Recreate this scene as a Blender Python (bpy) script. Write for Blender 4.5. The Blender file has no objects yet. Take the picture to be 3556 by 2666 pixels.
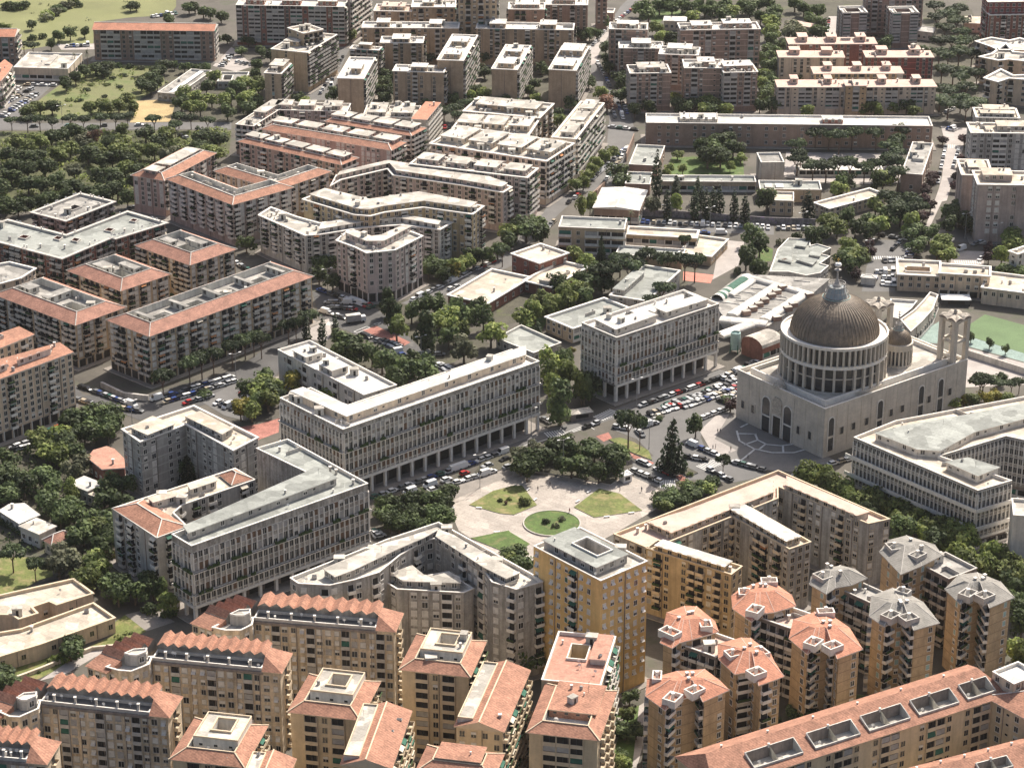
import bpy, math, random
from mathutils import Vector, Matrix
from mathutils.geometry import tessellate_polygon
random.seed(7)
SC = bpy.context.scene
COL = SC.collection
# ---------------------------------------------------------------- camera, sky, sun, exposure
CAM_Z = 355.0
PITCH = 23.3
cd = bpy.data.cameras.new('camera'); CAM = bpy.data.objects.new('camera', cd); COL.objects.link(CAM)
CAM.location = (0, 0, CAM_Z); CAM.rotation_euler = (math.radians(90 - PITCH), 0, 0)
cd.sensor_width = 36.0; cd.lens = 86.052; cd.clip_start = 5; cd.clip_end = 20000
SC.camera = CAM
SUN_EL, SUN_AZ = 47.0, 30.0           # degrees; azimuth from +Y (view direction) towards +X
w = bpy.data.worlds.new('World'); SC.world = w; w.use_nodes = True
nt = w.node_tree; bg = nt.nodes['Background']
sk = nt.nodes.new('ShaderNodeTexSky'); sk.sky_type = 'NISHITA'; sk.sun_disc = False
sk.sun_elevation = math.radians(SUN_EL); sk.sun_rotation = math.radians(SUN_AZ)
sk.air_density = 1.0; sk.dust_density = 5.0
nt.links.new(sk.outputs[0], bg.inputs[0]); bg.inputs[1].default_value = 0.1
sl = bpy.data.lights.new('sun', 'SUN'); sl.energy = 4.9; sl.angle = math.radians(0.5); sl.color = (1.0, 0.93, 0.83)
so = bpy.data.objects.new('sun', sl); COL.objects.link(so)
_e, _a = math.radians(SUN_EL), math.radians(SUN_AZ)
sd = Vector((math.cos(_e) * math.sin(_a), math.cos(_e) * math.cos(_a), math.sin(_e)))
so.rotation_euler = sd.to_track_quat('Z', 'Y').to_euler(); so.location = (0, 1200, 800)
SC.view_settings.view_transform = 'Standard'; SC.view_settings.look = 'None'
SC.view_settings.exposure = 0.58; SC.view_settings.gamma = 1.0
# ---------------------------------------------------------------- materials
MATS = {}
def srgb(r, g, b):
    f = lambda c: c / 12.92 if c <= 0.04045 else ((c + 0.055) / 1.055) ** 2.4
    return (f(r / 255), f(g / 255), f(b / 255), 1)
def mat(name, col, rough=0.85, noise=0.25, scale=0.25, streak=0.0, band=None, tile=False, metal=0.0, spots=None, spec=0.3, fine=0.0, patch=None, vary=0.0):
    """one weathered surface: colour broken by noise, optional vertical rain streaks, storey bands, roof tiles, blotches"""
    if name in MATS: return MATS[name]
    m = bpy.data.materials.new(name); m.use_nodes = True; MATS[name] = m
    t = m.node_tree; N = t.nodes.new; L = t.links.new
    p = t.nodes['Principled BSDF']; p.inputs['Roughness'].default_value = rough; p.inputs['Metallic'].default_value = metal
    p.inputs['Specular IOR Level'].default_value = spec
    if len(col) == 3: col = (*col, 1)
    if noise == 0:
        p.inputs['Base Color'].default_value = col; return m
    g = N('ShaderNodeNewGeometry')
    cur = None
    def mul(a, fac_out, lo, hi):
        r = N('ShaderNodeMapRange'); r.inputs[1].default_value = 0.3; r.inputs[2].default_value = 0.7
        r.inputs[3].default_value = lo; r.inputs[4].default_value = hi; L(fac_out, r.inputs[0])
        x = N('ShaderNodeVectorMath'); x.operation = 'SCALE'
        if a is None: x.inputs[0].default_value = col[:3]
        else: L(a, x.inputs[0])
        L(r.outputs[0], x.inputs['Scale']); return x.outputs[0]
    n1 = N('ShaderNodeTexNoise'); n1.inputs['Scale'].default_value = scale; n1.inputs['Detail'].default_value = 6; n1.inputs['Roughness'].default_value = 0.65
    L(g.outputs['Position'], n1.inputs['Vector'])
    cur = mul(None, n1.outputs[0], 1 - noise, 1 + noise)
    if fine:
        n3 = N('ShaderNodeTexNoise'); n3.inputs['Scale'].default_value = 1.7; n3.inputs['Detail'].default_value = 3
        L(g.outputs['Position'], n3.inputs['Vector']); cur = mul(cur, n3.outputs[0], 1 - fine, 1 + fine)
    if patch:                                            # sheets of roofing felt and slabs of different age
        vo = N('ShaderNodeTexVoronoi'); vo.inputs['Scale'].default_value = patch[0]; L(g.outputs['Position'], vo.inputs['Vector'])
        vo.distance = 'CHEBYCHEV'; sp = N('ShaderNodeSeparateColor'); L(vo.outputs['Color'], sp.inputs[0]); cur = mul(cur, sp.outputs[0], 1 - patch[1], 1 + patch[1] * .6)
        mp = N('ShaderNodeMapping'); mp.inputs['Rotation'].default_value = (0, 0, .65); L(g.outputs['Position'], mp.inputs[0])
        br = N('ShaderNodeTexBrick'); L(mp.outputs[0], br.inputs['Vector']); br.inputs['Scale'].default_value = 1.0; br.inputs['Brick Width'].default_value = 5.2; br.inputs['Row Height'].default_value = 2.1
        br.inputs['Mortar Size'].default_value = .07; br.inputs['Color1'].default_value = (.72, .72, .72, 1); br.inputs['Color2'].default_value = (.5, .5, .5, 1); br.inputs['Mortar'].default_value = (.28, .28, .28, 1)
        cur = mul(cur, br.outputs['Color'], .74, 1.04)
    if vary:                                             # each plant a little different
        oi = N('ShaderNodeObjectInfo'); cur = mul(cur, oi.outputs['Random'], 1 - vary, 1 + vary)
        nv = N('ShaderNodeTexNoise'); nv.inputs['Scale'].default_value = .07; L(g.outputs['Position'], nv.inputs['Vector']); cur = mul(cur, nv.outputs[0], 1 - vary, 1 + vary)
    if streak:
        mp = N('ShaderNodeMapping'); mp.inputs['Scale'].default_value = (0.9, 0.9, 0.07); L(g.outputs['Position'], mp.inputs[0])
        n2 = N('ShaderNodeTexNoise'); n2.inputs['Scale'].default_value = 1.0; n2.inputs['Detail'].default_value = 4; L(mp.outputs[0], n2.inputs['Vector'])
        cur = mul(cur, n2.outputs[0], 1 - streak, 1 + streak * 0.5)
    if tile:
        w_ = N('ShaderNodeTexWave'); w_.bands_direction = 'DIAGONAL'; w_.inputs['Scale'].default_value = 0.55; w_.inputs['Distortion'].default_value = 1.5
        L(g.outputs['Position'], w_.inputs['Vector']); cur = mul(cur, w_.outputs['Fac'], 0.9, 1.06)
    if band:
        bh, bw, bf, z0 = band
        s = N('ShaderNodeSeparateXYZ'); L(g.outputs['Position'], s.inputs[0])
        a = N('ShaderNodeMath'); a.operation = 'SUBTRACT'; L(s.outputs[2], a.inputs[0]); a.inputs[1].default_value = z0
        b = N('ShaderNodeMath'); b.operation = 'FLOORED_MODULO'; L(a.outputs[0], b.inputs[0]); b.inputs[1].default_value = bh
        c = N('ShaderNodeMath'); c.operation = 'LESS_THAN'; L(b.outputs[0], c.inputs[0]); c.inputs[1].default_value = bw
        mx = N('ShaderNodeMix'); mx.data_type = 'RGBA'; L(c.outputs[0], mx.inputs[0]); L(cur, mx.inputs[6])
        mx.inputs[7].default_value = (min(1, col[0] * bf), min(1, col[1] * bf), min(1, col[2] * bf), 1); cur = mx.outputs[2]
    if spots:
        sc_, thr, scol = spots
        n4 = N('ShaderNodeTexNoise'); n4.inputs['Scale'].default_value = sc_; n4.inputs['Detail'].default_value = 8; n4.inputs['Roughness'].default_value = 0.7
        L(g.outputs['Position'], n4.inputs['Vector'])
        r = N('ShaderNodeMapRange'); r.inputs[1].default_value = thr; r.inputs[2].default_value = thr + 0.12; L(n4.outputs[0], r.inputs[0])
        mx = N('ShaderNodeMix'); mx.data_type = 'RGBA'; L(r.outputs[0], mx.inputs[0]); L(cur, mx.inputs[6]); mx.inputs[7].default_value = (*scol, 1); cur = mx.outputs[2]
    L(cur, p.inputs['Base Color'])
    return m
def M_(n): return MATS[n]
F3 = (3.1, 0.32, 1.28, 0.0)
# walls
mat('kerb_stone', (.42, .39, .35), noise=.2, scale=.4)
mat('sidewalk_paving', (.24, .215, .19), noise=.2, scale=.2, fine=.12, spots=(.3, .6, (.22, .19, .16)))
mat('grey_stucco', (0.44, 0.41, 0.37), streak=.28, noise=.2, fine=.08)
mat('grey_panel', (0.37, 0.35, 0.32), streak=.2, noise=.22, band=(3.1, .3, 1.3, 0))
mat('white_stone', (0.60, 0.56, 0.50), streak=.2, noise=.14, fine=.06)
mat('travertine', (0.54, 0.485, 0.41), streak=.12, noise=.16, fine=.08, band=(1.9, .1, .86, 0), spots=(.25, .63, (.40, .35, .29)))
mat('tan_brick', (0.40, 0.30, 0.21), streak=.15, noise=.18, fine=.1)
mat('orange_brick', (0.46, 0.335, 0.205), streak=.15, noise=.2, fine=.1, band=(3.05, .18, .55, 0))
mat('pinkish_stucco', (0.50, 0.40, 0.36), streak=.25, noise=.18, fine=.08)
mat('mauve_stucco', (0.40, 0.325, 0.29), streak=.25, noise=.2, fine=.08)
mat('rose_stucco', (0.46, 0.33, 0.28), streak=.2, noise=.18, fine=.08)
mat('red_brick', (0.25, 0.115, 0.085), streak=.18, noise=.2, fine=.12)
mat('brown_brick', (0.30, 0.205, 0.16), streak=.18, noise=.2, fine=.1)
mat('brown_frame', (0.31, 0.22, 0.175), streak=.15, noise=.2, fine=.1, band=(3.05, .3, 2.0, 0))
mat('maroon_brick', (0.22, 0.07, 0.06), streak=.15, noise=.2, fine=.1, band=(3.05, .25, 2.6, 0))
mat('worn_grey', (0.375, 0.35, 0.315), streak=.38, noise=.25, fine=.14, spots=(.3, .62, (.22, .19, .16)))
mat('ochre_stucco', (0.67, 0.46, 0.20), streak=.14, noise=.12, fine=.05)
mat('yellow_stucco', (0.48, 0.37, 0.225), streak=.25, noise=.16, fine=.06)
mat('cream_stucco', (0.60, 0.50, 0.39), streak=.2, noise=.14, fine=.05)
mat('peach_stucco', (0.60, 0.47, 0.34), streak=.2, noise=.16, fine=.06)
mat('stained_stucco', (0.57, 0.47, 0.345), streak=.42, noise=.3, fine=.15, scale=.12, spots=(.13, .60, (.36, .21, .08)))
mat('stained_panel', (0.40, 0.365, 0.32), streak=.5, noise=.3, fine=.2, scale=.2, spots=(.35, .56, (.19, .155, .12)))
mat('tower_cream', (0.60, 0.48, 0.32), streak=.15, noise=.12, fine=.05)
mat('sage_white', (0.55, 0.53, 0.48), streak=.25, noise=.16, fine=.06)
mat('school_brick', (0.32, 0.225, 0.175), streak=.15, noise=.2, fine=.1)
mat('sand_brick', (0.48, 0.37, 0.25), streak=.15, noise=.18, fine=.1)
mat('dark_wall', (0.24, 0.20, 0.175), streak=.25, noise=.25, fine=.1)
# roofs and trims
mat('pale_roof', (0.47, 0.435, 0.38), patch=(.22, .25), noise=.25, scale=.18, fine=.1, spots=(.22, .60, (.28, .25, .22)))
mat('white_roof', (0.60, 0.575, 0.53), patch=(.18, .2), noise=.18, scale=.2, fine=.08, spots=(.25, .60, (.36, .33, .29)))
mat('cream_roof', (0.54, 0.47, 0.38), patch=(.2, .2), noise=.18, scale=.2, fine=.1, spots=(.14, .56, (.36, .29, .21)))
mat('green_roof', (0.29, 0.30, 0.275), patch=(.2, .22), noise=.2, scale=.2, fine=.1, spots=(.2, .58, (.20, .21, .20)))
mat('grey_roof', (0.31, 0.295, 0.27), patch=(.25, .25), noise=.25, scale=.2, fine=.12, spots=(.25, .58, (.18, .17, .16)))
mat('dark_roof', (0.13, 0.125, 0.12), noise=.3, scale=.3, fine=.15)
mat('pink_roof', (0.55, 0.40, 0.33), noise=.2, scale=.2, fine=.1, spots=(.2, .6, (.4, .36, .32)))
mat('terrace_tile', (0.42, 0.22, 0.16), noise=.25, scale=.4, fine=.15)
mat('roof_tile', (0.34, 0.172, 0.115), noise=.3, scale=.3, fine=.28, tile=True, spots=(.35, .60, (.24, .125, .09)))
mat('roof_tile_bright', (0.43, 0.195, 0.125), noise=.24, scale=.3, fine=.24, tile=True, spots=(.3, .62, (.34, .16, .11)))
mat('roof_tile_old', (0.32, 0.165, 0.12), noise=.3, scale=.3, fine=.26, tile=True)
mat('slate_tile', (0.25, 0.235, 0.21), noise=.25, scale=.3, fine=.15, tile=True)
mat('white_trim', (0.70, 0.66, 0.60), noise=.12, scale=.6, fine=.06)
mat('grey_trim', (0.47, 0.44, 0.40), noise=.2, scale=.5, fine=.08)
mat('cream_trim', (0.60, 0.49, 0.35), noise=.15, scale=.5)
mat('dark_metal', (0.05, 0.05, 0.052), rough=.5, noise=.2)
mat('glass', (0.022, 0.024, 0.028), rough=.12, noise=.3, scale=.9, spec=.6)
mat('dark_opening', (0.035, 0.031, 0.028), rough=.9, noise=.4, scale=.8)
mat('shutter_white', (0.60, 0.57, 0.52), noise=.2, scale=.7)
mat('shutter_grey', (0.37, 0.35, 0.33), noise=.25, scale=.7)
mat('shutter_brown', (0.16, 0.10, 0.065), noise=.25, scale=.7)
mat('shutter_green', (0.055, 0.13, 0.095), noise=.25, scale=.7)
mat('shutter_teal', (0.30, 0.42, 0.40), noise=.2, scale=.7)
mat('awning_green', (0.04, 0.13, 0.09), noise=.25, scale=.7)
mat('awning_orange', (0.50, 0.22, 0.09), noise=.25, scale=.7)
mat('awning_red', (0.28, 0.05, 0.05), noise=.25, scale=.7)
mat('awning_cream', (0.6, 0.54, 0.44), noise=.2, scale=.7)
mat('plant_green', (0.045, 0.075, 0.025), noise=.4, scale=1.5)
mat('solar_panel', (0.52, 0.55, 0.60), rough=.25, noise=.12, scale=.5)
mat('skylight', (0.68, 0.68, 0.67), noise=.1, rough=.4)
mat('dish_white', (0.72, 0.71, 0.69), noise=.08)
# ---------------------------------------------------------------- mesh builder and object helpers
class MB:
    def __init__(s): s.v = []; s.f = []; s.m = []
    def face(s, pts, mi=0):
        n = len(s.v); s.v += [tuple(p) for p in pts]; s.f.append(tuple(range(n, n + len(pts)))); s.m.append(mi)
    def box(s, x0, y0, z0, x1, y1, z1, mi=0, top=None, bottom=True):
        n = len(s.v)
        s.v += [(x0, y0, z0), (x1, y0, z0), (x1, y1, z0), (x0, y1, z0), (x0, y0, z1), (x1, y0, z1), (x1, y1, z1), (x0, y1, z1)]
        fs = [(0, 1, 5, 4), (1, 2, 6, 5), (2, 3, 7, 6), (3, 0, 4, 7), (4, 5, 6, 7)] + ([(3, 2, 1, 0)] if bottom else [])
        for k, q in enumerate(fs):
            s.f.append(tuple(n + i for i in q)); s.m.append(top if (k == 4 and top is not None) else mi)
    def obox(s, c, d, l, wd, z0, z1, mi=0, top=None):
        """box with centre c (x,y), along direction d, length l, width wd"""
        dx, dy = d; nx, ny = -dy, dx; x, y = c
        P = [(x - dx * l / 2 - nx * wd / 2, y - dy * l / 2 - ny * wd / 2), (x + dx * l / 2 - nx * wd / 2, y + dy * l / 2 - ny * wd / 2),
             (x + dx * l / 2 + nx * wd / 2, y + dy * l / 2 + ny * wd / 2), (x - dx * l / 2 + nx * wd / 2, y - dy * l / 2 + ny * wd / 2)]
        s.prism(P, z0, z1, mi, mi if top is None else top)
    def walls(s, poly, z0, z1, mi=0, inward=False):
        k = len(poly)
        for i in range(k):
            a, b = poly[i], poly[(i + 1) % k]
            q = [(a[0], a[1], z0), (b[0], b[1], z0), (b[0], b[1], z1), (a[0], a[1], z1)]
            s.face(q[::-1] if inward else q, mi)
    def cap(s, poly, z, mi=0, holes=(), down=False):
        if not holes:
            q = [(x, y, z) for x, y in poly]; s.face(q[::-1] if down else q, mi); return
        allp = [Vector((x, y, 0)) for x, y in poly]; loops = [allp]
        for h in holes: loops.append([Vector((x, y, 0)) for x, y in h])
        flat = [p for l in loops for p in l]
        for tri in tessellate_polygon(loops):
            a, b, c = (flat[i] for i in tri)
            if (b - a).cross(c - a).z < 0: b, c = c, b
            s.face([(p.x, p.y, z) for p in (a, b, c)], mi)
    def prism(s, poly, z0, z1, mi=0, top=None):
        s.walls(poly, z0, z1, mi); s.cap(poly, z1, mi if top is None else top); s.cap(poly, z0, mi, down=True)
    def lathe(s, prof, n=24, mi=0, cx=0, cy=0, a0=0.0):
        base = len(s.v)
        for r, z in prof:
            for k in range(n):
                a = a0 + 2 * math.pi * k / n; s.v.append((cx + r * math.cos(a), cy + r * math.sin(a), z))
        for j in range(len(prof) - 1):
            for k in range(n):
                k2 = (k + 1) % n
                s.f.append((base + j * n + k, base + j * n + k2, base + (j + 1) * n + k2, base + (j + 1) * n + k)); s.m.append(mi)
    def bar(s, a, b, wd, mi=0):
        a, b = Vector(a), Vector(b); d = (b - a).normalized()
        u = d.cross(Vector((0, 0, 1))); u = u.normalized() if u.length > 1e-4 else Vector((1, 0, 0)); v = d.cross(u)
        n = len(s.v)
        for p in (a, b):
            for su, sv in ((-1, -1), (1, -1), (1, 1), (-1, 1)): s.v.append(tuple(p + u * su * wd / 2 + v * sv * wd / 2))
        for q in ((0, 1, 5, 4), (1, 2, 6, 5), (2, 3, 7, 6), (3, 0, 4, 7), (4, 5, 6, 7), (3, 2, 1, 0)):
            s.f.append(tuple(n + i for i in q)); s.m.append(mi)
    def mesh(s, name, mats):
        me = bpy.data.meshes.new(name); me.from_pydata(s.v, [], s.f)
        for m in mats: me.materials.append(M_(m) if isinstance(m, str) else m)
        if len(mats) > 1: me.polygons.foreach_set('material_index', s.m)
        me.update(); return me
    def build(s, name, mats, parent=None, loc=None, rz=0.0):
        return link(name, s.mesh(name, mats if isinstance(mats, (list, tuple)) else [mats]), parent, loc, rz)
def link(name, me, parent=None, loc=None, rz=0.0):
    o = bpy.data.objects.new(name, me); COL.objects.link(o)
    if parent: o.parent = parent
    if loc: o.location = loc
    if rz: o.rotation_euler = (0, 0, rz)
    return o
def tag(o, label=None, cat=None, group=None, kind=None):
    if label: o['label'] = label
    if cat: o['category'] = cat
    if group: o['group'] = group
    if kind: o['kind'] = kind
    return o
def thing(name, label, cat, loc, group=None, rz=0.0):
    o = bpy.data.objects.new(name, None); o.empty_display_size = 1; COL.objects.link(o)
    o.location = loc; o.rotation_euler = (0, 0, rz); return tag(o, label, cat, group)
# ---------------------------------------------------------------- plane geometry
def offset(poly, d):
    """parallel polygon, d > 0 inwards (poly counter-clockwise)"""
    n = len(poly); out = []
    for i in range(n):
        p, c, q = Vector(poly[i - 1]), Vector(poly[i]), Vector(poly[(i + 1) % n])
        e1 = (c - p).normalized(); e2 = (q - c).normalized()
        n1 = Vector((-e1.y, e1.x)); n2 = Vector((-e2.y, e2.x)); b = n1 + n2
        if b.length < 1e-3: b = n1
        b.normalize(); k = d / max(0.35, b.dot(n1)); out.append((c.x + b.x * k, c.y + b.y * k))
    return out
def area(p): return sum(p[i - 1][0] * p[i][1] - p[i][0] * p[i - 1][1] for i in range(len(p))) / 2
def ccw(p): return list(p) if area(p) > 0 else list(p)[::-1]
def uvq(P, u, v): return (P[0][0] + u * (P[1][0] - P[0][0]) + v * (P[3][0] - P[0][0]), P[0][1] + u * (P[1][1] - P[0][1]) + v * (P[3][1] - P[0][1]))
def inside(p, poly):
    x, y = p; c = False
    for i in range(len(poly)):
        (x1, y1), (x2, y2) = poly[i - 1], poly[i]
        if (y1 > y) != (y2 > y) and x < (x2 - x1) * (y - y1) / (y2 - y1) + x1: c = not c
    return c
# ---------------------------------------------------------------- facade elements: one mesh of each kind and trim, shared by all copies
TPL = {}
def tpl(kind, trim):
    k = (kind, trim)
    if k in TPL: return TPL[k]
    m = MB(); ms = ['glass', trim, 'shutter_white']
    if kind.startswith('win'):                       # unit width and height
        sh = {'win': None, 'win_shut': 'shutter_white', 'win_half': 'shutter_white', 'win_grey': 'shutter_grey', 'win_brown': 'shutter_brown',
              'win_green': 'shutter_green', 'win_teal': 'shutter_teal', 'win_tilt': 'shutter_white'}[kind]
        if sh: ms[2] = sh
        m.box(-.5, -.06, 0, .5, .05, 1, 0)
        m.box(-.56, -.11, 0, -.5, .05, 1, 1); m.box(.5, -.11, 0, .56, .05, 1, 1); m.box(-.56, -.11, 1, .56, .05, 1.06, 1); m.box(-.6, -.2, -.07, .6, .05, 0, 1)
        m.box(-.03, -.085, 0, .03, .0, 1, 1)
        if kind in ('win_shut', 'win_grey', 'win_brown', 'win_green', 'win_teal'): m.box(-.5, -.1, .03, .5, .0, 1, 2)
        if kind == 'win_half': m.box(-.5, -.1, .52, .5, .0, 1, 2)
        if kind == 'win_tilt':
            m.box(-.5, -.1, .55, .5, 0, 1, 2)
            m.face([(-.5, -.75, .12), (.5, -.75, .12), (.5, -.1, .56), (-.5, -.1, .56)], 2); m.face([(-.5, -.1, .55), (.5, -.1, .55), (.5, -.75, .11), (-.5, -.75, .11)], 2)
    elif kind.startswith('bal'):                     # unit width, real depth and height; floor at z = 0
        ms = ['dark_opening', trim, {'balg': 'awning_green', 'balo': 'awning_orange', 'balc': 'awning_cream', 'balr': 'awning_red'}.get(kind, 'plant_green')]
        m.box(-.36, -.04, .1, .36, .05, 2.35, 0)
        m.box(-.40, -.08, .1, -.36, .05, 2.35, 1); m.box(.36, -.08, .1, .40, .05, 2.35, 1)
        m.box(-.48, -1.25, -.1, .48, .02, .1, 1)
        if kind == 'balp':
            m.box(-.48, -1.25, .1, .48, -1.17, .95, 1)
            for s in (-.48, .45): m.box(s, -1.17, .1, s + .03, 0, .95, 1)
        else:
            m.box(-.48, -1.25, .1, .48, -1.2, .5 if kind == 'balv' else .95, 1 if kind in ('balg', 'balo', 'balc', 'balr') else 0)
            for s in (-.48, .455): m.box(s, -1.2, .1, s + .025, 0, .95, 0)
            if kind == 'balv':
                m.box(-.44, -1.4, .45, .44, -1.15, .98, 2)
        if kind in ('balg', 'balo', 'balc', 'balr'):
            m.face([(-.45, -1.2, 1.75), (.45, -1.2, 1.75), (.45, 0, 2.5), (-.45, 0, 2.5)], 2); m.face([(-.45, 0, 2.48), (.45, 0, 2.48), (.45, -1.2, 1.73), (-.45, -1.2, 1.73)], 2)
    elif kind.startswith('log'):                     # wide loggia: shade of a recess painted as a dark panel, behind a parapet
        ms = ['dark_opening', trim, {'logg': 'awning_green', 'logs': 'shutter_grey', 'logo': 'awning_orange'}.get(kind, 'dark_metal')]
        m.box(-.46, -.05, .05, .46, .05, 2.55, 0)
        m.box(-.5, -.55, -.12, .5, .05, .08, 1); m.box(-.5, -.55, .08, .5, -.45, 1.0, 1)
        m.box(-.5, -.5, .08, -.46, .02, 2.7, 1); m.box(.46, -.5, .08, .5, .02, 2.7, 1)
        if kind == 'log': m.box(-.02, -.4, 1, .02, -.03, 2.55, 2)
        if kind == 'logg' or kind == 'logo': m.face([(-.46, -.62, 1.25), (.46, -.62, 1.25), (.46, -.06, 2.55), (-.46, -.06, 2.55)], 2)
        if kind == 'logs': m.box(-.46, -.3, 1.0, .46, -.22, 2.55, 2)
    elif kind == 'shop':
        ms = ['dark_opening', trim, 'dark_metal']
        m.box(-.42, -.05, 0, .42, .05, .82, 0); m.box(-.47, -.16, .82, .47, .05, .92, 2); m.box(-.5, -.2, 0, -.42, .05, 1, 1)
    elif kind == 'pipe':
        ms = ['dark_wall']; m.box(-.09, -.2, 0, .09, -.02, 1, 0)
    elif kind == 'slot':
        m.box(-.5, -.04, 0, .5, .05, 1, 0); m.box(-.55, -.1, -.08, .55, .05, 0, 1)
    me = m.mesh(kind, ms); me['src'] = 1
    TPL[k] = me; return me
NAME = {'win': 'window', 'bal': 'balcony', 'log': 'loggia', 'sho': 'shop_front', 'slo': 'stair_window', 'pip': 'drainpipe', 'fin': 'pilaster', 'led': 'ledge', 'col': 'column'}
WINMIX = {'m': [('win', 4), ('win_shut', 4), ('win_half', 3), ('win_grey', 2)], 's': [('win_shut', 6), ('win_half', 3), ('win', 1)],
          'w': [('win', 8), ('win_half', 2)], 't': [('win_tilt', 5), ('win_shut', 2), ('win_half', 2), ('win', 1)], 'd': [('win', 5), ('win_brown', 4), ('win_half', 1)],
          'n': [('win_green', 2), ('win', 4), ('win_half', 2), ('win_brown', 1)], 'c': [('win_teal', 5), ('win', 3), ('win_half', 2)],
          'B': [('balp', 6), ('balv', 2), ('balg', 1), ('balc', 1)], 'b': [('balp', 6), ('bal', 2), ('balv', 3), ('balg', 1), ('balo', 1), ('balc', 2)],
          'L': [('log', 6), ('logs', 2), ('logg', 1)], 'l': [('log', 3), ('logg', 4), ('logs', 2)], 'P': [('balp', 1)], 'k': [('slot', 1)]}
def pick(ch):
    o = WINMIX[ch]; r = random.random() * sum(x[1] for x in o)
    for n, wt in o:
        r -= wt
        if r <= 0: return n
    return o[-1][0]
WINSIZE = {'m': (1.5, 1.7, .8), 's': (1.6, 1.8, .75), 'w': (1.35, 1.6, .85), 't': (1.2, 1.5, .9), 'd': (1.1, 1.5, .9), 'n': (1.1, 1.5, .9), 'c': (1.1, 1.5, .9), 'k': (.9, .6, 1.2)}
def facade(els, p, q, z0, fh, nf, pat, bay, trim, skip=()):
    """fill the wall p-q with rows of windows, balconies and loggias"""
    d = Vector(q) - Vector(p); L = d.length
    if L < 2.2: return
    d.normalize(); ang = math.atan2(d.y, d.x); n = max(1, round(L / bay)); bw = L / n
    for i in range(n):
        ch = pat[i % len(pat)]
        if ch == '.': continue
        x, y = p[0] + d.x * bw * (i + .5), p[1] + d.y * bw * (i + .5)
        kw = None
        for k in range(nf):
            if k in skip: continue
            z = z0 + k * fh
            if ch in WINSIZE:
                if ch == 'w' and random.random() < .04: continue
                sw, sh, sz = WINSIZE[ch]; els.append((pick(ch), trim, x, y, z + sz, ang, min(sw, bw * .62), sh))
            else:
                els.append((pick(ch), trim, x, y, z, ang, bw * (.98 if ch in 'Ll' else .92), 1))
def place(els, root, cap=100):
    """copies of the facade elements as parts of their building; past the hundred nearest of one kind the rest is one part"""
    ox, oy = root.location.x, root.location.y
    by = {}
    for e in els: by.setdefault(NAME[e[0][:3]], []).append(e)
    for nm, es in by.items():
        es.sort(key=lambda e: (e[2] ** 2 + e[3] ** 2))
        for kind, trim, x, y, z, a, sw, sh in es[:cap]:
            o = link(nm, tpl(kind, trim), root, (x - ox, y - oy, z), a); o.scale = (sw, 1, sh)
        rest = es[cap:]
        if rest:
            m = MB(); ms = []; idx = {}
            for kind, trim, x, y, z, a, sw, sh in rest:
                me = tpl(kind, trim); n = len(m.v); ca, sa = math.cos(a), math.sin(a)
                for v in me.vertices:
                    vx, vy, vz = v.co.x * sw, v.co.y, v.co.z * sh; m.v.append((x - ox + vx * ca - vy * sa, y - oy + vx * sa + vy * ca, z + vz))
                mm = []
                for mt in me.materials:
                    if mt.name not in idx: idx[mt.name] = len(ms); ms.append(mt)
                    mm.append(idx[mt.name])
                for p_ in me.polygons: m.f.append(tuple(n + i for i in p_.vertices)); m.m.append(mm[p_.material_index])
            tag(m.build(nm, ms, root), kind='stuff')
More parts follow.
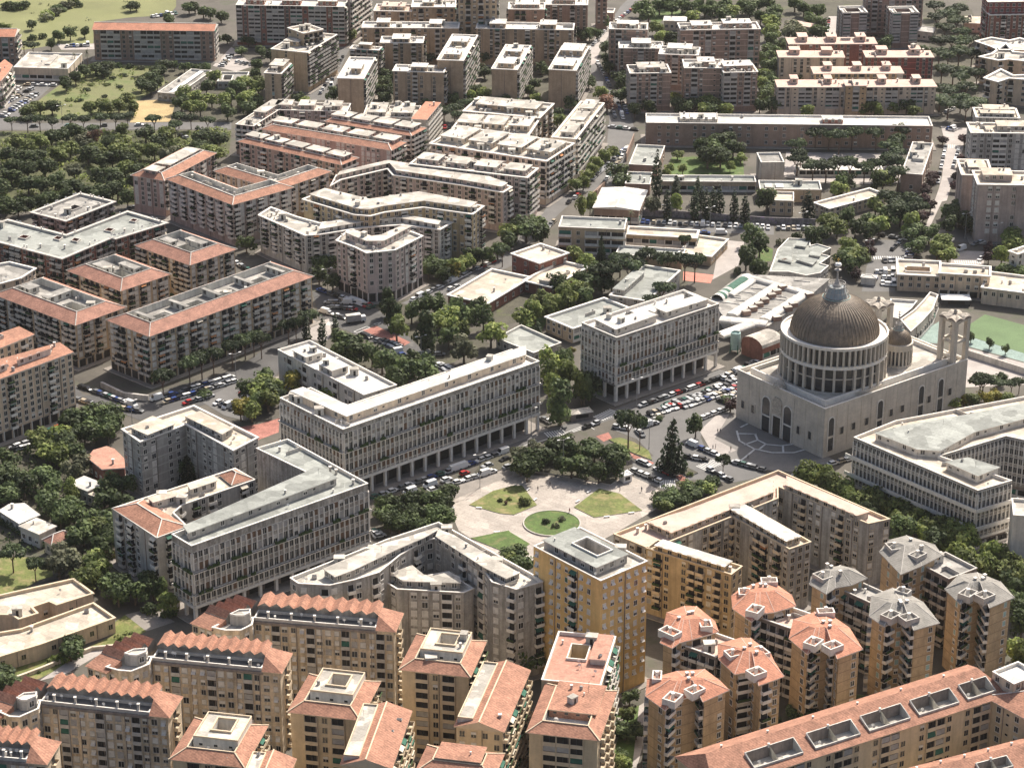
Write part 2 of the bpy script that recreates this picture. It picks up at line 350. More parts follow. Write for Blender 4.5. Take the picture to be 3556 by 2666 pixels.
# ---------------------------------------------------------------- shared roof fittings
def fitting(kind):
    k = ('fit', kind)
    if k in TPL: return TPL[k]
    m = MB()
    if kind == 'chimney': m.box(-.35, -.35, 0, .35, .35, 1.5, 0); m.box(-.48, -.48, 1.6, .48, .48, 1.75, 1); m.box(-.25, -.25, 1.5, .25, .25, 1.6, 1); ms = ['grey_trim', 'white_trim']
    elif kind == 'flue': m.box(-.22, -.22, 0, .22, .22, 1.1, 0); m.box(-.3, -.3, 1.1, .3, .3, 1.2, 0); ms = ['white_trim']
    elif kind == 'satellite_dish':
        m.bar((0, 0, 0), (0, 0, 1.0), .07); c = Vector((0, -.1, 1.15)); n = 10
        ring = [c + Vector((.45 * math.cos(2 * math.pi * i / n), -.12, .45 * math.sin(2 * math.pi * i / n))) for i in range(n)]
        for i in range(n): m.face([c, ring[i], ring[(i + 1) % n]], 0); m.face([c + Vector((0, .03, 0)), ring[(i + 1) % n], ring[i]], 0)
        ms = ['dish_white']
    elif kind == 'antenna': m.bar((0, 0, 0), (0, 0, 3.0), .07); m.bar((-.6, 0, 2.7), (.6, 0, 2.7), .05); m.bar((-.4, 0, 2.3), (.4, 0, 2.3), .05); ms = ['dark_metal']
    elif kind == 'stair_hut': m.box(-1.5, -1.2, 0, 1.5, 1.2, 2.5, 0, 1); m.box(-1.65, -1.35, 2.5, 1.65, 1.35, 2.65, 1); m.box(-.4, -1.24, .1, .4, -1.2, 2.0, 2); ms = ['sage_white', 'pale_roof', 'dark_opening']
    elif kind == 'partition_wall': m.box(-2.6, -.1, 0, 2.6, .1, 1.3, 0); m.box(2.5, -.1, 0, 2.7, 1.8, 1.3, 0); ms = ['grey_trim']
    elif kind == 'water_tank': m.lathe([(.01, 0), (.6, 0), (.6, 1.3), (.45, 1.5), (.01, 1.55)], 12); ms = ['shutter_grey']
    elif kind == 'roof_unit': m.box(-.7, -.5, .1, .7, .5, 1.0, 0); m.box(-.6, -.4, 1.0, .6, .4, 1.08, 1); ms = ['shutter_grey', 'dark_metal']
    elif kind == 'awning': m.face([(-1.5, 0, 2.3), (1.5, 0, 2.3), (1.5, -2.2, 1.9), (-1.5, -2.2, 1.9)], 0); m.face([(-1.5, -2.2, 1.88), (1.5, -2.2, 1.88), (1.5, 0, 2.28), (-1.5, 0, 2.28)], 0); ms = ['awning_cream']
    me = m.mesh(kind, ms); TPL[k] = me; return me
def clutter(root, poly, z, n, holes=(), edge=False, kinds=('chimney', 'flue', 'satellite_dish', 'antenna', 'roof_unit', 'satellite_dish', 'stair_hut', 'partition_wall', 'chimney', 'water_tank')):
    ox, oy = root.location.x, root.location.y
    xs = [p[0] for p in poly]; ys = [p[1] for p in poly]; done = 0
    inner = offset(poly, 1.0)
    for _ in range(n * 12):
        if done >= n: break
        if edge:
            i = random.randrange(len(inner)); t = random.random(); a, b = inner[i - 1], inner[i]
            p = (a[0] + (b[0] - a[0]) * t, a[1] + (b[1] - a[1]) * t)
        else:
            p = (random.uniform(min(xs), max(xs)), random.uniform(min(ys), max(ys)))
            if not inside(p, inner): continue
        if any(inside(p, h) for h in holes): continue
        k = random.choice(kinds)
        link(k, fitting(k), root, (p[0] - ox, p[1] - oy, z), random.uniform(-.2, .2) if k != 'partition_wall' else math.atan2(inner[1][1] - inner[0][1], inner[1][0] - inner[0][0]) + random.choice((0, 1.5708))); done += 1
# ---------------------------------------------------------------- buildings
def visible(p, q):
    d = Vector(q) - Vector(p); nrm = Vector((d.y, -d.x)); mid = (Vector(p) + Vector(q)) / 2
    return nrm.dot(-mid) > -0.08 * nrm.length * mid.length
def loc_(poly, o): return [(x - o[0], y - o[1]) for x, y in poly]
def flat_roof(root, P, h, wall, floor, trim, holes=(), par=0.9, over=0.0, top=None):
    """parapet with a coping and a roof deck behind it; holes are light wells (poly, depth)"""
    m = MB(); a = offset(P, -0.12 - over); b = offset(P, 0.38); n = len(P)
    z0, z1 = h - (0.35 if over else 0.12), h + 0.1
    m.walls(a, z0, z1)
    for i in range(n):
        j = (i + 1) % n; p = P[i], P[j]
        m.face([(*a[i], z1), (*a[j], z1), (*b[j], z1), (*b[i], z1)])
        m.face([(*a[j], z0), (*a[i], z0), (*P[i], z0), (*P[j], z0)])
    m.walls(b, h - par, z1, 0, inward=True)
    for hp, dep in holes:
        c = offset(hp, -0.35); m.walls(c, h - par, h - par + .7)
        for i in range(len(hp)):
            j = (i + 1) % len(hp); m.face([(*c[i], h - par + .7), (*c[j], h - par + .7), (*hp[j], h - par + .7), (*hp[i], h - par + .7)])
    m.build('parapet', trim, root)
    m = MB(); m.cap(offset(P, 0.3), h - par, 0, holes=[offset(hp, -0.3) for hp, _ in holes]); m.build('roof', floor, root)
    for hp, dep in holes:
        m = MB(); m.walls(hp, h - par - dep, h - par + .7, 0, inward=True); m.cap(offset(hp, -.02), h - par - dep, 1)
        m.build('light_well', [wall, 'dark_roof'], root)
def penthouse(root, poly, z, hh, wall, roofm, trim, win='w', over=.35, par=False, well=None):
    """set-back storey on the roof; poly in local coordinates"""
    poly = ccw(poly); m = MB(); m.walls(poly, z, z + hh); pe = m.build('penthouse', wall, root)
    m = MB()
    if par:
        m.walls(poly, z + hh, z + hh + .5); b = offset(poly, .3); m.walls(b, z + hh, z + hh + .5, 0, True)
        for i in range(len(poly)):
            j = (i + 1) % len(poly); m.face([(*poly[i], z + hh + .5), (*poly[j], z + hh + .5), (*b[j], z + hh + .5), (*b[i], z + hh + .5)])
        m.cap(b, z + hh + .05, 1, holes=[well] if well else ())
    else:
        e = offset(poly, -over); m.walls(e, z + hh, z + hh + .22); well or m.cap(e, z + hh, 0, down=True); m.cap(e, z + hh + .22, 1, holes=[well] if well else ())
    if well:                                             # light well with its own low coping
        zt = z + hh + (.05 if par else .22); b = offset(well, -.4); m.walls(b, zt, zt + .55); m.walls(well, zt, zt + .55, 0, True)
        for i in range(4): j = (i + 1) % 4; m.face([(*b[i], zt + .55), (*b[j], zt + .55), (*well[j], zt + .55), (*well[i], zt + .55)])
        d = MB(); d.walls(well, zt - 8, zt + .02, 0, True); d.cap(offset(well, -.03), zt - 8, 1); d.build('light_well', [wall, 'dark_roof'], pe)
    m.build('penthouse_roof', [trim, roofm], pe)
    xs = [p[0] for p in poly]; ys = [p[1] for p in poly]; ip = offset(poly, 1.2)
    for _ in range(min(12, int(abs(area(poly)) / 16))):
        p = (random.uniform(min(xs), max(xs)), random.uniform(min(ys), max(ys)))
        if inside(p, ip) and not (well and inside(p, offset(well, -1.5))):
            k = random.choice(('chimney', 'flue', 'roof_unit', 'water_tank', 'antenna', 'stair_hut', 'flue', 'chimney')); link(k, fitting(k), pe, (*p, z + hh + .2), random.uniform(0, 1.5)).scale = (.75, .75, .7)
    if win:
        els = []; ox, oy = root.location.x, root.location.y
        wp = [(x + ox, y + oy) for x, y in poly]
        for i in range(len(wp)):
            if visible(wp[i], wp[(i + 1) % len(wp)]): facade(els, wp[i], wp[(i + 1) % len(wp)], z, hh, 1, win, 3.4, trim)
        for kind, trim_, x, y, zz, a, sw, sh in els:
            o = link(NAME[kind[:3]], tpl(kind, trim_), pe, (x - ox, y - oy, zz), a); o.scale = (sw, 1, sh if sh != 1 else 1)
    return pe
def hip_faces(m, P, z, rise, mi=0, cap=1):
    """hipped roof over a quadrilateral P (counter-clockwise), ridge along the longer axis"""
    l0 = (Vector(P[1]) - Vector(P[0])).length; l1 = (Vector(P[2]) - Vector(P[1])).length
    if l0 < l1: P = P[1:] + P[:1]; l0, l1 = l1, l0
    mid = lambda a, b, t: (a[0] + (b[0] - a[0]) * t, a[1] + (b[1] - a[1]) * t)
    A = mid(P[0], P[3], .5); B = mid(P[1], P[2], .5); t = min(.49, l1 / 2 / l0)
    r0 = (*mid(A, B, t), z + rise); r1 = (*mid(A, B, 1 - t), z + rise); Q = [(*p, z) for p in P]
    m.face([Q[0], Q[1], r1, r0], mi); m.face([Q[2], Q[3], r0, r1], mi); m.face([Q[1], Q[2], r1], mi); m.face([Q[3], Q[0], r0], mi)
    for a_, b_ in ((r0, r1), (Q[0], r0), (Q[3], r0), (Q[1], r1), (Q[2], r1)): m.bar(a_, b_, .28, cap)
KERBS = [0]
def kerb(poly):
    """raised pavement round a building"""
    KERBS[0] += 1; z = .16 + .02 * (KERBS[0] % 9); q = offset(poly, -2.3); m = MB(); m.walls(q, 0, z); m.cap(q, z, 1)
    tag(m.build('pavement', ['kerb_stone', 'sidewalk_paving']), kind='structure')
def building(n, label, poly, h, wall, roof='flat', floor='pale_roof', trim='white_trim', nf=7, fh=3.05, gf=3.4, gfp=None, pat='m', bay=3.2,
             ph=(), holes=(), cl=9, grp=None, cat='building', par=0.9, over=0.0, rise=2.6, wid=5.0, tile='roof_tile', pwall=None, proof=None, pwin='w',
             ecl=0, skip=(), pats=None, phpar=False, tiles=(), etrim=None, z0=0.0, noel=False, cap=60, deep=None):
    poly = ccw([tuple(p) for p in poly])
    cx = sum(p[0] for p in poly) / len(poly); cy = sum(p[1] for p in poly) / len(poly); o = (cx, cy)
    root = thing(n, label, cat, (cx, cy, 0), grp)
    if h > 9 and z0 == 0 and n not in ('stair_block', 'roof_pavilion', 'apartment_wing'): kerb(poly)
    P = loc_(poly, o); H = [(ccw(loc_(hp, o)), dp) for hp, dp in holes]
    m = MB(); m.walls(P, z0, h); m.build('wall', wall, root)
    pwall = pwall or wall; proof = proof or floor
    phz = h - par
    if roof == 'flat':
        flat_roof(root, P, h, wall, floor, trim, H, par, over)
    elif roof == 'slab':
        m = MB(); m.prism(offset(P, -over - .05), h, h + .35, 0, 1); m.build('roof', [trim, floor], root); phz = h + .35
    elif roof == 'court':
        e = offset(P, -.8); i_ = offset(P, wid); m = MB(); k = len(P); z1 = h + rise
        for a in range(k):
            b = (a + 1) % k
            m.face([(*e[a], h), (*e[b], h), (*i_[b], z1), (*i_[a], z1)], 0)
        for a in range(k): m.bar((*e[a], h), (*i_[a], z1), .3, 1)
        m.walls(e, h - .18, h, 1)
        for a in range(k):
            b = (a + 1) % k; m.face([(*e[b], h - .18), (*e[a], h - .18), (*P[a], h - .18), (*P[b], h - .18)], 1)
        m.build('roof', [tile, trim], root)
        m = MB(); zt = h - .2; j_ = offset(P, wid + .3); m.walls(j_, zt, z1 + .25, 0, True)
        for a in range(k):
            b = (a + 1) % k; m.face([(*i_[a], z1 + .25), (*i_[b], z1 + .25), (*j_[b], z1 + .25), (*j_[a], z1 + .25)], 1)
        m.walls(i_, z1 - .3, z1 + .25, 1)
        m.build('parapet', ['sage_white', trim], root)
        m = MB(); m.cap(offset(P, wid + .25), zt, 0, holes=[hp for hp, _ in H]); m.build('terrace', floor, root)
        for hp, dep in H:
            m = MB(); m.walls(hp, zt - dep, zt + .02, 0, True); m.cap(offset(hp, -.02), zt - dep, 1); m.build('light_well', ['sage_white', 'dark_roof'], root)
        phz = zt
    elif roof in ('hip', 'gable'):
        e = offset(P, -.6); m = MB(); m.walls(e, h - .15, h + .02, 1); m.cap(e, h - .15, 1, down=True)
        if roof == 'hip': hip_faces(m, e, h + .02, rise)
        else:
            l0 = (Vector(e[1]) - Vector(e[0])).length; l1 = (Vector(e[2]) - Vector(e[1])).length
            if l0 < l1: e = e[1:] + e[:1]
            A = ((e[0][0] + e[3][0]) / 2, (e[0][1] + e[3][1]) / 2, h + rise); B = ((e[1][0] + e[2][0]) / 2, (e[1][1] + e[2][1]) / 2, h + rise)
            q = [(*p, h + .02) for p in e]
            m.face([q[0], q[1], B, A]); m.face([q[2], q[3], A, B]); m.face([q[1], q[2], B], 1); m.face([q[3], q[0], A], 1); m.bar(A, B, .35, 1)
        m.build('roof', [tile, trim], root); phz = h
    hl = [hp for hp, _ in holes]; 
    for it in ph:
        pl, hh = it[0], it[1]; wl = it[2] if len(it) > 2 else pwall
        penthouse(root, loc_(pl, o), phz, hh, wl, proof, trim, pwin, par=phpar, well=ccw(loc_(it[3], o)) if len(it) > 3 else None); hl.append(pl)
    for tp, rs in tiles:
        m = MB(); q = ccw(loc_(tp, o)); m.walls(q, h - .1, h + .12, 1); hip_faces(m, q, h + .12, rs); m.build('tiled_roof', [tile, trim], root); hl.append(tp)
    if cl: clutter(root, offset(poly, (wid if roof == 'court' else .6)), phz, cl, hl)
    if ecl: clutter(root, offset(poly, -.4), h + .1, ecl, (), True, ('satellite_dish', 'flue', 'satellite_dish'))
    if not noel:
        els = []; k = len(poly)
        for a in range(k):
            p, q = poly[a], poly[(a + 1) % k]
            if not visible(p, q): continue
            pt = pats[a] if pats and a < len(pats) and pats[a] is not None else pat
            if not pt: continue
            facade(els, p, q, gf, fh, nf, pt, bay, etrim or trim, skip)
            L = (Vector(q) - Vector(p)).length; np_ = int(L / 9.5)
            for k_ in range(np_):
                t = (k_ + .5 + random.uniform(-.1, .1)) / np_; t = (round(t * L / bay)) * bay / L; els.append(('pipe', 'grey_trim', p[0] + (q[0] - p[0]) * t, p[1] + (q[1] - p[1]) * t, .3, math.atan2(q[1] - p[1], q[0] - p[0]), 1, h - .8))
            if gfp: facade(els, p, q, 0, gf, 1, gfp, 4.0, trim)
        els = [(e[0], e[1], e[2], e[3], e[4], e[5], e[6], gf if e[0] == 'shop' else e[7]) for e in els]
        place(els, root, cap)
    return root
WINMIX['S'] = [('shop', 1)]
# ---------------------------------------------------------------- white office blocks with pilasters, ledges and a street arcade
def arcade_block(n, label, poly, h, edges, gf=7.2, fh=3.6, nf=5, bay=1.9, wall='stained_panel', ledges=(1, 3), ph=(), floor='white_roof', pwall='cream_stucco', trim='white_trim', grp=None, cl=8, arcade=True, big=3, holes=(), proof='white_roof', ledge_d=1.1, lowpat=None, band=False):
    poly = ccw(poly); cx = sum(p[0] for p in poly) / len(poly); cy = sum(p[1] for p in poly) / len(poly); o = (cx, cy)
    root = thing(n, label, 'building', (cx, cy, 0), grp); P = loc_(poly, o); H = [(ccw(loc_(hp, o)), dp) for hp, dp in holes]; kerb(poly)
    m = MB(); m.walls(P, gf - .9, h); m.cap(offset(P, .01), gf - .9, 0, down=True); m.build('wall', wall, root)
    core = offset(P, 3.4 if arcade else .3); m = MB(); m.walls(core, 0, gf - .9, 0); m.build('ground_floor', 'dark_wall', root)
    m = MB(); m.cap(offset(P, -.5), .14, 0); m.walls(offset(P, -.5), 0, .14, 0); m.build('arcade_pavement', 'grey_trim', root)
    flat_roof(root, P, h, wall, floor, trim, H, 1.0)
    for it in ph: penthouse(root, loc_(it[0], o), h - 1.0, it[1], it[2] if len(it) > 2 else pwall, proof, trim, 'wk.')
    clutter(root, offset(poly, .8), h - 1.0, cl, [it[0] for it in ph] + [x for x, _ in holes])
    els = []; k = len(poly); rows = []
    lo = 0
    for L_ in list(ledges) + [nf]: rows.append((lo, L_)); lo = L_
    up = {}
    def box_tpl(key, x0, y0, z0, x1, y1, z1, mt):
        kk = (key, mt)
        if kk not in TPL:
            b = MB(); b.box(x0, y0, z0, x1, y1, z1); TPL[kk] = b.mesh(key, [mt])
        return kk
    PIL = box_tpl('fin', -.17, -.42, 0, .17, .06, 1, trim); COLM = box_tpl('column', -.45, -.1, 0, .45, .8, 1, trim)
    for a in range(k):
        mode = edges[a] if a < len(edges) else '.'
        if mode == '.': continue
        p, q = Vector(poly[a]), Vector(poly[(a + 1) % k]); d = q - p; L = d.length; d.normalize(); ang = math.atan2(d.y, d.x); nb = max(2, round(L / bay)); bw = L / nb
        nx, ny = d.y, -d.x
        for (r0, r1) in rows:
            zb, zt = gf + r0 * fh, gf + r1 * fh - (.5 if r1 < nf else 1.2)
            for i in range(nb + 1):
                if mode == 'G' and i % 1: continue
                t = min(max(bw * i, .2), L - .2); els.append(('fin', trim, p.x + d.x * t, p.y + d.y * t, zb, ang, 1, zt - zb))
            for r in range(r0, r1):
                for i in range(nb):
                    t = bw * (i + .5); z = gf + r * fh
                    low = (r == r0 and r0 > 0 and mode == 'A')
                    kd = random.choice(('win', 'win', 'win_half', 'win_grey', 'win_brown', 'win')) if (r1 == nf or mode == 'G') and not band else random.choice(('win', 'win_brown', 'win', 'win') if not band else ('win',))
                    els.append((kd, trim, p.x + d.x * t, p.y + d.y * t, z + (.25 if low else .8), ang, bw * .74, 2.5 if low else 2.0))
        if mode == 'A':
            for li in ledges:
                z = gf + li * fh; b = MB(); b.box(-.4, -ledge_d, -.3, L + .4, .1, 0, 0); o_ = b.build('ledge', trim, root, (p.x - cx, p.y - cy, z - .05), ang)
                if band:
                    b = MB(); b.box(-ledge_d, -ledge_d - .2, 0, L + ledge_d, -ledge_d + .05, 1.15); b.build('parapet', 'white_trim', o_); continue
                b = MB(); b.box(-.3, -ledge_d + .05, 0, L + .3, -ledge_d + .1, .25, 0); b.box(-.3, -ledge_d + .05, .8, L + .3, -ledge_d + .1, .9, 0)
                for i in range(nb + 1): b.box(bw * i - .04, -ledge_d + .05, 0, bw * i + .04, -ledge_d + .1, .9, 0)
                x = 1.0
                while x < L - 3:                       # planters with shrubs along some of the railing
                    l = random.uniform(1.5, 5)
                    if random.random() < .45:
                        for s in range(int(l / .35)):
                            xx = x + s * .35; hh = random.uniform(.5, 1.3); b.box(xx, -ledge_d - .1 - random.random() * .25, .05, xx + .34, -ledge_d + .35, hh, 1)
                    x += l + random.uniform(.5, 5)
                b.build('railing', ['dark_metal', 'plant_green'], o_, (0, 0, .0))
            b = MB(); b.box(-.15, -.5, 0, L + .15, .1, .9); b.build('beam', trim, root, (p.x - cx, p.y - cy, gf - 1.0), ang)
        if arcade and mode in 'AG':
            nc = max(1, round(L / (bw * big))); cw = L / nc
            for i in range(nc + 1):
                t = min(max(cw * i, .45), L - .45); els.append(('column', trim, p.x + d.x * t, p.y + d.y * t, .14, ang, 1, gf - 1.1))
            c0, c1 = Vector(core[a]) + Vector(o), Vector(core[(a + 1) % k]) + Vector(o)
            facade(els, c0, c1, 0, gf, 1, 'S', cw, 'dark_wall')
        elif not arcade:
            facade(els, poly[a], poly[(a + 1) % k], 0, gf, 1, lowpat or 'S', bw * big, trim)
    els = [(e[0], e[1], e[2], e[3], e[4], e[5], e[6], (gf - 1.2) if e[0] == 'shop' else e[7]) for e in els]
    place(els, root, 100)
    return root
# ---------------------------------------------------------------- vegetation
def translucent(n):
    """leaves let part of the light through"""
    t = MATS[n].node_tree; p = t.nodes['Principled BSDF']; o = t.nodes['Material Output']; tr = t.nodes.new('ShaderNodeBsdfTranslucent'); mx = t.nodes.new('ShaderNodeMixShader'); mx.inputs[0].default_value = .35
    t.links.new(p.inputs['Base Color'].links[0].from_socket, tr.inputs[0]); t.links.new(p.outputs[0], mx.inputs[1]); t.links.new(tr.outputs[0], mx.inputs[2]); t.links.new(mx.outputs[0], o.inputs[0])
def leaf(name, cols):
    out = []
    for i, c in enumerate(cols): mat('%s_%d' % (name, i), c, noise=.3, scale=.5, rough=.7, fine=.2, vary=.3); translucent('%s_%d' % (name, i)); out.append('%s_%d' % (name, i))
    return out
LEAF = {'oak': leaf('oak_leaf', [(0.074, 0.103, 0.038), (0.109, 0.144, 0.052), (0.049, 0.072, 0.030)]),
        'lime': leaf('lime_leaf', [(0.171, 0.213, 0.057), (0.241, 0.270, 0.083), (0.112, 0.143, 0.042)]),
        'olive': leaf('olive_leaf', [(0.149, 0.158, 0.090), (0.197, 0.200, 0.120), (0.099, 0.111, 0.063)]),
        'pine': leaf('pine_needle', [(0.059, 0.083, 0.038), (0.091, 0.118, 0.052), (0.039, 0.058, 0.030)]),
        'cypress': leaf('cypress_leaf', [(0.036, 0.055, 0.027), (0.056, 0.076, 0.036), (0.027, 0.038, 0.021)]),
        'plum': leaf('plum_leaf', [(0.063, 0.034, 0.036), (0.091, 0.047, 0.045), (0.041, 0.024, 0.027)]),
        'gold': leaf('gold_leaf', [(0.280, 0.249, 0.052), (0.362, 0.289, 0.075), (0.181, 0.179, 0.041)]),
        'rust': leaf('rust_leaf', [(0.231, 0.124, 0.082), (0.280, 0.158, 0.105), (0.165, 0.090, 0.059)])}
mat('bark', (.13, .10, .075), noise=.3, scale=1.5); mat('pine_bark', (.15, .10, .075), noise=.3, scale=1.5)
def leafy(m, lobes, size, dens, flat=.0, seed=0):
    rnd = random.Random(seed)
    for (c, r) in lobes:
        n = max(8, int(dens * (r[0] * r[1] + r[0] * r[2]) * 2)); mi0 = rnd.choice((0, 0, 1, 2))
        for _ in range(n):
            z = rnd.uniform(-.75, 1); a = rnd.uniform(0, 2 * math.pi); q = math.sqrt(max(0, 1 - z * z)); k = rnd.uniform(.72, 1.06)
            d = Vector((q * math.cos(a), q * math.sin(a), z)); p = Vector(c) + Vector((d.x * r[0], d.y * r[1], d.z * r[2])) * k
            nrm = (d + Vector((rnd.uniform(-.7, .7), rnd.uniform(-.7, .7), rnd.uniform(-.3, .9)))).normalized()
            u = nrm.cross(Vector((rnd.uniform(-1, 1), rnd.uniform(-1, 1), .3))).normalized(); v = nrm.cross(u)
            s = size * rnd.uniform(.6, 1.3); t = s * rnd.uniform(.55, 1)
            mi = mi0 if rnd.random() < .6 else rnd.choice((0, 1, 2))
            m.face([p - u * s - v * t * .3, p + u * s * .2 - v * t, p + u * s + v * t * .2, p - u * s * .1 + v * t], mi)
CROWN = {}
def crown_mesh(kind, var):
    k = (kind, var)
    if k in CROWN: return CROWN[k]
    rnd = random.Random(hash(kind) % 1000 * 7 + var if False else sum(map(ord, kind)) * 7 + var); m = MB(); pal = 'oak'; tr = MB(); tb = 'bark'
    lobes = []
    if kind in ('oak', 'lime', 'olive', 'plum', 'gold', 'rust'):        # unit: crown radius about 1, height about 2
        pal = kind
        for i in range(11):
            a = rnd.uniform(0, 6.28); q = rnd.uniform(.2, .68); z = rnd.uniform(.75, 1.75); r = rnd.uniform(.28, .5) * (1.1 - .25 * abs(z - 1.2))
            lobes.append(((q * math.cos(a), q * math.sin(a), z), (r, r, r * .85)))
        lobes.append(((0, 0, 1.25), (.6, .6, .6)))
        leafy(m, lobes, .13, 80, seed=var)
        tr.lathe([(.09, 0), (.06, .5), (.035, 1.2)], 7)
        for a in (0.4, 2.4, 4.6): tr.bar((0, 0, .45), (.4 * math.cos(a), .4 * math.sin(a), 1.0), .05)
    elif kind == 'tall':                               # dense upright crown
        pal = 'lime' if var == 0 else 'oak'
        for i in range(13):
            z = .5 + 2.3 * i / 13; a = rnd.uniform(0, 6.28); q = rnd.uniform(.15, .45) * (1.15 - abs(z - 1.5) * .45); r = rnd.uniform(.4, .58) * (1.1 - abs(z - 1.4) * .3)
            lobes.append(((q * math.cos(a), q * math.sin(a), z), (r, r, r)))
        leafy(m, lobes, .13, 75, seed=var); tr.lathe([(.09, 0), (.05, 1.5), (.02, 2.4)], 7)
    elif kind == 'pine':                               # umbrella pine: flat dome on a bare forked trunk
        pal = 'pine'; tb = 'pine_bark'
        for i in range(13):
            a = rnd.uniform(0, 6.28); q = math.sqrt(rnd.random()) * .74; z = 1.72 - .22 * q * q + rnd.uniform(-.06, .08); r = rnd.uniform(.28, .42)
            lobes.append(((q * math.cos(a), q * math.sin(a), z), (r, r, r * .6)))
        leafy(m, lobes, .12, 125, seed=var)
        tr.lathe([(.06, 0), (.05, .7), (.045, 1.0)], 7)
        for a in (0.3, 1.9, 3.4, 5.0): tr.bar((0, 0, .9), (.42 * math.cos(a), .42 * math.sin(a), 1.55), .045)
    elif kind == 'cypress':
        pal = 'cypress'
        for i in range(9):
            z = .25 + i * .36; r = .27 * math.sin(math.pi * min(1, (.14 + .86 * (1 - (i / 9)) ** .8))) + .05 if i else .2
            r = [.24, .3, .33, .33, .31, .27, .22, .16, .09][i]; lobes.append(((rnd.uniform(-.04, .04), rnd.uniform(-.04, .04), z), (r, r, .32)))
        leafy(m, lobes, .09, 160, seed=var); tr.lathe([(.06, 0), (.03, 2)], 6)
    elif kind == 'cedar':                              # conifer with drooping tiers
        pal = 'cypress'
        for i in range(9):
            z = .3 + i * .24; R_ = .95 * (1 - i / 9.6); nb = max(3, int(9 * R_))
            for b in range(nb):
                a = 6.283 * b / nb + i * .7; q = R_ * rnd.uniform(.45, .75); r = R_ * .3 + .06
                lobes.append(((q * math.cos(a), q * math.sin(a), z - q * .12), (r, r, .11)))
            lobes.append(((0, 0, z), (R_ * .4, R_ * .4, .16)))
        leafy(m, lobes, .10, 90, seed=var); tr.lathe([(.06, 0), (.04, 1.5), (.01, 2.5)], 7)
    elif kind == 'bush':
        pal = ['oak', 'lime', 'olive'][var % 3]
        for i in range(7):
            a = rnd.uniform(0, 6.28); q = rnd.uniform(.1, .6); r = rnd.uniform(.35, .55); lobes.append(((q * math.cos(a), q * math.sin(a), .35 + rnd.uniform(-.1, .25)), (r, r, r * .8)))
        leafy(m, lobes, .14, 60, seed=var); tr.lathe([(.05, 0), (.03, .4)], 5)
    elif kind == 'palm':
        pal = 'olive'
        for i in range(16):
            a = 6.283 * i / 16 + rnd.uniform(-.15, .15); el = rnd.uniform(-.2, .9); pr = Vector((0, 0, 1.75)); d = Vector((math.cos(a) * math.cos(el), math.sin(a) * math.cos(el), math.sin(el)))
            for s in range(5):
                nx_ = pr + d * .17; u = Vector((-math.sin(a), math.cos(a), 0)) * (.09 - .012 * s)
                m.face([pr - u, pr + u, nx_ + u * .8, nx_ - u * .8], i % 3); pr = nx_; d = (d + Vector((0, 0, -.28))).normalized()
        tr.lathe([(.075, 0), (.06, 1.75)], 7)
    CROWN[k] = (m.mesh('crown', LEAF[pal]), tr.mesh('trunk', [tb])); return CROWN[k]
TNAME = {'oak': 'dark_broadleaf_tree', 'lime': 'broadleaf_tree', 'olive': 'olive_tree', 'plum': 'plum_tree', 'gold': 'acacia_tree', 'rust': 'broadleaf_tree', 'tall': 'plane_tree',  # oak is a dark broadleaf tree, named for its leaf colour
         'pine': 'umbrella_pine', 'cypress': 'cypress_tree', 'cedar': 'cedar_tree', 'bush': 'shrub', 'palm': 'palm_tree'}
TLOOK = {'oak': 'dark bushy tree', 'lime': 'bright green tree', 'olive': 'grey green tree', 'plum': 'purple leaved tree', 'gold': 'yellow green tree', 'rust': 'brown leaved tree',
         'tall': 'tall dense tree', 'pine': 'umbrella pine', 'cypress': 'dark cypress', 'cedar': 'dark conifer', 'bush': 'low shrub', 'palm': 'drooping palm'}
TREES = []
def tree(kind, x, y, r, h, group, label):
    rnd = random.Random(int(x * 31 + y * 17)); var = rnd.randrange(4); cr, tr = crown_mesh(kind, var)
    top = {'tall': 3.0, 'pine': 2.0, 'cypress': 3.4, 'cedar': 2.5, 'bush': 1.15, 'palm': 2.1}.get(kind, 2.2)
    base = {'cypress': .34}.get(kind, 1.02)
    t = thing(TNAME[kind], label, 'shrub' if kind == 'bush' else 'tree', (x, y, 0), group, rnd.uniform(0, 6.28))
    s = (r / base, r / base, h / top); a = link('crown', cr, t); a.scale = s; b = link('trunk', tr, t); b.scale = s
    return t
ORD = ['', 'first', 'second', 'third', 'fourth', 'fifth', 'sixth', 'seventh', 'eighth', 'ninth', 'tenth', 'eleventh', 'twelfth', '13th', '14th', '15th', '16th', '17th', '18th', '19th', '20th',
       '21st', '22nd', '23rd', '24th', '25th', '26th', '27th', '28th', '29th', '30th', '31st', '32nd', '33rd', '34th', '35th', '36th', '37th', '38th', '39th', '40th']
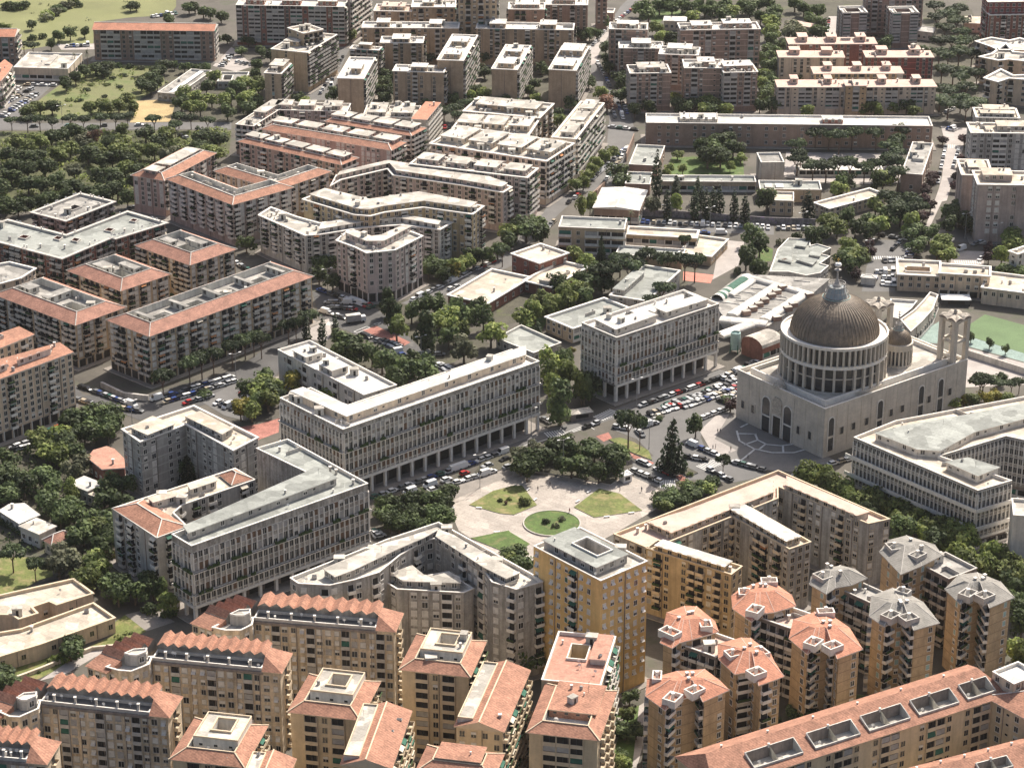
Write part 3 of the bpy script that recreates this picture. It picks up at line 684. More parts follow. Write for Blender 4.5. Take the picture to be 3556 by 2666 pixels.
def grove(where, items, mass=False):
    """items: kind -> x, y, radius, height of each tree; labels count each kind from left to right within the grove"""
    items = [(k, *v[i:i + 4]) for k, s in items.items() for v in [[float(x) for x in s.split()]] for i in range(0, len(v), 4)]
    items = sorted(items, key=lambda i: i[1] / i[2]); tot = {}; cnt = {}
    if mass:                                             # a wood that reads as one mass
        m = MB(); mats = []
        for k, x, y, r, h in items:
            rnd = random.Random(int(x * 31 + y * 17)); a = rnd.uniform(0, 6.28); ca, sa = math.cos(a), math.sin(a)
            for me in crown_mesh(k, rnd.randrange(4)):
                idx = []
                for mt in me.materials:
                    if mt not in mats: mats.append(mt)
                    idx.append(mats.index(mt))
                n = len(m.v); sx, sz = r / 1.02, h / 2.2
                m.v += [(x + (v.co.x * ca - v.co.y * sa) * sx, y + (v.co.x * sa + v.co.y * ca) * sx, v.co.z * sz) for v in me.vertices]
                m.f += [tuple(n + i for i in p.vertices) for p in me.polygons]; m.m += [idx[p.material_index] for p in me.polygons]
        tag(m.build('woodland', mats), 'dense mixed wood ' + where, 'woodland', kind='stuff'); return
    for i in items: tot[i[0]] = tot.get(i[0], 0) + 1
    for k, x, y, r, h in items:
        cnt[k] = cnt.get(k, 0) + 1
        lab = '%s %s' % (TLOOK[k], where) if tot[k] == 1 else '%s %s, %s from left' % (TLOOK[k], where, ORD[min(cnt[k], 40)])
        tree(k, x, y, r, h, 'trees ' + where, lab)
# ---------------------------------------------------------------- cars
for nm, c in {'white': (.68, .68, .67), 'silver': (.42, .43, .44), 'grey': (.16, .165, .17), 'black': (.018, .018, .02), 'blue': (.03, .06, .2), 'red': (.36, .025, .025), 'green': (.03, .10, .08), 'beige': (.42, .36, .27), 'yellow': (.6, .36, .03)}.items():
    mm = mat('paint_' + nm, c, rough=.3, noise=0, spec=.5)
mat('tyre', (.02, .02, .02), noise=0); mat('car_glass', (.02, .022, .026), rough=.1, noise=0, spec=.7); mat('lamp_lens', (.6, .58, .52), rough=.2, noise=0)
def car_mesh(style, colour):
    k = ('car', style, colour)
    if k in TPL: return TPL[k]
    L, W, H, hood, cab0, cab1, cabr = {'saloon': (4.4, 1.75, 1.43, .86, -1.75, 1.05, .34), 'hatchback': (3.8, 1.68, 1.5, .92, -1.75, .85, .2), 'van': (5.0, 1.95, 2.2, 1.15, -2.4, 1.75, .12)}[style]
    b = MB(); prof = [(-L / 2, .32), (-L / 2, .75 if style != 'van' else 1.2), (-L / 2 + .1, hood), (L / 2 - .35, hood - .06), (L / 2, .62), (L / 2, .32)]
    for s in (-1, 1):
        q = [(x, s * W / 2, z) for x, z in prof]; b.face(q if s < 0 else q[::-1], 0)
    for i in range(len(prof)):
        (x0, z0_), (x1, z1_) = prof[i], prof[(i + 1) % len(prof)]
        b.face([(x0, W / 2, z0_), (x1, W / 2, z1_), (x1, -W / 2, z1_), (x0, -W / 2, z0_)], 0)
    w2 = W / 2 - .17; c0, c1 = cab0 + cabr, cab1 - .62 if style != 'van' else cab1 - .5
    b.face([(c0, -w2, H), (c1, -w2, H), (c1, w2, H), (c0, w2, H)], 0)
    g = MB(); wl = W / 2 - .06
    lo = [(cab0, -wl), (cab1, -wl), (cab1, wl), (cab0, wl)]; hi = [(c0, -w2), (c1, -w2), (c1, w2), (c0, w2)]
    for i in range(4):
        j = (i + 1) % 4; (b if (style == 'van' and i in (2, 0, 3)) else g).face([(*lo[i], hood - .05), (*lo[j], hood - .05), (*hi[j], H), (*hi[i], H)], 0)
    wheel = MB(); n = 12
    for k2 in range(n):
        a0, a1 = 6.2832 * k2 / n, 6.2832 * (k2 + 1) / n; r = .32
        wheel.face([(r * math.cos(a0), .1, r * math.sin(a0)), (r * math.cos(a0), -.1, r * math.sin(a0)), (r * math.cos(a1), -.1, r * math.sin(a1)), (r * math.cos(a1), .1, r * math.sin(a1))])
    wheel.face([(.32 * math.cos(6.2832 * i / n), -.1, .32 * math.sin(6.2832 * i / n)) for i in range(n)][::-1]); wheel.face([(.32 * math.cos(6.2832 * i / n), .1, .32 * math.sin(6.2832 * i / n)) for i in range(n)])
    TPL.setdefault('wheel', None)
    if TPL['wheel'] is None: TPL['wheel'] = wheel.mesh('wheel', ['tyre'])
    TPL[k] = (b.mesh('car_body', ['paint_' + colour]), g.mesh('glasshouse', ['car_glass']), L, W); return TPL[k]
CARS = []
def car(x, y, rz, style, colour, label, group, wheels=True):
    body, glass, L, W = car_mesh(style, colour)
    o = link('parked_van' if style == 'van' else 'parked_car', body, None, (x, y, .09), rz); tag(o, label, 'van' if style == 'van' else 'car', group)
    link('windows', glass, o)
    if wheels:
        for sx in (-1, 1):
            for sy in (-1, 1): link('wheel', TPL['wheel'], o, (sx * L * .3, sy * (W / 2 - .09), .32))
    return o
CPAL = ['white'] * 8 + ['silver'] * 6 + ['grey'] * 4 + ['black'] * 4 + ['blue'] * 2 + ['red'] + ['beige'] + ['green']
def car_row(where, a, b, n, mode='p', gap=.12, wheels=True, seed=None, jit=.12):
    """cars parked along the line a-b: p nose to tail, x side by side across the line, d driving"""
    rnd = random.Random(int(a[0] * 13 + a[1] * 7 + n)); d = Vector(b) - Vector(a); ang = math.atan2(d.y, d.x); out = []
    for i in range(n):
        if rnd.random() < gap: continue
        t = (i + .5) / n + rnd.uniform(-jit, jit) / n; x, y = a[0] + d.x * t, a[1] + d.y * t
        out.append((x, y, ang + (math.pi if rnd.random() < .5 else 0) + (math.pi / 2 if mode == 'x' else 0) + rnd.uniform(-.03, .03)))
    out.sort(key=lambda c: c[0] / c[1])
    for i, (x, y, r) in enumerate(out):
        st = rnd.choice(('saloon', 'hatchback', 'hatchback', 'saloon', 'hatchback', 'van' if rnd.random() < .3 else 'saloon')); co = rnd.choice(CPAL)
        if st == 'van': co = 'white'
        CARS.append((x, y, r, st, co, '%s %s %s, %s from left' % (co, st, where, ORD[min(i + 1, 40)]), 'cars ' + where, wheels))
def flush_cars():
    """three hundred nearest cars one by one, any beyond that as one mass"""
    CARS.sort(key=lambda c: c[0] ** 2 + c[1] ** 2)
    for c in CARS[:300]: car(*c)
    if len(CARS) > 300:
        m = MB(); mats = []; 
        for x, y, r, st, co, *_ in CARS[300:]:
            bodies = car_mesh(st, co)[:2]
            for me in bodies:
                mn = me.materials[0].name
                if mn not in mats: mats.append(mn)
                k = mats.index(mn); n = len(m.v); ca, sa = math.cos(r), math.sin(r)
                for v in me.vertices: m.v.append((x + v.co.x * ca - v.co.y * sa, y + v.co.x * sa + v.co.y * ca, v.co.z + .09))
                for p in me.polygons: m.f.append(tuple(n + i for i in p.vertices)); m.m.append(k)
        tag(m.build('distant_cars', mats), 'small cars parked and driving in the farthest streets', 'cars', kind='stuff')
# ---------------------------------------------------------------- houses with a saw-tooth row of gables behind a roof terrace
def saw_house(label, P, h, nf, nt, wing=None, bay_poly=None, wall='stained_stucco'):
    """P: front-left, front-right, back-right, back-left; nt gables; wing: side block polygon; bay_poly: projecting bay"""
    cx = sum(p[0] for p in P) / 4; cy = sum(p[1] for p in P) / 4; o = (cx, cy)
    root = thing('apartment_block', label, 'building', (cx, cy, 0), 'blocks with saw-tooth gables'); Q = loc_(P, o)
    m = MB(); m.walls(Q, 0, h); m.build('wall', wall, root)
    f = lambda u, v: uvq(Q, u, v)
    L = (Vector(Q[1]) - Vector(Q[0])).length; D = (Vector(Q[3]) - Vector(Q[0])).length; e = 5.0 / L; t = 4.6 / D
    # terrace along the front with its parapet and white coping
    T = [f(.0, 0), f(1 - e, 0), f(1 - e, t), f(0, t)]
    m = MB(); m.walls(T, h, h + .9, 0); a = offset(T, .35); m.walls(a, h + .05, h + .9, 0, True)
    for i in range(4):
        j = (i + 1) % 4; m.face([(*T[i], h + .9), (*T[j], h + .9), (*a[j], h + .9), (*a[i], h + .9)], 1)
    m.build('parapet', ['grey_trim', 'white_trim'], root)
    m = MB(); m.cap(a, h + .06); m.build('terrace', 'dark_roof', root)
    m = MB(); b = offset(T, -.5); m.prism([b[0], b[1], f(1 - e, 0), f(0, 0)], h - .9, h - .1); m.build('cornice', 'dark_wall', root)
    # attic storey with one gable after another
    z0, z1, zr = h, h + 2.3, h + 3.5; m = MB(); r = MB()
    for i in range(nt):
        u0, u1 = i * (1 - e) / nt, (i + 1) * (1 - e) / nt; um = u0 + (u1 - u0) * .62
        A, B, C_, D_ = f(u0, t), f(u1, t), f(u1, 1), f(u0, 1); M0, M1 = f(um, t), f(um, 1)
        m.face([(*A, z0), (*B, z0), (*B, z1), (*M0, zr), (*A, z1)]); m.face([(*C_, z0), (*D_, z0), (*D_, z1), (*M1, zr), (*C_, z1)])
        k0, k1 = f(um, t - .06), f(um, 1.05); A2, B2, C2, D2 = f(u0, t - .06), f(u1, t - .06), f(u1, 1.05), f(u0, 1.05)
        r.face([(*A2, z1 + .05), (*k0, zr + .05), (*k1, zr + .05), (*D2, z1 + .05)]); r.face([(*k0, zr + .05), (*B2, z1 + .05), (*C2, z1 + .05), (*k1, zr + .05)])
    m.walls([f(0, t), f(1 - e, t), f(1 - e, 1), f(0, 1)], z0, z1); m.build('attic', 'grey_stucco', root); r.build('gabled_roof', 'roof_tile', root)
    E_ = [f(1 - e, -.04), f(1.02, -.04), f(1.02, 1.03), f(1 - e, 1.03)]
    m = MB(); m.walls(E_, h - .2, h, 1); m.cap(E_, h - .2, 1, down=True); q = [(*p, h) for p in E_]; top = [(*f(1 - e, .35), h + 2.6), (*f(1 - e, .8), h + 2.6)]
    m.face([q[0], q[1], top[0]]); m.face([q[1], q[2], top[1], top[0]]); m.face([q[2], q[3], top[1]]); m.build('hipped_end', ['roof_tile', 'cream_trim'], root)
    for i in range(5): link('chimney', fitting('chimney'), root, (*f((i + .6) / 6, t * .15), h + .1), random.uniform(-.1, .1)).scale = (.8, .8, 1.5)
    clutter(root, [(x + cx, y + cy) for x, y in T], h + .1, 6, (), False, ('flue', 'satellite_dish'))
    els = []; fh = (h - 1.2) / nf
    for k_ in range(5):
        t = (k_ + .7) / 5.6; els.append(('pipe', 'grey_trim', P[0][0] + (P[1][0] - P[0][0]) * t, P[0][1] + (P[1][1] - P[0][1]) * t, .3, math.atan2(P[1][1] - P[0][1], P[1][0] - P[0][0]), 1, h - 1.3))
    facade(els, P[0], P[1], .4, fh, nf, 'mtLmttLsmtLm', 2.5, 'grey_trim'); facade(els, P[1], P[2], .4, fh, nf, '.P', 4, 'cream_trim')
    if wing:
        wing = ccw(wing); Wl = loc_(wing, o); m = MB(); m.walls(Wl, 0, h - .5); w_ = m.build('side_wing', wall, root)
        m = MB(); k = 4
        for i in range(k):                               # stepped little gables climbing along the wing
            v0, v1 = .28 + i * .72 / k, .28 + (i + 1) * .72 / k; a0, a1, b1, b0 = uvq(Wl, 0, v0), uvq(Wl, 1, v0), uvq(Wl, 1, v1), uvq(Wl, 0, v1); vm = v0 + (v1 - v0) * .6
            c0, c1 = uvq(Wl, 0, vm), uvq(Wl, 1, vm); zb, zt = h + 1.4, h + 3.2
            m.face([(*a0, zb), (*a1, zb), (*c1, zt), (*c0, zt)]); m.face([(*c0, zt), (*c1, zt), (*b1, zb), (*b0, zb)])
            for p_, q_, c_ in ((a0, b0, c0), (a1, b1, c1)): m.face([(*p_, h - .5), (*q_, h - .5), (*q_, zb), (*c_, zt), (*p_, zb)], 1); m.face([(*p_, zb), (*c_, zt), (*q_, zb), (*q_, h - .5), (*p_, h - .5)], 1)
            if i == 0: m.face([(*a0, h - .5), (*a1, h - .5), (*a1, zb), (*a0, zb)], 1)
        n0 = [uvq(Wl, -.05, -.03), uvq(Wl, 1.05, -.03), uvq(Wl, 1.02, .28), uvq(Wl, -.02, .28)]
        m.face([(*n0[0], h - .5), (*n0[1], h - .5), (*n0[2], h + 1.2), (*n0[3], h + 1.2)]); m.face([(*n0[3], h - .5), (*n0[0], h - .5), (*n0[3], h + 1.2)]); m.face([(*n0[1], h - .5), (*n0[2], h - .5), (*n0[2], h + 1.2)])
        m.build('stepped_roof', ['roof_tile', 'grey_stucco'], w_)
        for a in range(4):
            if visible(wing[a], wing[(a + 1) % 4]): facade(els, wing[a], wing[(a + 1) % 4], .4, fh, nf, 'mw', 2.8, 'grey_trim')
    if bay_poly:
        bp = ccw(bay_poly); Bl = loc_(bp, o); m = MB(); m.walls(Bl, 0, h + .4); b_ = m.build('corner_bay', wall, root)
        flat_roof(b_, Bl, h + .4, wall, 'pale_roof', 'white_trim')
        for a in range(len(bp)):
            if visible(bp[a], bp[(a + 1) % len(bp)]): facade(els, bp[a], bp[(a + 1) % len(bp)], .4, fh, nf, 'm', 2.8, 'grey_trim')
        bb = [Vector(p) for p in Bl]; c = sum(bb, Vector((0, 0))) / len(bb); bx = [tuple(c + (p - c) * .5 + Vector((1.5, 2.2))) for p in bb]
        penthouse(b_, bx, h - .4, 3.0, 'grey_stucco', 'pale_roof', 'white_trim', 'w', .1, True)
    place(els, root, 100); return root
# ---------------------------------------------------------------- point towers with faceted tiled roofs and sunk corner terraces
def star_tower(label, poly, h, tile, wall, boxes, nf=7, pats=('.w', 'B', 'w.', 'Bw'), rise=2.7):
    poly = ccw(poly); cx = sum(p[0] for p in poly) / len(poly); cy = sum(p[1] for p in poly) / len(poly); o = (cx, cy)
    root = thing('apartment_tower', label, 'building', (cx, cy, 0), 'point towers with faceted roofs'); P = loc_(poly, o)
    W = offset(P, .9); m = MB(); m.walls(W, 0, h); m.build('wall', wall, root)
    m = MB(); m.walls(P, h - .25, h, 1); m.cap(P, h - .25, 1, down=True)
    for i in range(len(P)):
        a, b = P[i], P[(i + 1) % len(P)]
        m.face([(*a, h), (*b, h), (b[0] * .4, b[1] * .12 + .8, h + rise), (a[0] * .4, a[1] * .12 + .8, h + rise)], 0)
    m.face([(p[0] * .4, p[1] * .12 + .8, h + rise) for p in P], 0)
    for p in P: m.bar((*p, h), (p[0] * .4, p[1] * .12 + .8, h + rise), .16, 2)
    m.build('roof', [tile, 'white_trim' if tile != 'slate_tile' else 'grey_trim', 'pink_roof' if tile != 'slate_tile' else 'grey_trim'], root)
    tr = 'white_trim' if tile != 'slate_tile' else 'grey_trim'
    for (ci, dep, wd) in boxes:                          # terrace let into the roof at a corner of the plan
        c = Vector(P[ci]); d = (-c).normalized(); dep *= .85; wd *= .8; ctr = c + d * (dep * 1.12); e = (Vector(P[(ci + 1) % len(P)]) - c).normalized(); n = Vector((-e.y, e.x))
        B = ccw([tuple(ctr + e * sx * wd / 2 + n * sy * dep / 2) for sx, sy in ((-1, -1), (1, -1), (1, 1), (-1, 1))])
        m = MB(); m.walls(B, h - .1, h + 2.1); ib = offset(B, .34); m.walls(ib, h + 1.0, h + 2.1, 0, True)
        for i in range(4):
            j = (i + 1) % 4; m.face([(*B[i], h + 2.1), (*B[j], h + 2.1), (*ib[j], h + 2.1), (*ib[i], h + 2.1)], 0)
        m.cap(ib, h + 1.0, 1); t_ = m.build('roof_terrace', [tr, 'terrace_tile' if tile != 'slate_tile' else 'grey_roof'], root)
        link('flue', fitting('flue'), t_, (ctr.x, ctr.y, h + 1.0), .3).scale = (1.6, 1.6, 1.8)
    for i in range(3): link('chimney', fitting('chimney'), root, (random.uniform(-3, 3), random.uniform(-2, 4), h + rise * .6), .4)
    els = []; fh = (h - 1.2) / nf; k = 0; wp = [(x + cx, y + cy) for x, y in W]
    for i in range(len(wp)):
        if visible(wp[i], wp[(i + 1) % len(wp)]):
            facade(els, wp[i], wp[(i + 1) % len(wp)], .6, fh, nf, pats[k % len(pats)], 3.4, 'white_trim'); k += 1
    place(els, root, 100); return root
# ---------------------------------------------------------------- long tiled house with terraces let into its roof
def tiled_house(label, P, h, rise, nf, terr, wall='tower_cream', pat='.wLLw', seed=3):
    cx = sum(p[0] for p in P) / 4; cy = sum(p[1] for p in P) / 4; o = (cx, cy)
    root = thing('apartment_block', label, 'building', (cx, cy, 0)); Q = loc_(P, o); m = MB(); m.walls(Q, 0, h); m.build('wall', wall, root)
    e = offset(Q, -.7); f = lambda u, v: uvq(e, u, v); m = MB(); m.walls(e, h - .2, h, 1); m.cap(e, h - .2, 1, down=True); E_ = [(*p, h) for p in e]
    A, B = (*f(.04, .55), h + rise), (*f(.96, .55), h + rise)
    loops = [[Vector((0, 0, 0)), Vector((1, 0, 0)), Vector((.96, .55, 0)), Vector((.04, .55, 0))]] + [[Vector((u, v, 0)) for u, v in ((a_, .12), (b_, .12), (b_, .35), (a_, .35))] for a_, b_ in terr]
    fl = [p for l in loops for p in l]
    for tri in tessellate_polygon(loops):
        t3 = [fl[i] for i in tri]
        if (t3[1] - t3[0]).cross(t3[2] - t3[0]).z < 0: t3 = t3[::-1]
        m.face([(*f(p.x, p.y), h + rise * p.y / .55) for p in t3])
    m.face([E_[2], E_[3], A, B]); m.face([E_[1], E_[2], B]); m.face([E_[3], E_[0], A]); m.build('roof', ['roof_tile', 'cream_trim'], root)
    for u0, u1 in terr:
        T = [f(u0, .11), f(u1, .11), f(u1, .36), f(u0, .36)]; zt = h + rise * .72 + .5
        m = MB(); it = offset(T, .3); z0 = h + .15
        for i in range(4):
            j = (i + 1) % 4; za, zb = (h + rise * .1 + 1.0, h + rise * .1 + 1.0) if i == 0 else (zt, zt)
            if i == 0: q = [(*T[0], h - .1), (*T[1], h - .1), (*T[1], za), (*T[0], za)]; qi = [(*it[1], z0), (*it[0], z0), (*it[0], za), (*it[1], za)]
            else:
                zA = {1: za if 0 else h + rise * .1 + 1.0, 2: zt, 3: zt}[i]; zB = {1: zt, 2: zt, 3: h + rise * .1 + 1.0}[i]
                q = [(*T[i], h - .1), (*T[j], h - .1), (*T[j], zB), (*T[i], zA)]; qi = [(*it[j], z0), (*it[i], z0), (*it[i], zA), (*it[j], zB)]
            m.face(q); m.face(qi, 2 if i == 2 else 0); m.face([q[3], q[2], qi[3] if 1 else 0, qi[2]])
        md0, md1 = uvq(T, .5, 0), uvq(T, .5, 1); m.face([(*md0, z0), (*md1, z0), (*md1, zt), (*md0, h + rise * .1 + 1)]); m.face([(*md0, h + rise * .1 + 1), (*md1, zt), (*md1, z0), (*md0, z0)])
        m.cap(it, z0, 1); t_ = m.build('roof_terrace', ['sage_white', 'pale_roof', 'dark_wall'], root)
        link('flue', fitting('flue'), t_, (*uvq(T, .48, .95), zt - .6))
        link('satellite_dish', fitting('satellite_dish'), t_, (*uvq(T, .2, .5), z0))
    els = []; fh = (h - .8) / nf
    for a in range(4):
        if visible(P[a], P[(a + 1) % 4]): facade(els, P[a], P[(a + 1) % 4], .3, fh, nf, pat, 3.0, 'cream_trim')
    for i in range(6): link('flue', fitting('flue'), root, (*f(.1 + .15 * i, .62), h + rise * .75))
    place(els, root, 100); return root
# ---------------------------------------------------------------- domed basilica
mat('dome_slate', (.235, .188, .142), noise=.22, scale=.5, streak=.25, fine=.15, rough=.62)
mat('drum_glass', (.03, .033, .04), rough=.2, noise=.3, scale=.5, spec=.6)
mat('lantern_glass', (.32, .36, .37), rough=.15, noise=.15, scale=.6, spec=.6)
mat('gold_ball', (.6, .42, .12), rough=.3, noise=.1, metal=.8)
mat('carved_stone', (.40, .355, .30), noise=.3, scale=1.6, fine=.3)
mat('bronze_door', (.04, .035, .03), noise=.3, scale=1.0)
def dome(root, cx, cy, z, R, k, n_ribs, ringw):
    """drum top ring, slate dome on ribs, glazed lantern and spire; local coordinates"""
    m = MB(); prof = [(R * math.cos(a), z + R * k * math.sin(a)) for a in [math.radians(x) for x in range(0, 86, 5)]]
    m.lathe(prof, 96, 0, cx, cy); d = m.build('dome', 'dome_slate', root)
    m = MB()
    for i in range(n_ribs):
        a = 2 * math.pi * i / n_ribs
        for j in range(len(prof) - 1):
            (r0, z0), (r1, z1) = prof[j], prof[j + 1]; w = .17; c, s = math.cos(a), math.sin(a)
            q = [[(cx + rr * c + e * s, cy + rr * s - e * c, zz) for e in (w, -w)] for rr, zz in ((r0 + .22, z0 + .05), (r1 + .22, z1 + .1), (r0, z0), (r1, z1))]
            m.face([q[0][0], q[0][1], q[1][1], q[1][0]]); m.face([q[2][0], q[0][0], q[1][0], q[3][0]]); m.face([q[0][1], q[2][1], q[3][1], q[1][1]])
    tag(m.build('dome_rib', 'dome_slate', d), kind='stuff')
    return d
def lantern(root, cx, cy, z, r, h, n):
    m = MB(); m.lathe([(r, z - .6), (r, z + .25), (r * .96, z + .25), (r * .96, z - .2)], 40, 0, cx, cy)
    la = m.build('lantern', 'shutter_teal', root)
    m = MB(); m.lathe([(r * .82, z + .1), (r * .55, z + h * .72), (.02, z + h * .8)], 24, 0, cx, cy); m.build('lantern_glazing', 'lantern_glass', la)
    m = MB()
    for i in range(n):
        a = 2 * math.pi * i / n; c, s = math.cos(a), math.sin(a)
        m.bar((cx + r * .95 * c, cy + r * .95 * s, z), (cx + r * .6 * c, cy + r * .6 * s, z + h * .75), .16)
    for rr, zz in ((.98, .02), (.80, .4), (.62, .75), (.60, .98), (.60, .82)):
        for i in range(24):
            a0, a1 = 2 * math.pi * i / 24, 2 * math.pi * (i + 1) / 24; m.bar((cx + r * rr * math.cos(a0), cy + r * rr * math.sin(a0), z + h * zz), (cx + r * rr * math.cos(a1), cy + r * rr * math.sin(a1), z + h * zz), .14)
    for i in range(16):
        a = 2 * math.pi * i / 16; m.bar((cx + r * .6 * math.cos(a), cy + r * .6 * math.sin(a), z + h * .75), (cx + r * .6 * math.cos(a), cy + r * .6 * math.sin(a), z + h * .98), .07)
    m.build('lantern_frame', 'shutter_grey', la)
    sp = MB(); b = z + h * .78; q = r * .22
    sp.lathe([(q * 1.5, b), (q * .8, b + h * .2), (q * .32, b + h * .45), (q * .28, b + h * .95), (q * .6, b + h * 1.0), (q * 1.1, b + h * 1.05), (q * 1.1, b + h * 1.1), (q * .25, b + h * 1.14), (q * .2, b + h * 1.24)], 14, 0, cx, cy)
    s_ = sp.build('spire', 'shutter_grey', la)
    g = MB(); g.lathe([(.02, b + h * 1.24), (q * .9, b + h * 1.32), (q * 1.15, b + h * 1.42), (q * .9, b + h * 1.52), (.02, b + h * 1.58)], 14, 0, cx, cy); g.build('ball', 'dish_white', s_)
    c_ = MB(); zt = b + h * 1.56; c_.bar((cx, cy, zt), (cx, cy, zt + h * .32), .16); c_.bar((cx - h * .1, cy, zt + h * .2), (cx + h * .1, cy, zt + h * .2), .16); c_.build('cross', 'gold_ball', s_)
def arch_opening(w, h, n=10):
    pts = [(-w / 2, 0), (w / 2, 0), (w / 2, h - w / 2)]
    pts += [(w / 2 * math.cos(math.pi * i / n), h - w / 2 + w / 2 * math.sin(math.pi * i / n)) for i in range(1, n)] + [(-w / 2, h - w / 2)]
    return pts
def wall_panel(name, root, org, ang, x, z, prof, out, mt, frame=None, fw=.25):
    m = MB(); m.face([(px, -out, pz) for px, pz in prof])
    for i in range(len(prof)):
        j = (i + 1) % len(prof); m.face([(prof[j][0], -out, prof[j][1]), (prof[i][0], -out, prof[i][1]), (prof[i][0], .05, prof[i][1]), (prof[j][0], .05, prof[j][1])])
    if frame:
        cxm = sum(p[0] for p in prof) / len(prof); czm = sum(p[1] for p in prof) / len(prof)
        o2 = [(p[0] + math.copysign(fw, p[0] - cxm), p[1] + (fw if p[1] > czm else 0)) for p in prof]
        for i in range(len(prof)):
            j = (i + 1) % len(prof)
            m.face([(o2[i][0], -out - .22, o2[i][1]), (o2[j][0], -out - .22, o2[j][1]), (prof[j][0], -out - .22, prof[j][1]), (prof[i][0], -out - .22, prof[i][1])], 1)
            m.face([(o2[j][0], -out - .22, o2[j][1]), (o2[i][0], -out - .22, o2[i][1]), (o2[i][0], .02, o2[i][1]), (o2[j][0], .02, o2[j][1])], 1)
            m.face([(prof[i][0], -out - .22, prof[i][1]), (prof[j][0], -out - .22, prof[j][1]), (prof[j][0], -out, prof[j][1]), (prof[i][0], -out, prof[i][1])], 1)
    c, s = math.cos(ang), math.sin(ang)
    return m.build(name, [mt, frame or mt], root, (org[0] + c * x, org[1] + s * x, z), ang)
def bell_tower(label, cx, cy, z, h, ang, wd=6.0):
    t = thing('bell_tower', label, 'tower', (cx, cy, z), 'bell towers of the basilica', ang)
    k = wd / 2
    for sx in (-1, 1):
        for sy in (-1, 1):
            m = MB(); m.box(sx * k - .8, sy * k - .8, 0, sx * k + .8, sy * k + .8, h); m.build('pillar', 'travertine', t)
    for zz in (0.0, h * .48, h - .8):
        m = MB()
        for s in (-1, 1): m.box(-k - .4, s * k - .45, zz, k + .4, s * k + .45, zz + .8); m.box(s * k - .45, -k + .5, zz - .01, s * k + .45, k - .5, zz + .79)
        m.build('ring_beam', 'travertine', t)
    m = MB(); n = 16; k2 = k + 1.0; m.box(-k2 + .1, -k2 + .1, h - .1, k2 - .1, k2 - .1, h + .25, 1)   # scalloped shells fanning out over the bell chamber
    for q in range(4):
        R_ = Matrix.Rotation(q * math.pi / 2, 3, 'Z')
        def pt(i, r):
            x = -k2 + 2 * k2 * i / n; ar = abs(math.sin(2 * math.pi * i / n)); return R_ @ Vector((x * r, -k2 * r, h + .26 + .95 * ar * r + (1 - r) * 1.3))
        for i in range(n):
            m.face([pt(i, 1), pt(i + 1, 1), pt(i + 1, .5), pt(i, .5)]); m.face([pt(i, .5), pt(i + 1, .5), pt(i + 1, .04), pt(i, .04)])
            a, b = pt(i, 1), pt(i + 1, 1); m.face([Vector((a.x, a.y, h + .2)), Vector((b.x, b.y, h + .2)), b, a], 2)
    m.build('shell_roof', ['carved_stone', 'travertine', 'dark_wall'], t)
    m = MB(); m.lathe([(.9, h * .55), (.8, h * .62), (.55, h * .78), (.1, h * .8)], 12); m.bar((-k, 0, h * .82), (k, 0, h * .82), .3); m.build('bell', 'bronze_door', t)
    m = MB(); m.lathe([(.5, h + 1.6), (.8, h + 2.2), (.3, h + 2.9), (.05, h + 3.3)], 10); m.build('finial', 'carved_stone', t)
    return t
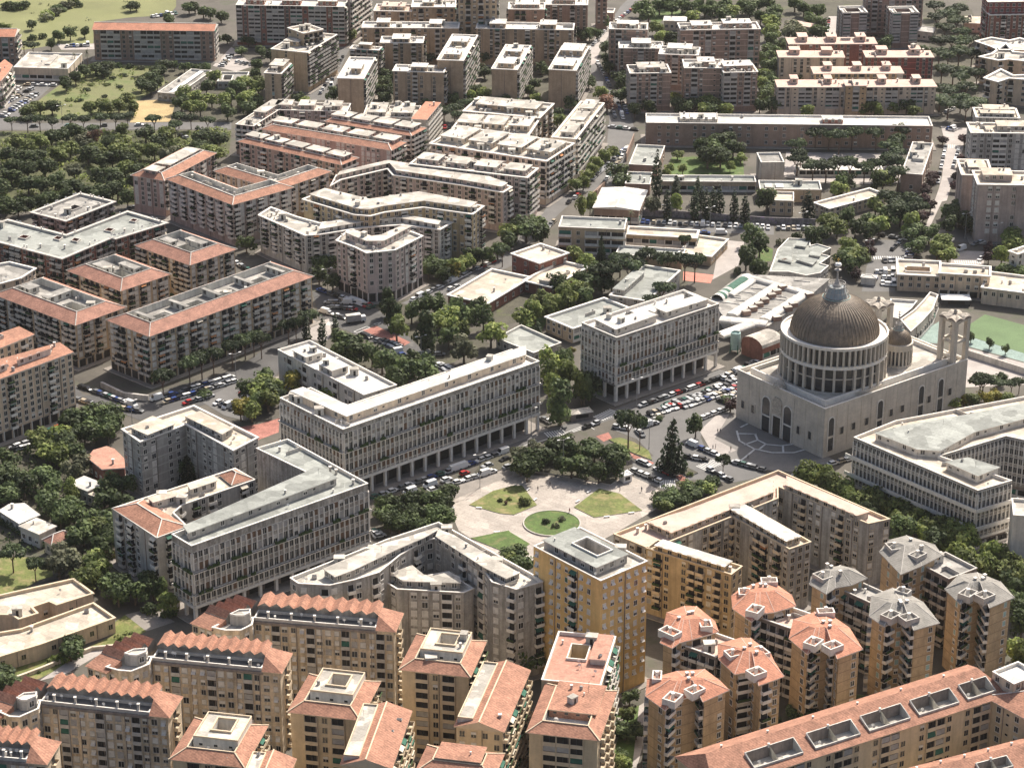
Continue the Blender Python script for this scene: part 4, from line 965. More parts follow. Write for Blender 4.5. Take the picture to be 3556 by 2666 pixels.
def basilica(P, h, dc, R, z0, small, sR):
    """P: near corner, right far, back, left (counter-clockwise); dc dome centre, R drum radius"""
    cx, cy = dc; o = (cx, cy); root = thing('basilica', 'white stone basilica with a great slate dome on a tall drum of windows', 'church', (cx, cy, 0)); Q = loc_(P, o)
    m = MB(); m.walls(Q, 0, h); m.build('wall', 'travertine', root)
    flat_roof(root, Q, h, 'travertine', 'pale_roof', 'white_trim', (), 1.6)
    S2 = offset(Q, 3.2); m = MB(); m.walls(S2, h - 1.6, h + .9); i2 = offset(S2, .6); m.walls(i2, h - .6, h + .9, 0, True)
    for i in range(4):
        j = (i + 1) % 4; m.face([(*S2[i], h + .9), (*S2[j], h + .9), (*i2[j], h + .9), (*i2[i], h + .9)])
    m.cap(i2, h - .6, 1); m.build('upper_terrace', ['white_trim', 'pale_roof'], root)
    m = MB(); dd = R - .9
    m.lathe([(R + .8, h - .6), (R + .8, h + .3), (R + .3, h + .3)], 72); H1 = 8.2; H2 = 5.8; zb = h + .3
    m.lathe([(dd, zb), (dd, zb + H1 + H2 + 1.4)], 72, 1); dr = m.build('drum', ['travertine', 'drum_glass'], root)
    m = MB(); m.lathe([(R + .15, zb + H1), (R + .15, zb + H1 + 1.2), (R - .9, zb + H1 + 1.2), (R - .9, zb + H1)], 72)
    m.lathe([(R + .15, zb + H1 + 1.2 + H2), (R + .3, zb + H1 + H2 + 2.3), (R - .35, zb + H1 + H2 + 2.3), (R - .35, zb + H1 + H2 + 1.6), (R * .83, zb + H1 + H2 + 1.5)], 96); m.build('drum_ring', 'white_trim', dr)
    m = MB(); m.lathe([(R - .5, zb + H1 * .52), (R - .5, zb + H1 * .52 + .4), (R - .9, zb + H1 * .52 + .4)], 72); m.build('transom', 'travertine', dr)
    pm = MB(); pm.box(-.42, -.65, 0, .42, .75, H1); pm = pm.mesh('drum_pillar', ['travertine']); pu = MB(); pu.box(-.34, -.6, 0, .34, .7, H2); pu = pu.mesh('drum_pillar', ['travertine'])
    for i in range(32):
        a = 2 * math.pi * (i + .5) / 32; link('drum_pillar', pm, dr, ((R - .25) * math.cos(a), (R - .25) * math.sin(a), zb), a + math.pi / 2)
    for i in range(56):
        a = 2 * math.pi * (i + .5) / 56; link('drum_pillar', pu, dr, ((R - .25) * math.cos(a), (R - .25) * math.sin(a), zb + H1 + 1.2), a + math.pi / 2)
    zd = zb + H1 + H2 + 1.5; Rd = R * .835; dome(root, 0, 0, zd, Rd, .86, 64, 1)
    lantern(root, 0, 0, zd + Rd * .86 * .955, Rd * .315, 5.4, 16)
    # side chapel dome
    sx, sy = small[0] - cx, small[1] - cy; m = MB(); m.lathe([(sR + .4, h - .6), (sR + .4, h), (sR - .5, h), (sR - .5, h + 5.6)], 40, 0, sx, sy); m.lathe([(sR + .2, h + 5.4), (sR + .3, h + 7.6), (sR * .9, h + 7.8)], 40, 0, sx, sy)
    ch = m.build('chapel_drum', 'travertine', root); m = MB(); m.lathe([(sR - .45, h + .1), (sR - .45, h + 5.4)], 40, 0, sx, sy); m.build('chapel_glazing', 'drum_glass', ch)
    for i in range(24):
        a = 2 * math.pi * i / 24; mm = MB(); mm.box(-.28, -.5, 0, .28, .4, 5.4); 
        if i == 0: cp = mm.mesh('chapel_pillar', ['travertine'])
        link('chapel_pillar', cp, ch, (sx + (sR - .2) * math.cos(a), sy + (sR - .2) * math.sin(a), h), a + math.pi / 2)
    dome(root, sx, sy, h + 7.7, sR * .9, .95, 36, 1); lantern(root, sx, sy, h + 7.7 + sR * .84, sR * .36, 2.6, 12)
    # front: portal between two arches; side: arches and small windows
    def edge(a): p, q = Vector(P[a]), Vector(P[(a + 1) % 4]); d = (q - p); L = d.length; return (p.x - cx, p.y - cy), math.atan2(d.y, d.x), L
    og, an, L = edge(3)                                # left front face runs from the left corner to the near corner
    k = h / 18.0; A1_ = arch_opening(3.9, 12.6 * k)
    for t in (.35, .595): wall_panel('arched_opening', root, og, an, L * t, 0.2, A1_, .05, 'drum_glass', 'white_trim', .3); wall_panel('balcony_bar', root, og, an, L * t, 5.8 * k, [(-1.9, 0), (1.9, 0), (1.9, .5), (-1.9, .5)], .3, 'white_trim')
    wall_panel('portal', root, og, an, L * .475, .2, [(-1.9, 0), (1.9, 0), (1.9, 7.2 * k), (-1.9, 7.2 * k)], .05, 'bronze_door', 'white_trim', .35)
    wall_panel('relief', root, og, an, L * .475, 8.4 * k, [(-2.2, 0), (2.2, 0), (2.2, 4.6 * k), (1.3, 5.9 * k), (-1.3, 5.9 * k), (-2.2, 4.6 * k)], .35, 'carved_stone')
    for t in (.08, .2, .72, .85): wall_panel('window', root, og, an, L * t, 4.8 * k, [(-.75, 0), (.75, 0), (.75, 2.9), (-.75, 2.9)], .04, 'drum_glass', 'travertine', .25)
    for t in (.145, .265, .66, .79, .93): wall_panel('pilaster', root, og, an, L * t, 0, [(-.09, 0), (.09, 0), (.09, h - 1.5), (-.09, h - 1.5)], .12, 'travertine')
    m = MB(); m.lathe([(2.4, 0), (2.2, 1.2), (1.4, 2.3), (.05, 2.7)], 14); m.build('pediment_group', 'carved_stone', root, (og[0] + math.cos(an) * L * .475 + .5, og[1] + math.sin(an) * L * .475 + 1.8, h - .6))
    og, an, L = edge(0)
    for t in (.035, .37, .66, .80):
        wall_panel('arched_window', root, og, an, L * t + .8, 2.0, arch_opening(2.6, 12.0 * k), .05, 'drum_glass', 'white_trim', .3); wall_panel('window_bar', root, og, an, L * t + .8, 6.6 * k, [(-1.3, 0), (1.3, 0), (1.3, .8), (-1.3, .8)], .2, 'travertine')
    for t in (.12, .2, .29, .46, .54, .73, .88): wall_panel('window', root, og, an, L * t, 6.8 * k, [(-.85, 0), (.85, 0), (.85, 2.6), (-.85, 2.6)], .04, 'drum_glass', 'travertine', .2)
    for t in (.085, .16, .25, .32, .42, .5, .6, .7, .77, .85, .93): wall_panel('pilaster', root, og, an, L * t, 0, [(-.08, 0), (.08, 0), (.08, h - 1.5), (-.08, h - 1.5)], .1, 'travertine')
    return root
def market_hall(P, h, strips, vents, green):
    cx = sum(p[0] for p in P) / len(P); cy = sum(p[1] for p in P) / len(P); o = (cx, cy)
    root = thing('market_hall', 'covered market with grey slab roofs between long white strips behind the basilica square', 'market', (cx, cy, 0)); Q = loc_(P, o)
    m = MB(); m.walls(Q, 0, h); m.build('wall', 'grey_stucco', root); m = MB(); m.prism(offset(Q, -.4), h, h + .25); m.build('roof', 'grey_roof', root)
    for mt, a, b, w in strips:
        A, B = Vector(a) - Vector(o), Vector(b) - Vector(o); d = B - A; L = d.length; ang = math.atan2(d.y, d.x); m = MB(); n = 6
        for i in range(n):
            t0, t1 = math.pi * i / n, math.pi * (i + 1) / n; y0, y1 = -w / 2 * math.cos(t0), -w / 2 * math.cos(t1); z0, z1 = .7 + .75 * math.sin(t0), .7 + .75 * math.sin(t1)
            m.face([(0, y0, z0), (L, y0, z0), (L, y1, z1), (0, y1, z1)])
        m.box(0, -w / 2, 0, L, w / 2, .7); m.face([(0, -w / 2 * math.cos(math.pi * i / n), .7 + .75 * math.sin(math.pi * i / n)) for i in range(n + 1)]); m.face([(L, -w / 2 * math.cos(math.pi * i / n), .7 + .75 * math.sin(math.pi * i / n)) for i in range(n + 1)][::-1])
        m.build('roof_strip', mt, root, (A.x, A.y, h + .25), ang)
    A, B = Vector(green[0]) - Vector(o), Vector(green[1]) - Vector(o); d = B - A; L = d.length; ang = math.atan2(d.y, d.x); m = MB(); w = 5.2; n = 8; k = 14
    for s in range(k):
        x0, x1 = L * s / k, L * (s + 1) / k
        for i in range(n):
            t0, t1 = math.pi * i / n, math.pi * (i + 1) / n
            m.face([(x0, -w / 2 * math.cos(t0), 2.2 * math.sin(t0)), (x1, -w / 2 * math.cos(t0), 2.2 * math.sin(t0)), (x1, -w / 2 * math.cos(t1), 2.2 * math.sin(t1)), (x0, -w / 2 * math.cos(t1), 2.2 * math.sin(t1))], 1 if (s < 2 or (s > 7 and s % 2)) else 0)
    m.build('barrel_skylight', ['shutter_green', 'white_roof'], root, (A.x, A.y, h + .25), ang)
    vm = MB(); vm.box(-1.6, -1.1, 0, 1.6, 1.1, 1.9, 0, 1); vm = vm.mesh('ventilator', ['brown_brick', 'pale_roof'])
    for x, y in vents: link('ventilator', vm, root, (x - cx, y - cy, h + .25), math.radians(20))
    sm = MB(); sm.box(-3.4, -.12, 0, 3.4, .12, .35); sm = sm.mesh('roof_seam', ['white_roof'])
    done = 0
    for _ in range(400):
        x, y = random.uniform(min(p[0] for p in P), max(p[0] for p in P)), random.uniform(min(p[1] for p in P), max(p[1] for p in P))
        if inside((x, y), offset(P, 4)) and done < 26: link('roof_seam', sm, root, (x - cx, y - cy, h + .25), math.radians(-18)); done += 1
def barrel_hall(P, h):
    cx = sum(p[0] for p in P) / 4; cy = sum(p[1] for p in P) / 4; o = (cx, cy); Q = loc_(P, o)
    root = thing('brick_hall', 'red brick hall with grey barrel roof between the market and the basilica', 'building', (cx, cy, 0)); m = MB(); m.walls(Q, 0, h, 0); m.build('wall', 'red_brick', root)
    # P: near, right, far, left; the vault runs along near-right
    m = MB(); n = 8; A, B, C_, D = Q
    pt = lambda u, t: (A[0] + u * (B[0] - A[0]) + (D[0] - A[0]) * (1 - math.cos(t)) / 2, A[1] + u * (B[1] - A[1]) + (D[1] - A[1]) * (1 - math.cos(t)) / 2, h + 3.0 * math.sin(t))
    for i in range(n):
        t0, t1 = math.pi * i / n, math.pi * (i + 1) / n; m.face([pt(-.02, t0), pt(1.02, t0), pt(1.02, t1), pt(-.02, t1)])
    m.face([pt(0, math.pi * i / n) for i in range(n, -1, -1)], 1); m.face([pt(1, math.pi * i / n) for i in range(n + 1)], 1); m.build('roof', ['pale_roof', 'red_brick'], root)
    els = []; facade(els, P[0], P[1], .8, 4, 1, 'L', 4, 'grey_trim'); place(els, root)
def silo(x, y):
    t = thing('silo', 'pale turquoise cylindrical tank beside the white arcade block', 'tank', (x, y, 0)); m = MB(); m.lathe([(1.9, 1.5), (1.9, 8.0), (1.5, 8.3), (1.5, 7.6), (.05, 7.6)], 24); m.build('tank', 'shutter_teal', t)
    m = MB()
    for i in range(4):
        a = i * math.pi / 2 + .4; m.bar((2.3 * math.cos(a), 2.3 * math.sin(a), 0), (1.5 * math.cos(a), 1.5 * math.sin(a), 5), .3)
    m.build('stand', 'awning_green', t)
# ---------------------------------------------------------------- ground, roads, lawns
mat('asphalt', (.085, .082, .08), noise=.22, scale=.08, fine=.1, spots=(.12, .6, (.17, .16, .15)))
mat('city_ground', (.095, .085, .07), noise=.3, scale=.06, fine=.12, spots=(.07, .55, (.075, .08, .05)))
mat('road_asphalt', (.135, .13, .125), noise=.15, scale=.1, fine=.08, spots=(.3, .64, (.09, .085, .08)))
mat('worn_sunlit_concrete', (.36, .325, .30), noise=.18, scale=.15, fine=.1)  # pale worn roads and yards; also paints the sunlit edge of the forecourt
mat('plaza_paving', (.40, .355, .31), patch=(.12, .12), noise=.16, scale=.2, fine=.14, spots=(.4, .56, (.27, .22, .19)))
mat('forecourt_paving', (.19, .178, .165), noise=.12, scale=.2, fine=.08)
mat('forecourt_band', (.44, .42, .39), noise=.12, scale=.2)
mat('lawn_grass', (.125, .145, .04), noise=.3, scale=.15, fine=.25, spots=(.22, .50, (.24, .20, .09)))
mat('green_grass', (.075, .12, .028), noise=.3, scale=.2, fine=.25, spots=(.3, .54, (.15, .145, .06)))
mat('hill_grass', (.175, .18, .075), noise=.25, scale=.02, fine=.2, spots=(.018, .52, (.17, .18, .07)))
mat('meadow_grass', (.16, .165, .07), noise=.3, scale=.05, fine=.3, spots=(.05, .5, (.10, .135, .04)))
mat('straw_grass', (.40, .30, .15), noise=.25, scale=.1, fine=.25)
mat('wood_soil', (.075, .08, .035), noise=.4, scale=.08, fine=.3, spots=(.05, .6, (.20, .15, .09)))
mat('dark_soil', (.07, .065, .045), noise=.4, scale=.1, fine=.3, spots=(.08, .58, (.10, .12, .04)))
mat('red_paving', (.33, .14, .11), noise=.3, scale=.3, fine=.25, spots=(.3, .6, (.30, .2, .16)))
mat('clay_court', (.50, .20, .15), noise=.2, scale=.3, fine=.2)
mat('turf_pitch', (.11, .17, .075), noise=.15, scale=.1, fine=.1)
mat('turquoise_court', (.22, .29, .26), noise=.2, scale=.3, fine=.2)
mat('white_paint', (.62, .61, .58), noise=.25, scale=1.0)
def ground(name, poly, z, mt):
    poly = ccw(poly); m = MB(); m.cap(poly, z); o = m.build(name, mt); tag(o, kind='structure'); return o
def raised(name, poly, z0, z1, mt, side='kerb_stone'):
    poly = ccw(poly); m = MB(); m.walls(poly, z0, z1, 1); m.cap(poly, z1, 0); return tag(m.build(name, [mt, side]), kind='structure')
m = MB(); m.cap([(-3000, -400), (3000, -400), (3000, 7000), (-3000, 7000)], 0); tag(m.build('ground', 'city_ground'), kind='structure')
def crossing(a, b, width, n, z=.12):
    a, b = Vector(a), Vector(b); d = b - a; L = d.length; d.normalize(); m = MB()
    for i in range(n):
        t = L * (i + .5) / n; c = a + d * t; m.obox((c.x, c.y), (-d.y, d.x), width, L / n * .5, z - .05, z)
    return tag(m.build('road_marking', 'white_paint'), kind='structure')
def stripe(pts_, w=.25, z=.12):
    m = MB()
    for a, b in zip(pts_, pts_[1:]):
        a, b = Vector(a), Vector(b); d = (b - a); c = (a + b) / 2; L = d.length; d.normalize(); m.obox((c.x, c.y), (d.x, d.y), L, w, z - .05, z)
    return tag(m.build('road_marking', 'white_paint'), kind='structure')
# ---------------------------------------------------------------- street furniture and people
def lamp(x, y, h, label, rz=0.0):
    t = thing('street_lamp', label, 'street lamp', (x, y, 0), 'street lamps', rz)
    m = MB(); m.lathe([(.16, 0), (.12, 1), (.08, h)], 8); m.build('pole', 'shutter_grey', t)
    m = MB(); m.bar((0, 0, h), (1.6, 0, h + .4), .12); m.bar((0, 0, h), (-1.6, 0, h + .4), .12); m.build('arm', 'shutter_grey', t)
    for s in (-1, 1): m = MB(); m.box(s * 1.9 - .5, -.22, h + .3, s * 1.9 + .5, .22, h + .52); m.build('lamp_head', 'dish_white', t)
    return t
def bench(x, y, rz, label):
    t = thing('park_bench', label, 'bench', (x, y, 0), 'stone benches round the plaza lawns', rz)
    m = MB(); m.box(-1.0, -.28, .38, 1.0, .28, .5); m.build('seat', 'dish_white', t)
    for s in (-1, 1): m = MB(); m.box(s * .7 - .12, -.22, 0, s * .7 + .12, .22, .38); m.build('leg', 'white_trim', t)
def skin_mesh(name, nodes, edges, mats_by_z):
    me = bpy.data.meshes.new(name); me.from_pydata([n[:3] for n in nodes], edges, []); o = bpy.data.objects.new(name, me); COL.objects.link(o)
    sm = o.modifiers.new('skin', 'SKIN'); o.modifiers.new('sub', 'SUBSURF').levels = 1
    if not me.skin_vertices: me.attributes.new('s', 'FLOAT', 'POINT')
    sv = me.skin_vertices[0].data if me.skin_vertices else None
    if sv:
        for i, n in enumerate(nodes): sv[i].radius = (n[3], n[3])
        sv[0].use_root = True
    dg = bpy.context.evaluated_depsgraph_get(); out = bpy.data.meshes.new_from_object(o.evaluated_get(dg)); out.name = name
    bpy.data.objects.remove(o)
    out.materials.clear()
    for _, mt in mats_by_z: out.materials.append(M_(mt))
    for p in out.polygons:
        for k, (zt, _) in enumerate(mats_by_z):
            if p.center.z <= zt: p.material_index = k; break
    return out
mat('skin', (.45, .28, .2), noise=0)
for nm, c in (('cloth_dark', (.03, .03, .035)), ('cloth_navy', (.03, .04, .08)), ('cloth_pale', (.5, .48, .45)), ('cloth_red', (.3, .05, .05)), ('cloth_tan', (.3, .22, .14)), ('hair_dark', (.03, .02, .015))): mat(nm, c, noise=0)
_PN = [(0, 0, .95, .13), (0, 0, 1.15, .13), (0, 0, 1.38, .15), (0, 0, 1.5, .06), (0, 0.01, 1.62, .095), (0, .0, 1.74, .07),
       (.19, 0, 1.4, .06), (.26, .03, 1.13, .045), (.27, -.06, .9, .035), (-.19, 0, 1.4, .06), (-.26, -.03, 1.13, .045), (-.27, .06, .9, .035),
       (.1, 0, .9, .09), (.11, -.08, .5, .065), (.11, .06, .06, .05), (.11, -.09, .03, .04), (-.1, 0, .9, .09), (-.11, .1, .5, .065), (-.11, .22, .1, .05), (-.11, .09, .03, .04)]
_PE = [(0, 1), (1, 2), (2, 3), (3, 4), (4, 5), (2, 6), (6, 7), (7, 8), (2, 9), (9, 10), (10, 11), (0, 12), (12, 13), (13, 14), (14, 15), (0, 16), (16, 17), (17, 18), (18, 19)]
PEOPLE = {}
def person(x, y, rz, top, legs, label):
    k = (top, legs)
    if k not in PEOPLE: PEOPLE[k] = skin_mesh('person', _PN, _PE, [(.09, 'cloth_dark'), (.93, legs), (1.49, top), (9, 'skin')])
    o = link('person', PEOPLE[k], None, (x, y, .17), rz); tag(o, label, 'person', 'people walking on the plaza')
    m = MB(); m.lathe([(.1, 1.64), (.105, 1.72), (.07, 1.81), (.01, 1.83)], 10, 0, 0, .015); m.build('hair', 'hair_dark', o); return o
def kiosk(x, y, rz, label, w, d, h, wall, roofm):
    t = thing('kiosk', label, 'kiosk', (x, y, 0), None, rz); m = MB(); m.box(-w / 2, -d / 2, 0, w / 2, d / 2, h); m.build('wall', wall, t)
    m = MB(); q = [(-w / 2 - .3, -d / 2 - .3), (w / 2 + .3, -d / 2 - .3), (w / 2 + .3, d / 2 + .3), (-w / 2 - .3, d / 2 + .3)]; m.walls(q, h, h + .15); m.cap(q, h, 0, down=True); hip_faces(m, q, h + .15, .6); m.build('roof', roofm, t)
    m = MB(); m.box(-w * .3, -d / 2 - .05, .9, w * .3, -d / 2, 2.1); m.build('hatch', 'dark_opening', t)
def hedge(label, pts_, w, h, pal='oak'):
    m = MB(); rnd = random.Random(5); lobes = []
    for a, b in zip(pts_, pts_[1:]):
        a, b = Vector(a), Vector(b); L = (b - a).length; k = max(1, int(L / 1.2))
        for i in range(k):
            p = a + (b - a) * (i + .5) / k; lobes.append(((p.x, p.y, h * .45), (w * .7, w * .7, h * .6)))
    leafy(m, lobes, .45, 5, seed=3); o = m.build('hedge', LEAF[pal]); tag(o, label, 'hedge'); return o
def undergrowth(poly, n, smin, smax, pal='oak', seed=1):
    rnd = random.Random(seed); m = MB(); xs = [p[0] for p in poly]; ys = [p[1] for p in poly]; c = 0
    while c < n:
        p = (rnd.uniform(min(xs), max(xs)), rnd.uniform(min(ys), max(ys)))
        if not inside(p, poly): n -= .25; continue
        r = rnd.uniform(smin, smax); leafy(m, [((p[0], p[1], r * .3), (r, r, r * .7))], .5, 1.6, seed=c); c += 1
    return tag(m.build('undergrowth', LEAF[pal]), 'low wild shrubs growing over the grass', 'undergrowth', kind='stuff')
def truck(x, y, rz):
    t = thing('truck', 'box truck with pale roof standing in the car park by the plane trees', 'truck', (x, y, 0), None, rz)
    m = MB(); m.box(-3.6, -1.2, .9, 2.2, 1.2, 3.5, 0, 1); m.build('cargo_box', ['shutter_grey', 'white_roof'], t)
    m = MB(); m.box(2.35, -1.1, .5, 4.2, 1.1, 2.5); m.build('cab', 'paint_white', t); m = MB(); m.box(4.2, -1.0, 1.5, 4.24, 1.0, 2.3); m.build('windscreen', 'car_glass', t)
    m = MB(); m.box(-3.6, -.5, .55, 3.9, .5, .9); m.build('chassis', 'dark_metal', t); car_mesh('saloon', 'white')
    for sx in (-2.6, 3.0):
        for s in (-1, 1): link('wheel', TPL['wheel'], t, (sx, s * 1.0, .45)).scale = (1.4, 1.4, 1.4)
def ring_bed(cx, cy, r, label):
    m = MB(); m.lathe([(r + .4, 0), (r + .4, .45), (r, .45), (r, .3)], 48); m.lathe([(r, .3), (.01, .34)], 48, 1); o = m.build('flower_bed', ['kerb_stone', 'green_grass'], None, (cx, cy, .02)); tag(o, label, 'flower bed', kind='structure')
mat('graffiti_wall', (.22, .20, .20), noise=.4, scale=.6, fine=.3, spots=(.5, .55, (.30, .22, .34)))
def wall(label, pts_, h, mt, w=.4):
    m = MB()
    for a, b in zip(pts_, pts_[1:]):
        a, b = Vector(a), Vector(b); d = (b - a); c = (a + b) / 2; L = d.length; d.normalize(); m.obox((c.x, c.y), (d.x, d.y), L, w, 0, h)
    o = m.build('boundary_wall', mt); tag(o, label, 'wall'); return o
# ---------------------------------------------------------------- the place itself (metres)
raised('grove_bed', [(-14.8, 741.3), (-3.4, 750.6), (11.4, 747.8), (20.5, 744.1), (33, 738.6), (36.4, 744.1), (34.3, 750.6), (29, 761), (15.4, 769.7), (0.7, 765.8), (-9.8, 757.2)], 0, 0.39, 'dark_soil')
raised('lawn', [(-14.1, 723.5), (-6.3, 734), (0.2, 737.9), (-0.5, 737.9), (3.4, 738.1), (8.2, 723.3), (0.6, 716.2), (-4, 717.2)], 0, 0.26, 'lawn_grass')
raised('lawn', [(20.3, 721.8), (29, 735.8), (35.9, 731.8), (42.6, 719.3), (26.8, 714.2)], 0, 0.26, 'lawn_grass')
raised('lawn', [(-13.2, 699.4), (-1.1, 704.8), (-0.5, 703.5), (5.7, 695.4), (1.3, 687.9), (-3.9, 691.1)], 0, 0.26, 'green_grass')
raised('lawn', [(33.6, 775.1), (37.7, 776.6), (42.5, 772.6), (47.1, 765.8), (47.9, 758.1), (41.3, 764.3)], 0, 0.29, 'lawn_grass')
ring_bed(12.9, 709.9, 9, 'round flower bed in the middle of the plaza')
raised('planter', [(56.2, 749.6), (59.2, 752.4), (62.9, 747.8), (59.5, 745)], 0, 0.44, 'dark_soil')
raised('planter', [(49.4, 794.7), (52.9, 797.8), (54.4, 794.7), (50.9, 790.6)], 0, 0.44, 'dark_soil')
stripe([(78.9, 782.4), (79.1, 774), (83.6, 767.3), (89.5, 764.3), (97, 764.3), (103, 768)], 0.7, 0.21)
stripe([(85, 780.1), (85.5, 774.7), (88.3, 771), (93.2, 769.9), (99, 771.7)], 0.7, 0.21)
stripe([(79.3, 780.1), (85.6, 779.7)], 0.7, 0.21)
stripe([(80.4, 770.6), (85.5, 774.7)], 0.7, 0.21)
stripe([(85, 766.5), (88, 771.4)], 0.7, 0.21)
stripe([(93.4, 764.7), (93.8, 769.9)], 0.7, 0.21)
stripe([(77.7, 757), (83.5, 766.5)], 0.7, 0.21)
stripe([(80.4, 785.4), (83.3, 788.5)], 0.7, 0.21)
crossing((11.8, 778.6), (18.9, 781.5), 5, 8)
crossing((30.4, 792.7), (37, 799.9), 5, 9)
crossing((64, 751.5), (70.4, 757.2), 5, 9)
crossing((49.3, 739.5), (54.8, 739.5), 6, 9)
crossing((150.3, 956.8), (163.3, 956.4), 4, 14)
crossing((183.2, 951.9), (194.3, 951.2), 4, 12)
crossing((206.3, 1108.3), (211.2, 1107.4), 5, 6)
crossing((94.6, 747.8), (96.9, 746.8), 4, 5)
crossing((-72.1, 883.6), (-68.3, 882.4), 4, 6)
stripe([(8.5, 772.6), (17.2, 779.5), (29.1, 790.6), (26.9, 787.1), (28.9, 783.6)], 0.3)
stripe([(21, 782), (26.9, 787.1), (25.6, 784.6), (21.4, 781.5)], 0.3)
stripe([(0.2, 765.8), (8.5, 774.6)], 0.3)
stripe([(-61, 875.1), (-56.3, 880.5), (-54.9, 879.3), (-59.6, 873.8), (-61, 875.1)], 0.3)
stripe([(-53.7, 883), (-51, 884.8), (-52.2, 881.8), (-53.7, 883)], 0.3)
ground('grove_floor', [(-78.2, 1215.1), (-68.4, 1264.1), (-30.5, 1254.9), (0.3, 1264.1), (20, 1278), (39.8, 1215.1), (35.6, 1173.5), (20.6, 1153.7), (3.3, 1181.6), (-11.1, 1173.5), (-34.4, 1163.5), (-64.2, 1177.6)], 0.02, 'dark_soil')
ground('hill', [(-383.6, 1500.5), (-207.7, 1500.5), (-191.7, 1367.8), (-193.4, 1349.5), (-214.6, 1344.3), (-233, 1334.1), (-226.6, 1289.4), (-246.1, 1287.5), (-263.7, 1275.7), (-289.3, 1319.1), (-342.1, 1321.5)], 0.02, 'hill_grass')
ground('meadow', [(-241.4, 1151.7), (-237.2, 1183.7), (-232.3, 1206.6), (-229.6, 1219.5), (-225.3, 1245.9), (-211.7, 1250.4), (-186.3, 1245.9), (-176.7, 1215.1), (-186.6, 1185.7), (-185.3, 1151.7)], 0.02, 'meadow_grass')
ground('woodland', [(-298, 1131.5), (-135.4, 1133.4), (-132.7, 1097.5), (-164.9, 1072.9), (-169.9, 1066), (-162.9, 1023.3), (-177.4, 1026.4), (-210.5, 1015.4), (-268.5, 1004.5)], 0.02, 'wood_soil')
ground('garden_soil', [(-183.2, 1245.9), (-152.1, 1228.1), (-132.3, 1245.9), (-123.1, 1173.5), (-136.7, 1145.9), (-166.9, 1147.8), (-176.3, 1202.4)], 0.04, 'dark_soil')
ground('park_woods', [(78.1, 1469.7), (262.9, 1469.7), (243.9, 1352.1), (140.2, 1341.8), (97.1, 1352.1), (72.1, 1344.3)], 0.02, 'dark_soil')
ground('garden_soil', [(-56, 910.1), (-23, 908.8), (-8.7, 889.8), (-22.3, 875.1), (-8.5, 863.1), (-25.9, 839.9), (-56.7, 839.9), (-70.4, 872.6), (-54.3, 877.5)], 0.02, 'dark_soil')
ground('garden_soil', [(73.7, 1119.3), (112.1, 1108.3), (111.1, 1090.3), (74.8, 1092.1)], 0.02, 'dark_soil')
ground('chapel_yard', [(128.8, 1099.3), (182.9, 1097.5), (175.8, 1052.5), (146.4, 1052.5), (123.9, 1062.6)], 0.02, 'worn_sunlit_concrete')
ground('garden_soil', [(-185.4, 769.7), (-165, 769.7), (-151.1, 769.7), (-144, 756.2), (-134.2, 728.6), (-130.5, 719.8), (-122.2, 673.7), (-116.7, 660.9), (-129.2, 671.7), (-145.1, 687.9), (-170.3, 694.4)], 0.02, 'dark_soil')
ground('garden_soil', [(-11.4, 899.9), (17.2, 939.4), (47.1, 958.9), (81.6, 958.9), (69.4, 921.9), (35.9, 919.3), (11.9, 892.3), (-8.9, 877.5)], 0.04, 'dark_soil')
ground('yard', [(53.2, 1316.6), (74, 1316.6), (73.6, 1259.5), (56.8, 1278)], 0.02, 'dark_soil')
ground('grove_floor', [(232.3, 1357.3), (261.3, 1362.5), (256.9, 1299.4), (231.7, 1173.5), (209.8, 1165.5), (222.9, 1259.5)], 0.04, 'dark_soil')
ground('straw_field', [(-186.2, 1145.9), (-188.4, 1182.1), (-168.5, 1186.2), (-166.8, 1147.4)], 0.06, 'straw_grass')
ground('road', [(-300.9, 1143.9), (-136.8, 1146.6), (-135.6, 1135.1), (-298.3, 1132.9)], 0.06, 'road_asphalt')
ground('playing_field', [(77.7, 1349.5), (85.4, 1369.2), (97.5, 1357.3), (94.8, 1336.7), (85.2, 1341.8), (77.3, 1316.6)], 0.04, 'green_grass')
ground('garden_lawn', [(74.8, 1092.1), (107.9, 1092.1), (105.9, 1062.6), (68.2, 1062.6)], 0.04, 'green_grass')
ground('grove_floor', [(164.3, 1054.4), (190.5, 1054.4), (178.9, 997.1), (158.4, 985), (157, 1012.4)], 0.04, 'dark_soil')
ground('road', [(-266.8, 1145.9), (-245, 1217.3), (-234.3, 1215.1), (-243.6, 1144.9)], 0.02, 'road_asphalt')
ground('road', [(-246.3, 1288.6), (-225.9, 1289.4), (-224.2, 1278), (-241.7, 1276.8)], 0.04, 'worn_sunlit_concrete')
ground('road', [(-157.1, 1245.9), (-151.1, 1282.7), (-135.4, 1245.9), (-143.6, 1234.7)], 0.06, 'worn_sunlit_concrete')
ground('road', [(-103.6, 1183.7), (-91.2, 1183.7), (-88.5, 1264.1), (-86.6, 1285.1), (-80.1, 1354.7), (-80.9, 1394.8), (-86.4, 1394.8), (-85.4, 1341.8), (-93.5, 1282.7)], 0.02, 'road_asphalt')
ground('road', [(31.1, 1023.3), (45.4, 1042.6), (56.9, 1110.1), (59.2, 1136.3), (57.6, 1177.6), (49.8, 1206.6), (44.4, 1245.9), (45.7, 1266.4), (55.9, 1319.1), (73, 1378.5), (71.3, 1400.3), (61.8, 1367.8), (52.8, 1324), (39, 1275.7), (39.9, 1241.4), (45.3, 1198.2), (47.8, 1153.7), (45.3, 1115.6), (36.2, 1055.9)], 0.04, 'road_asphalt')
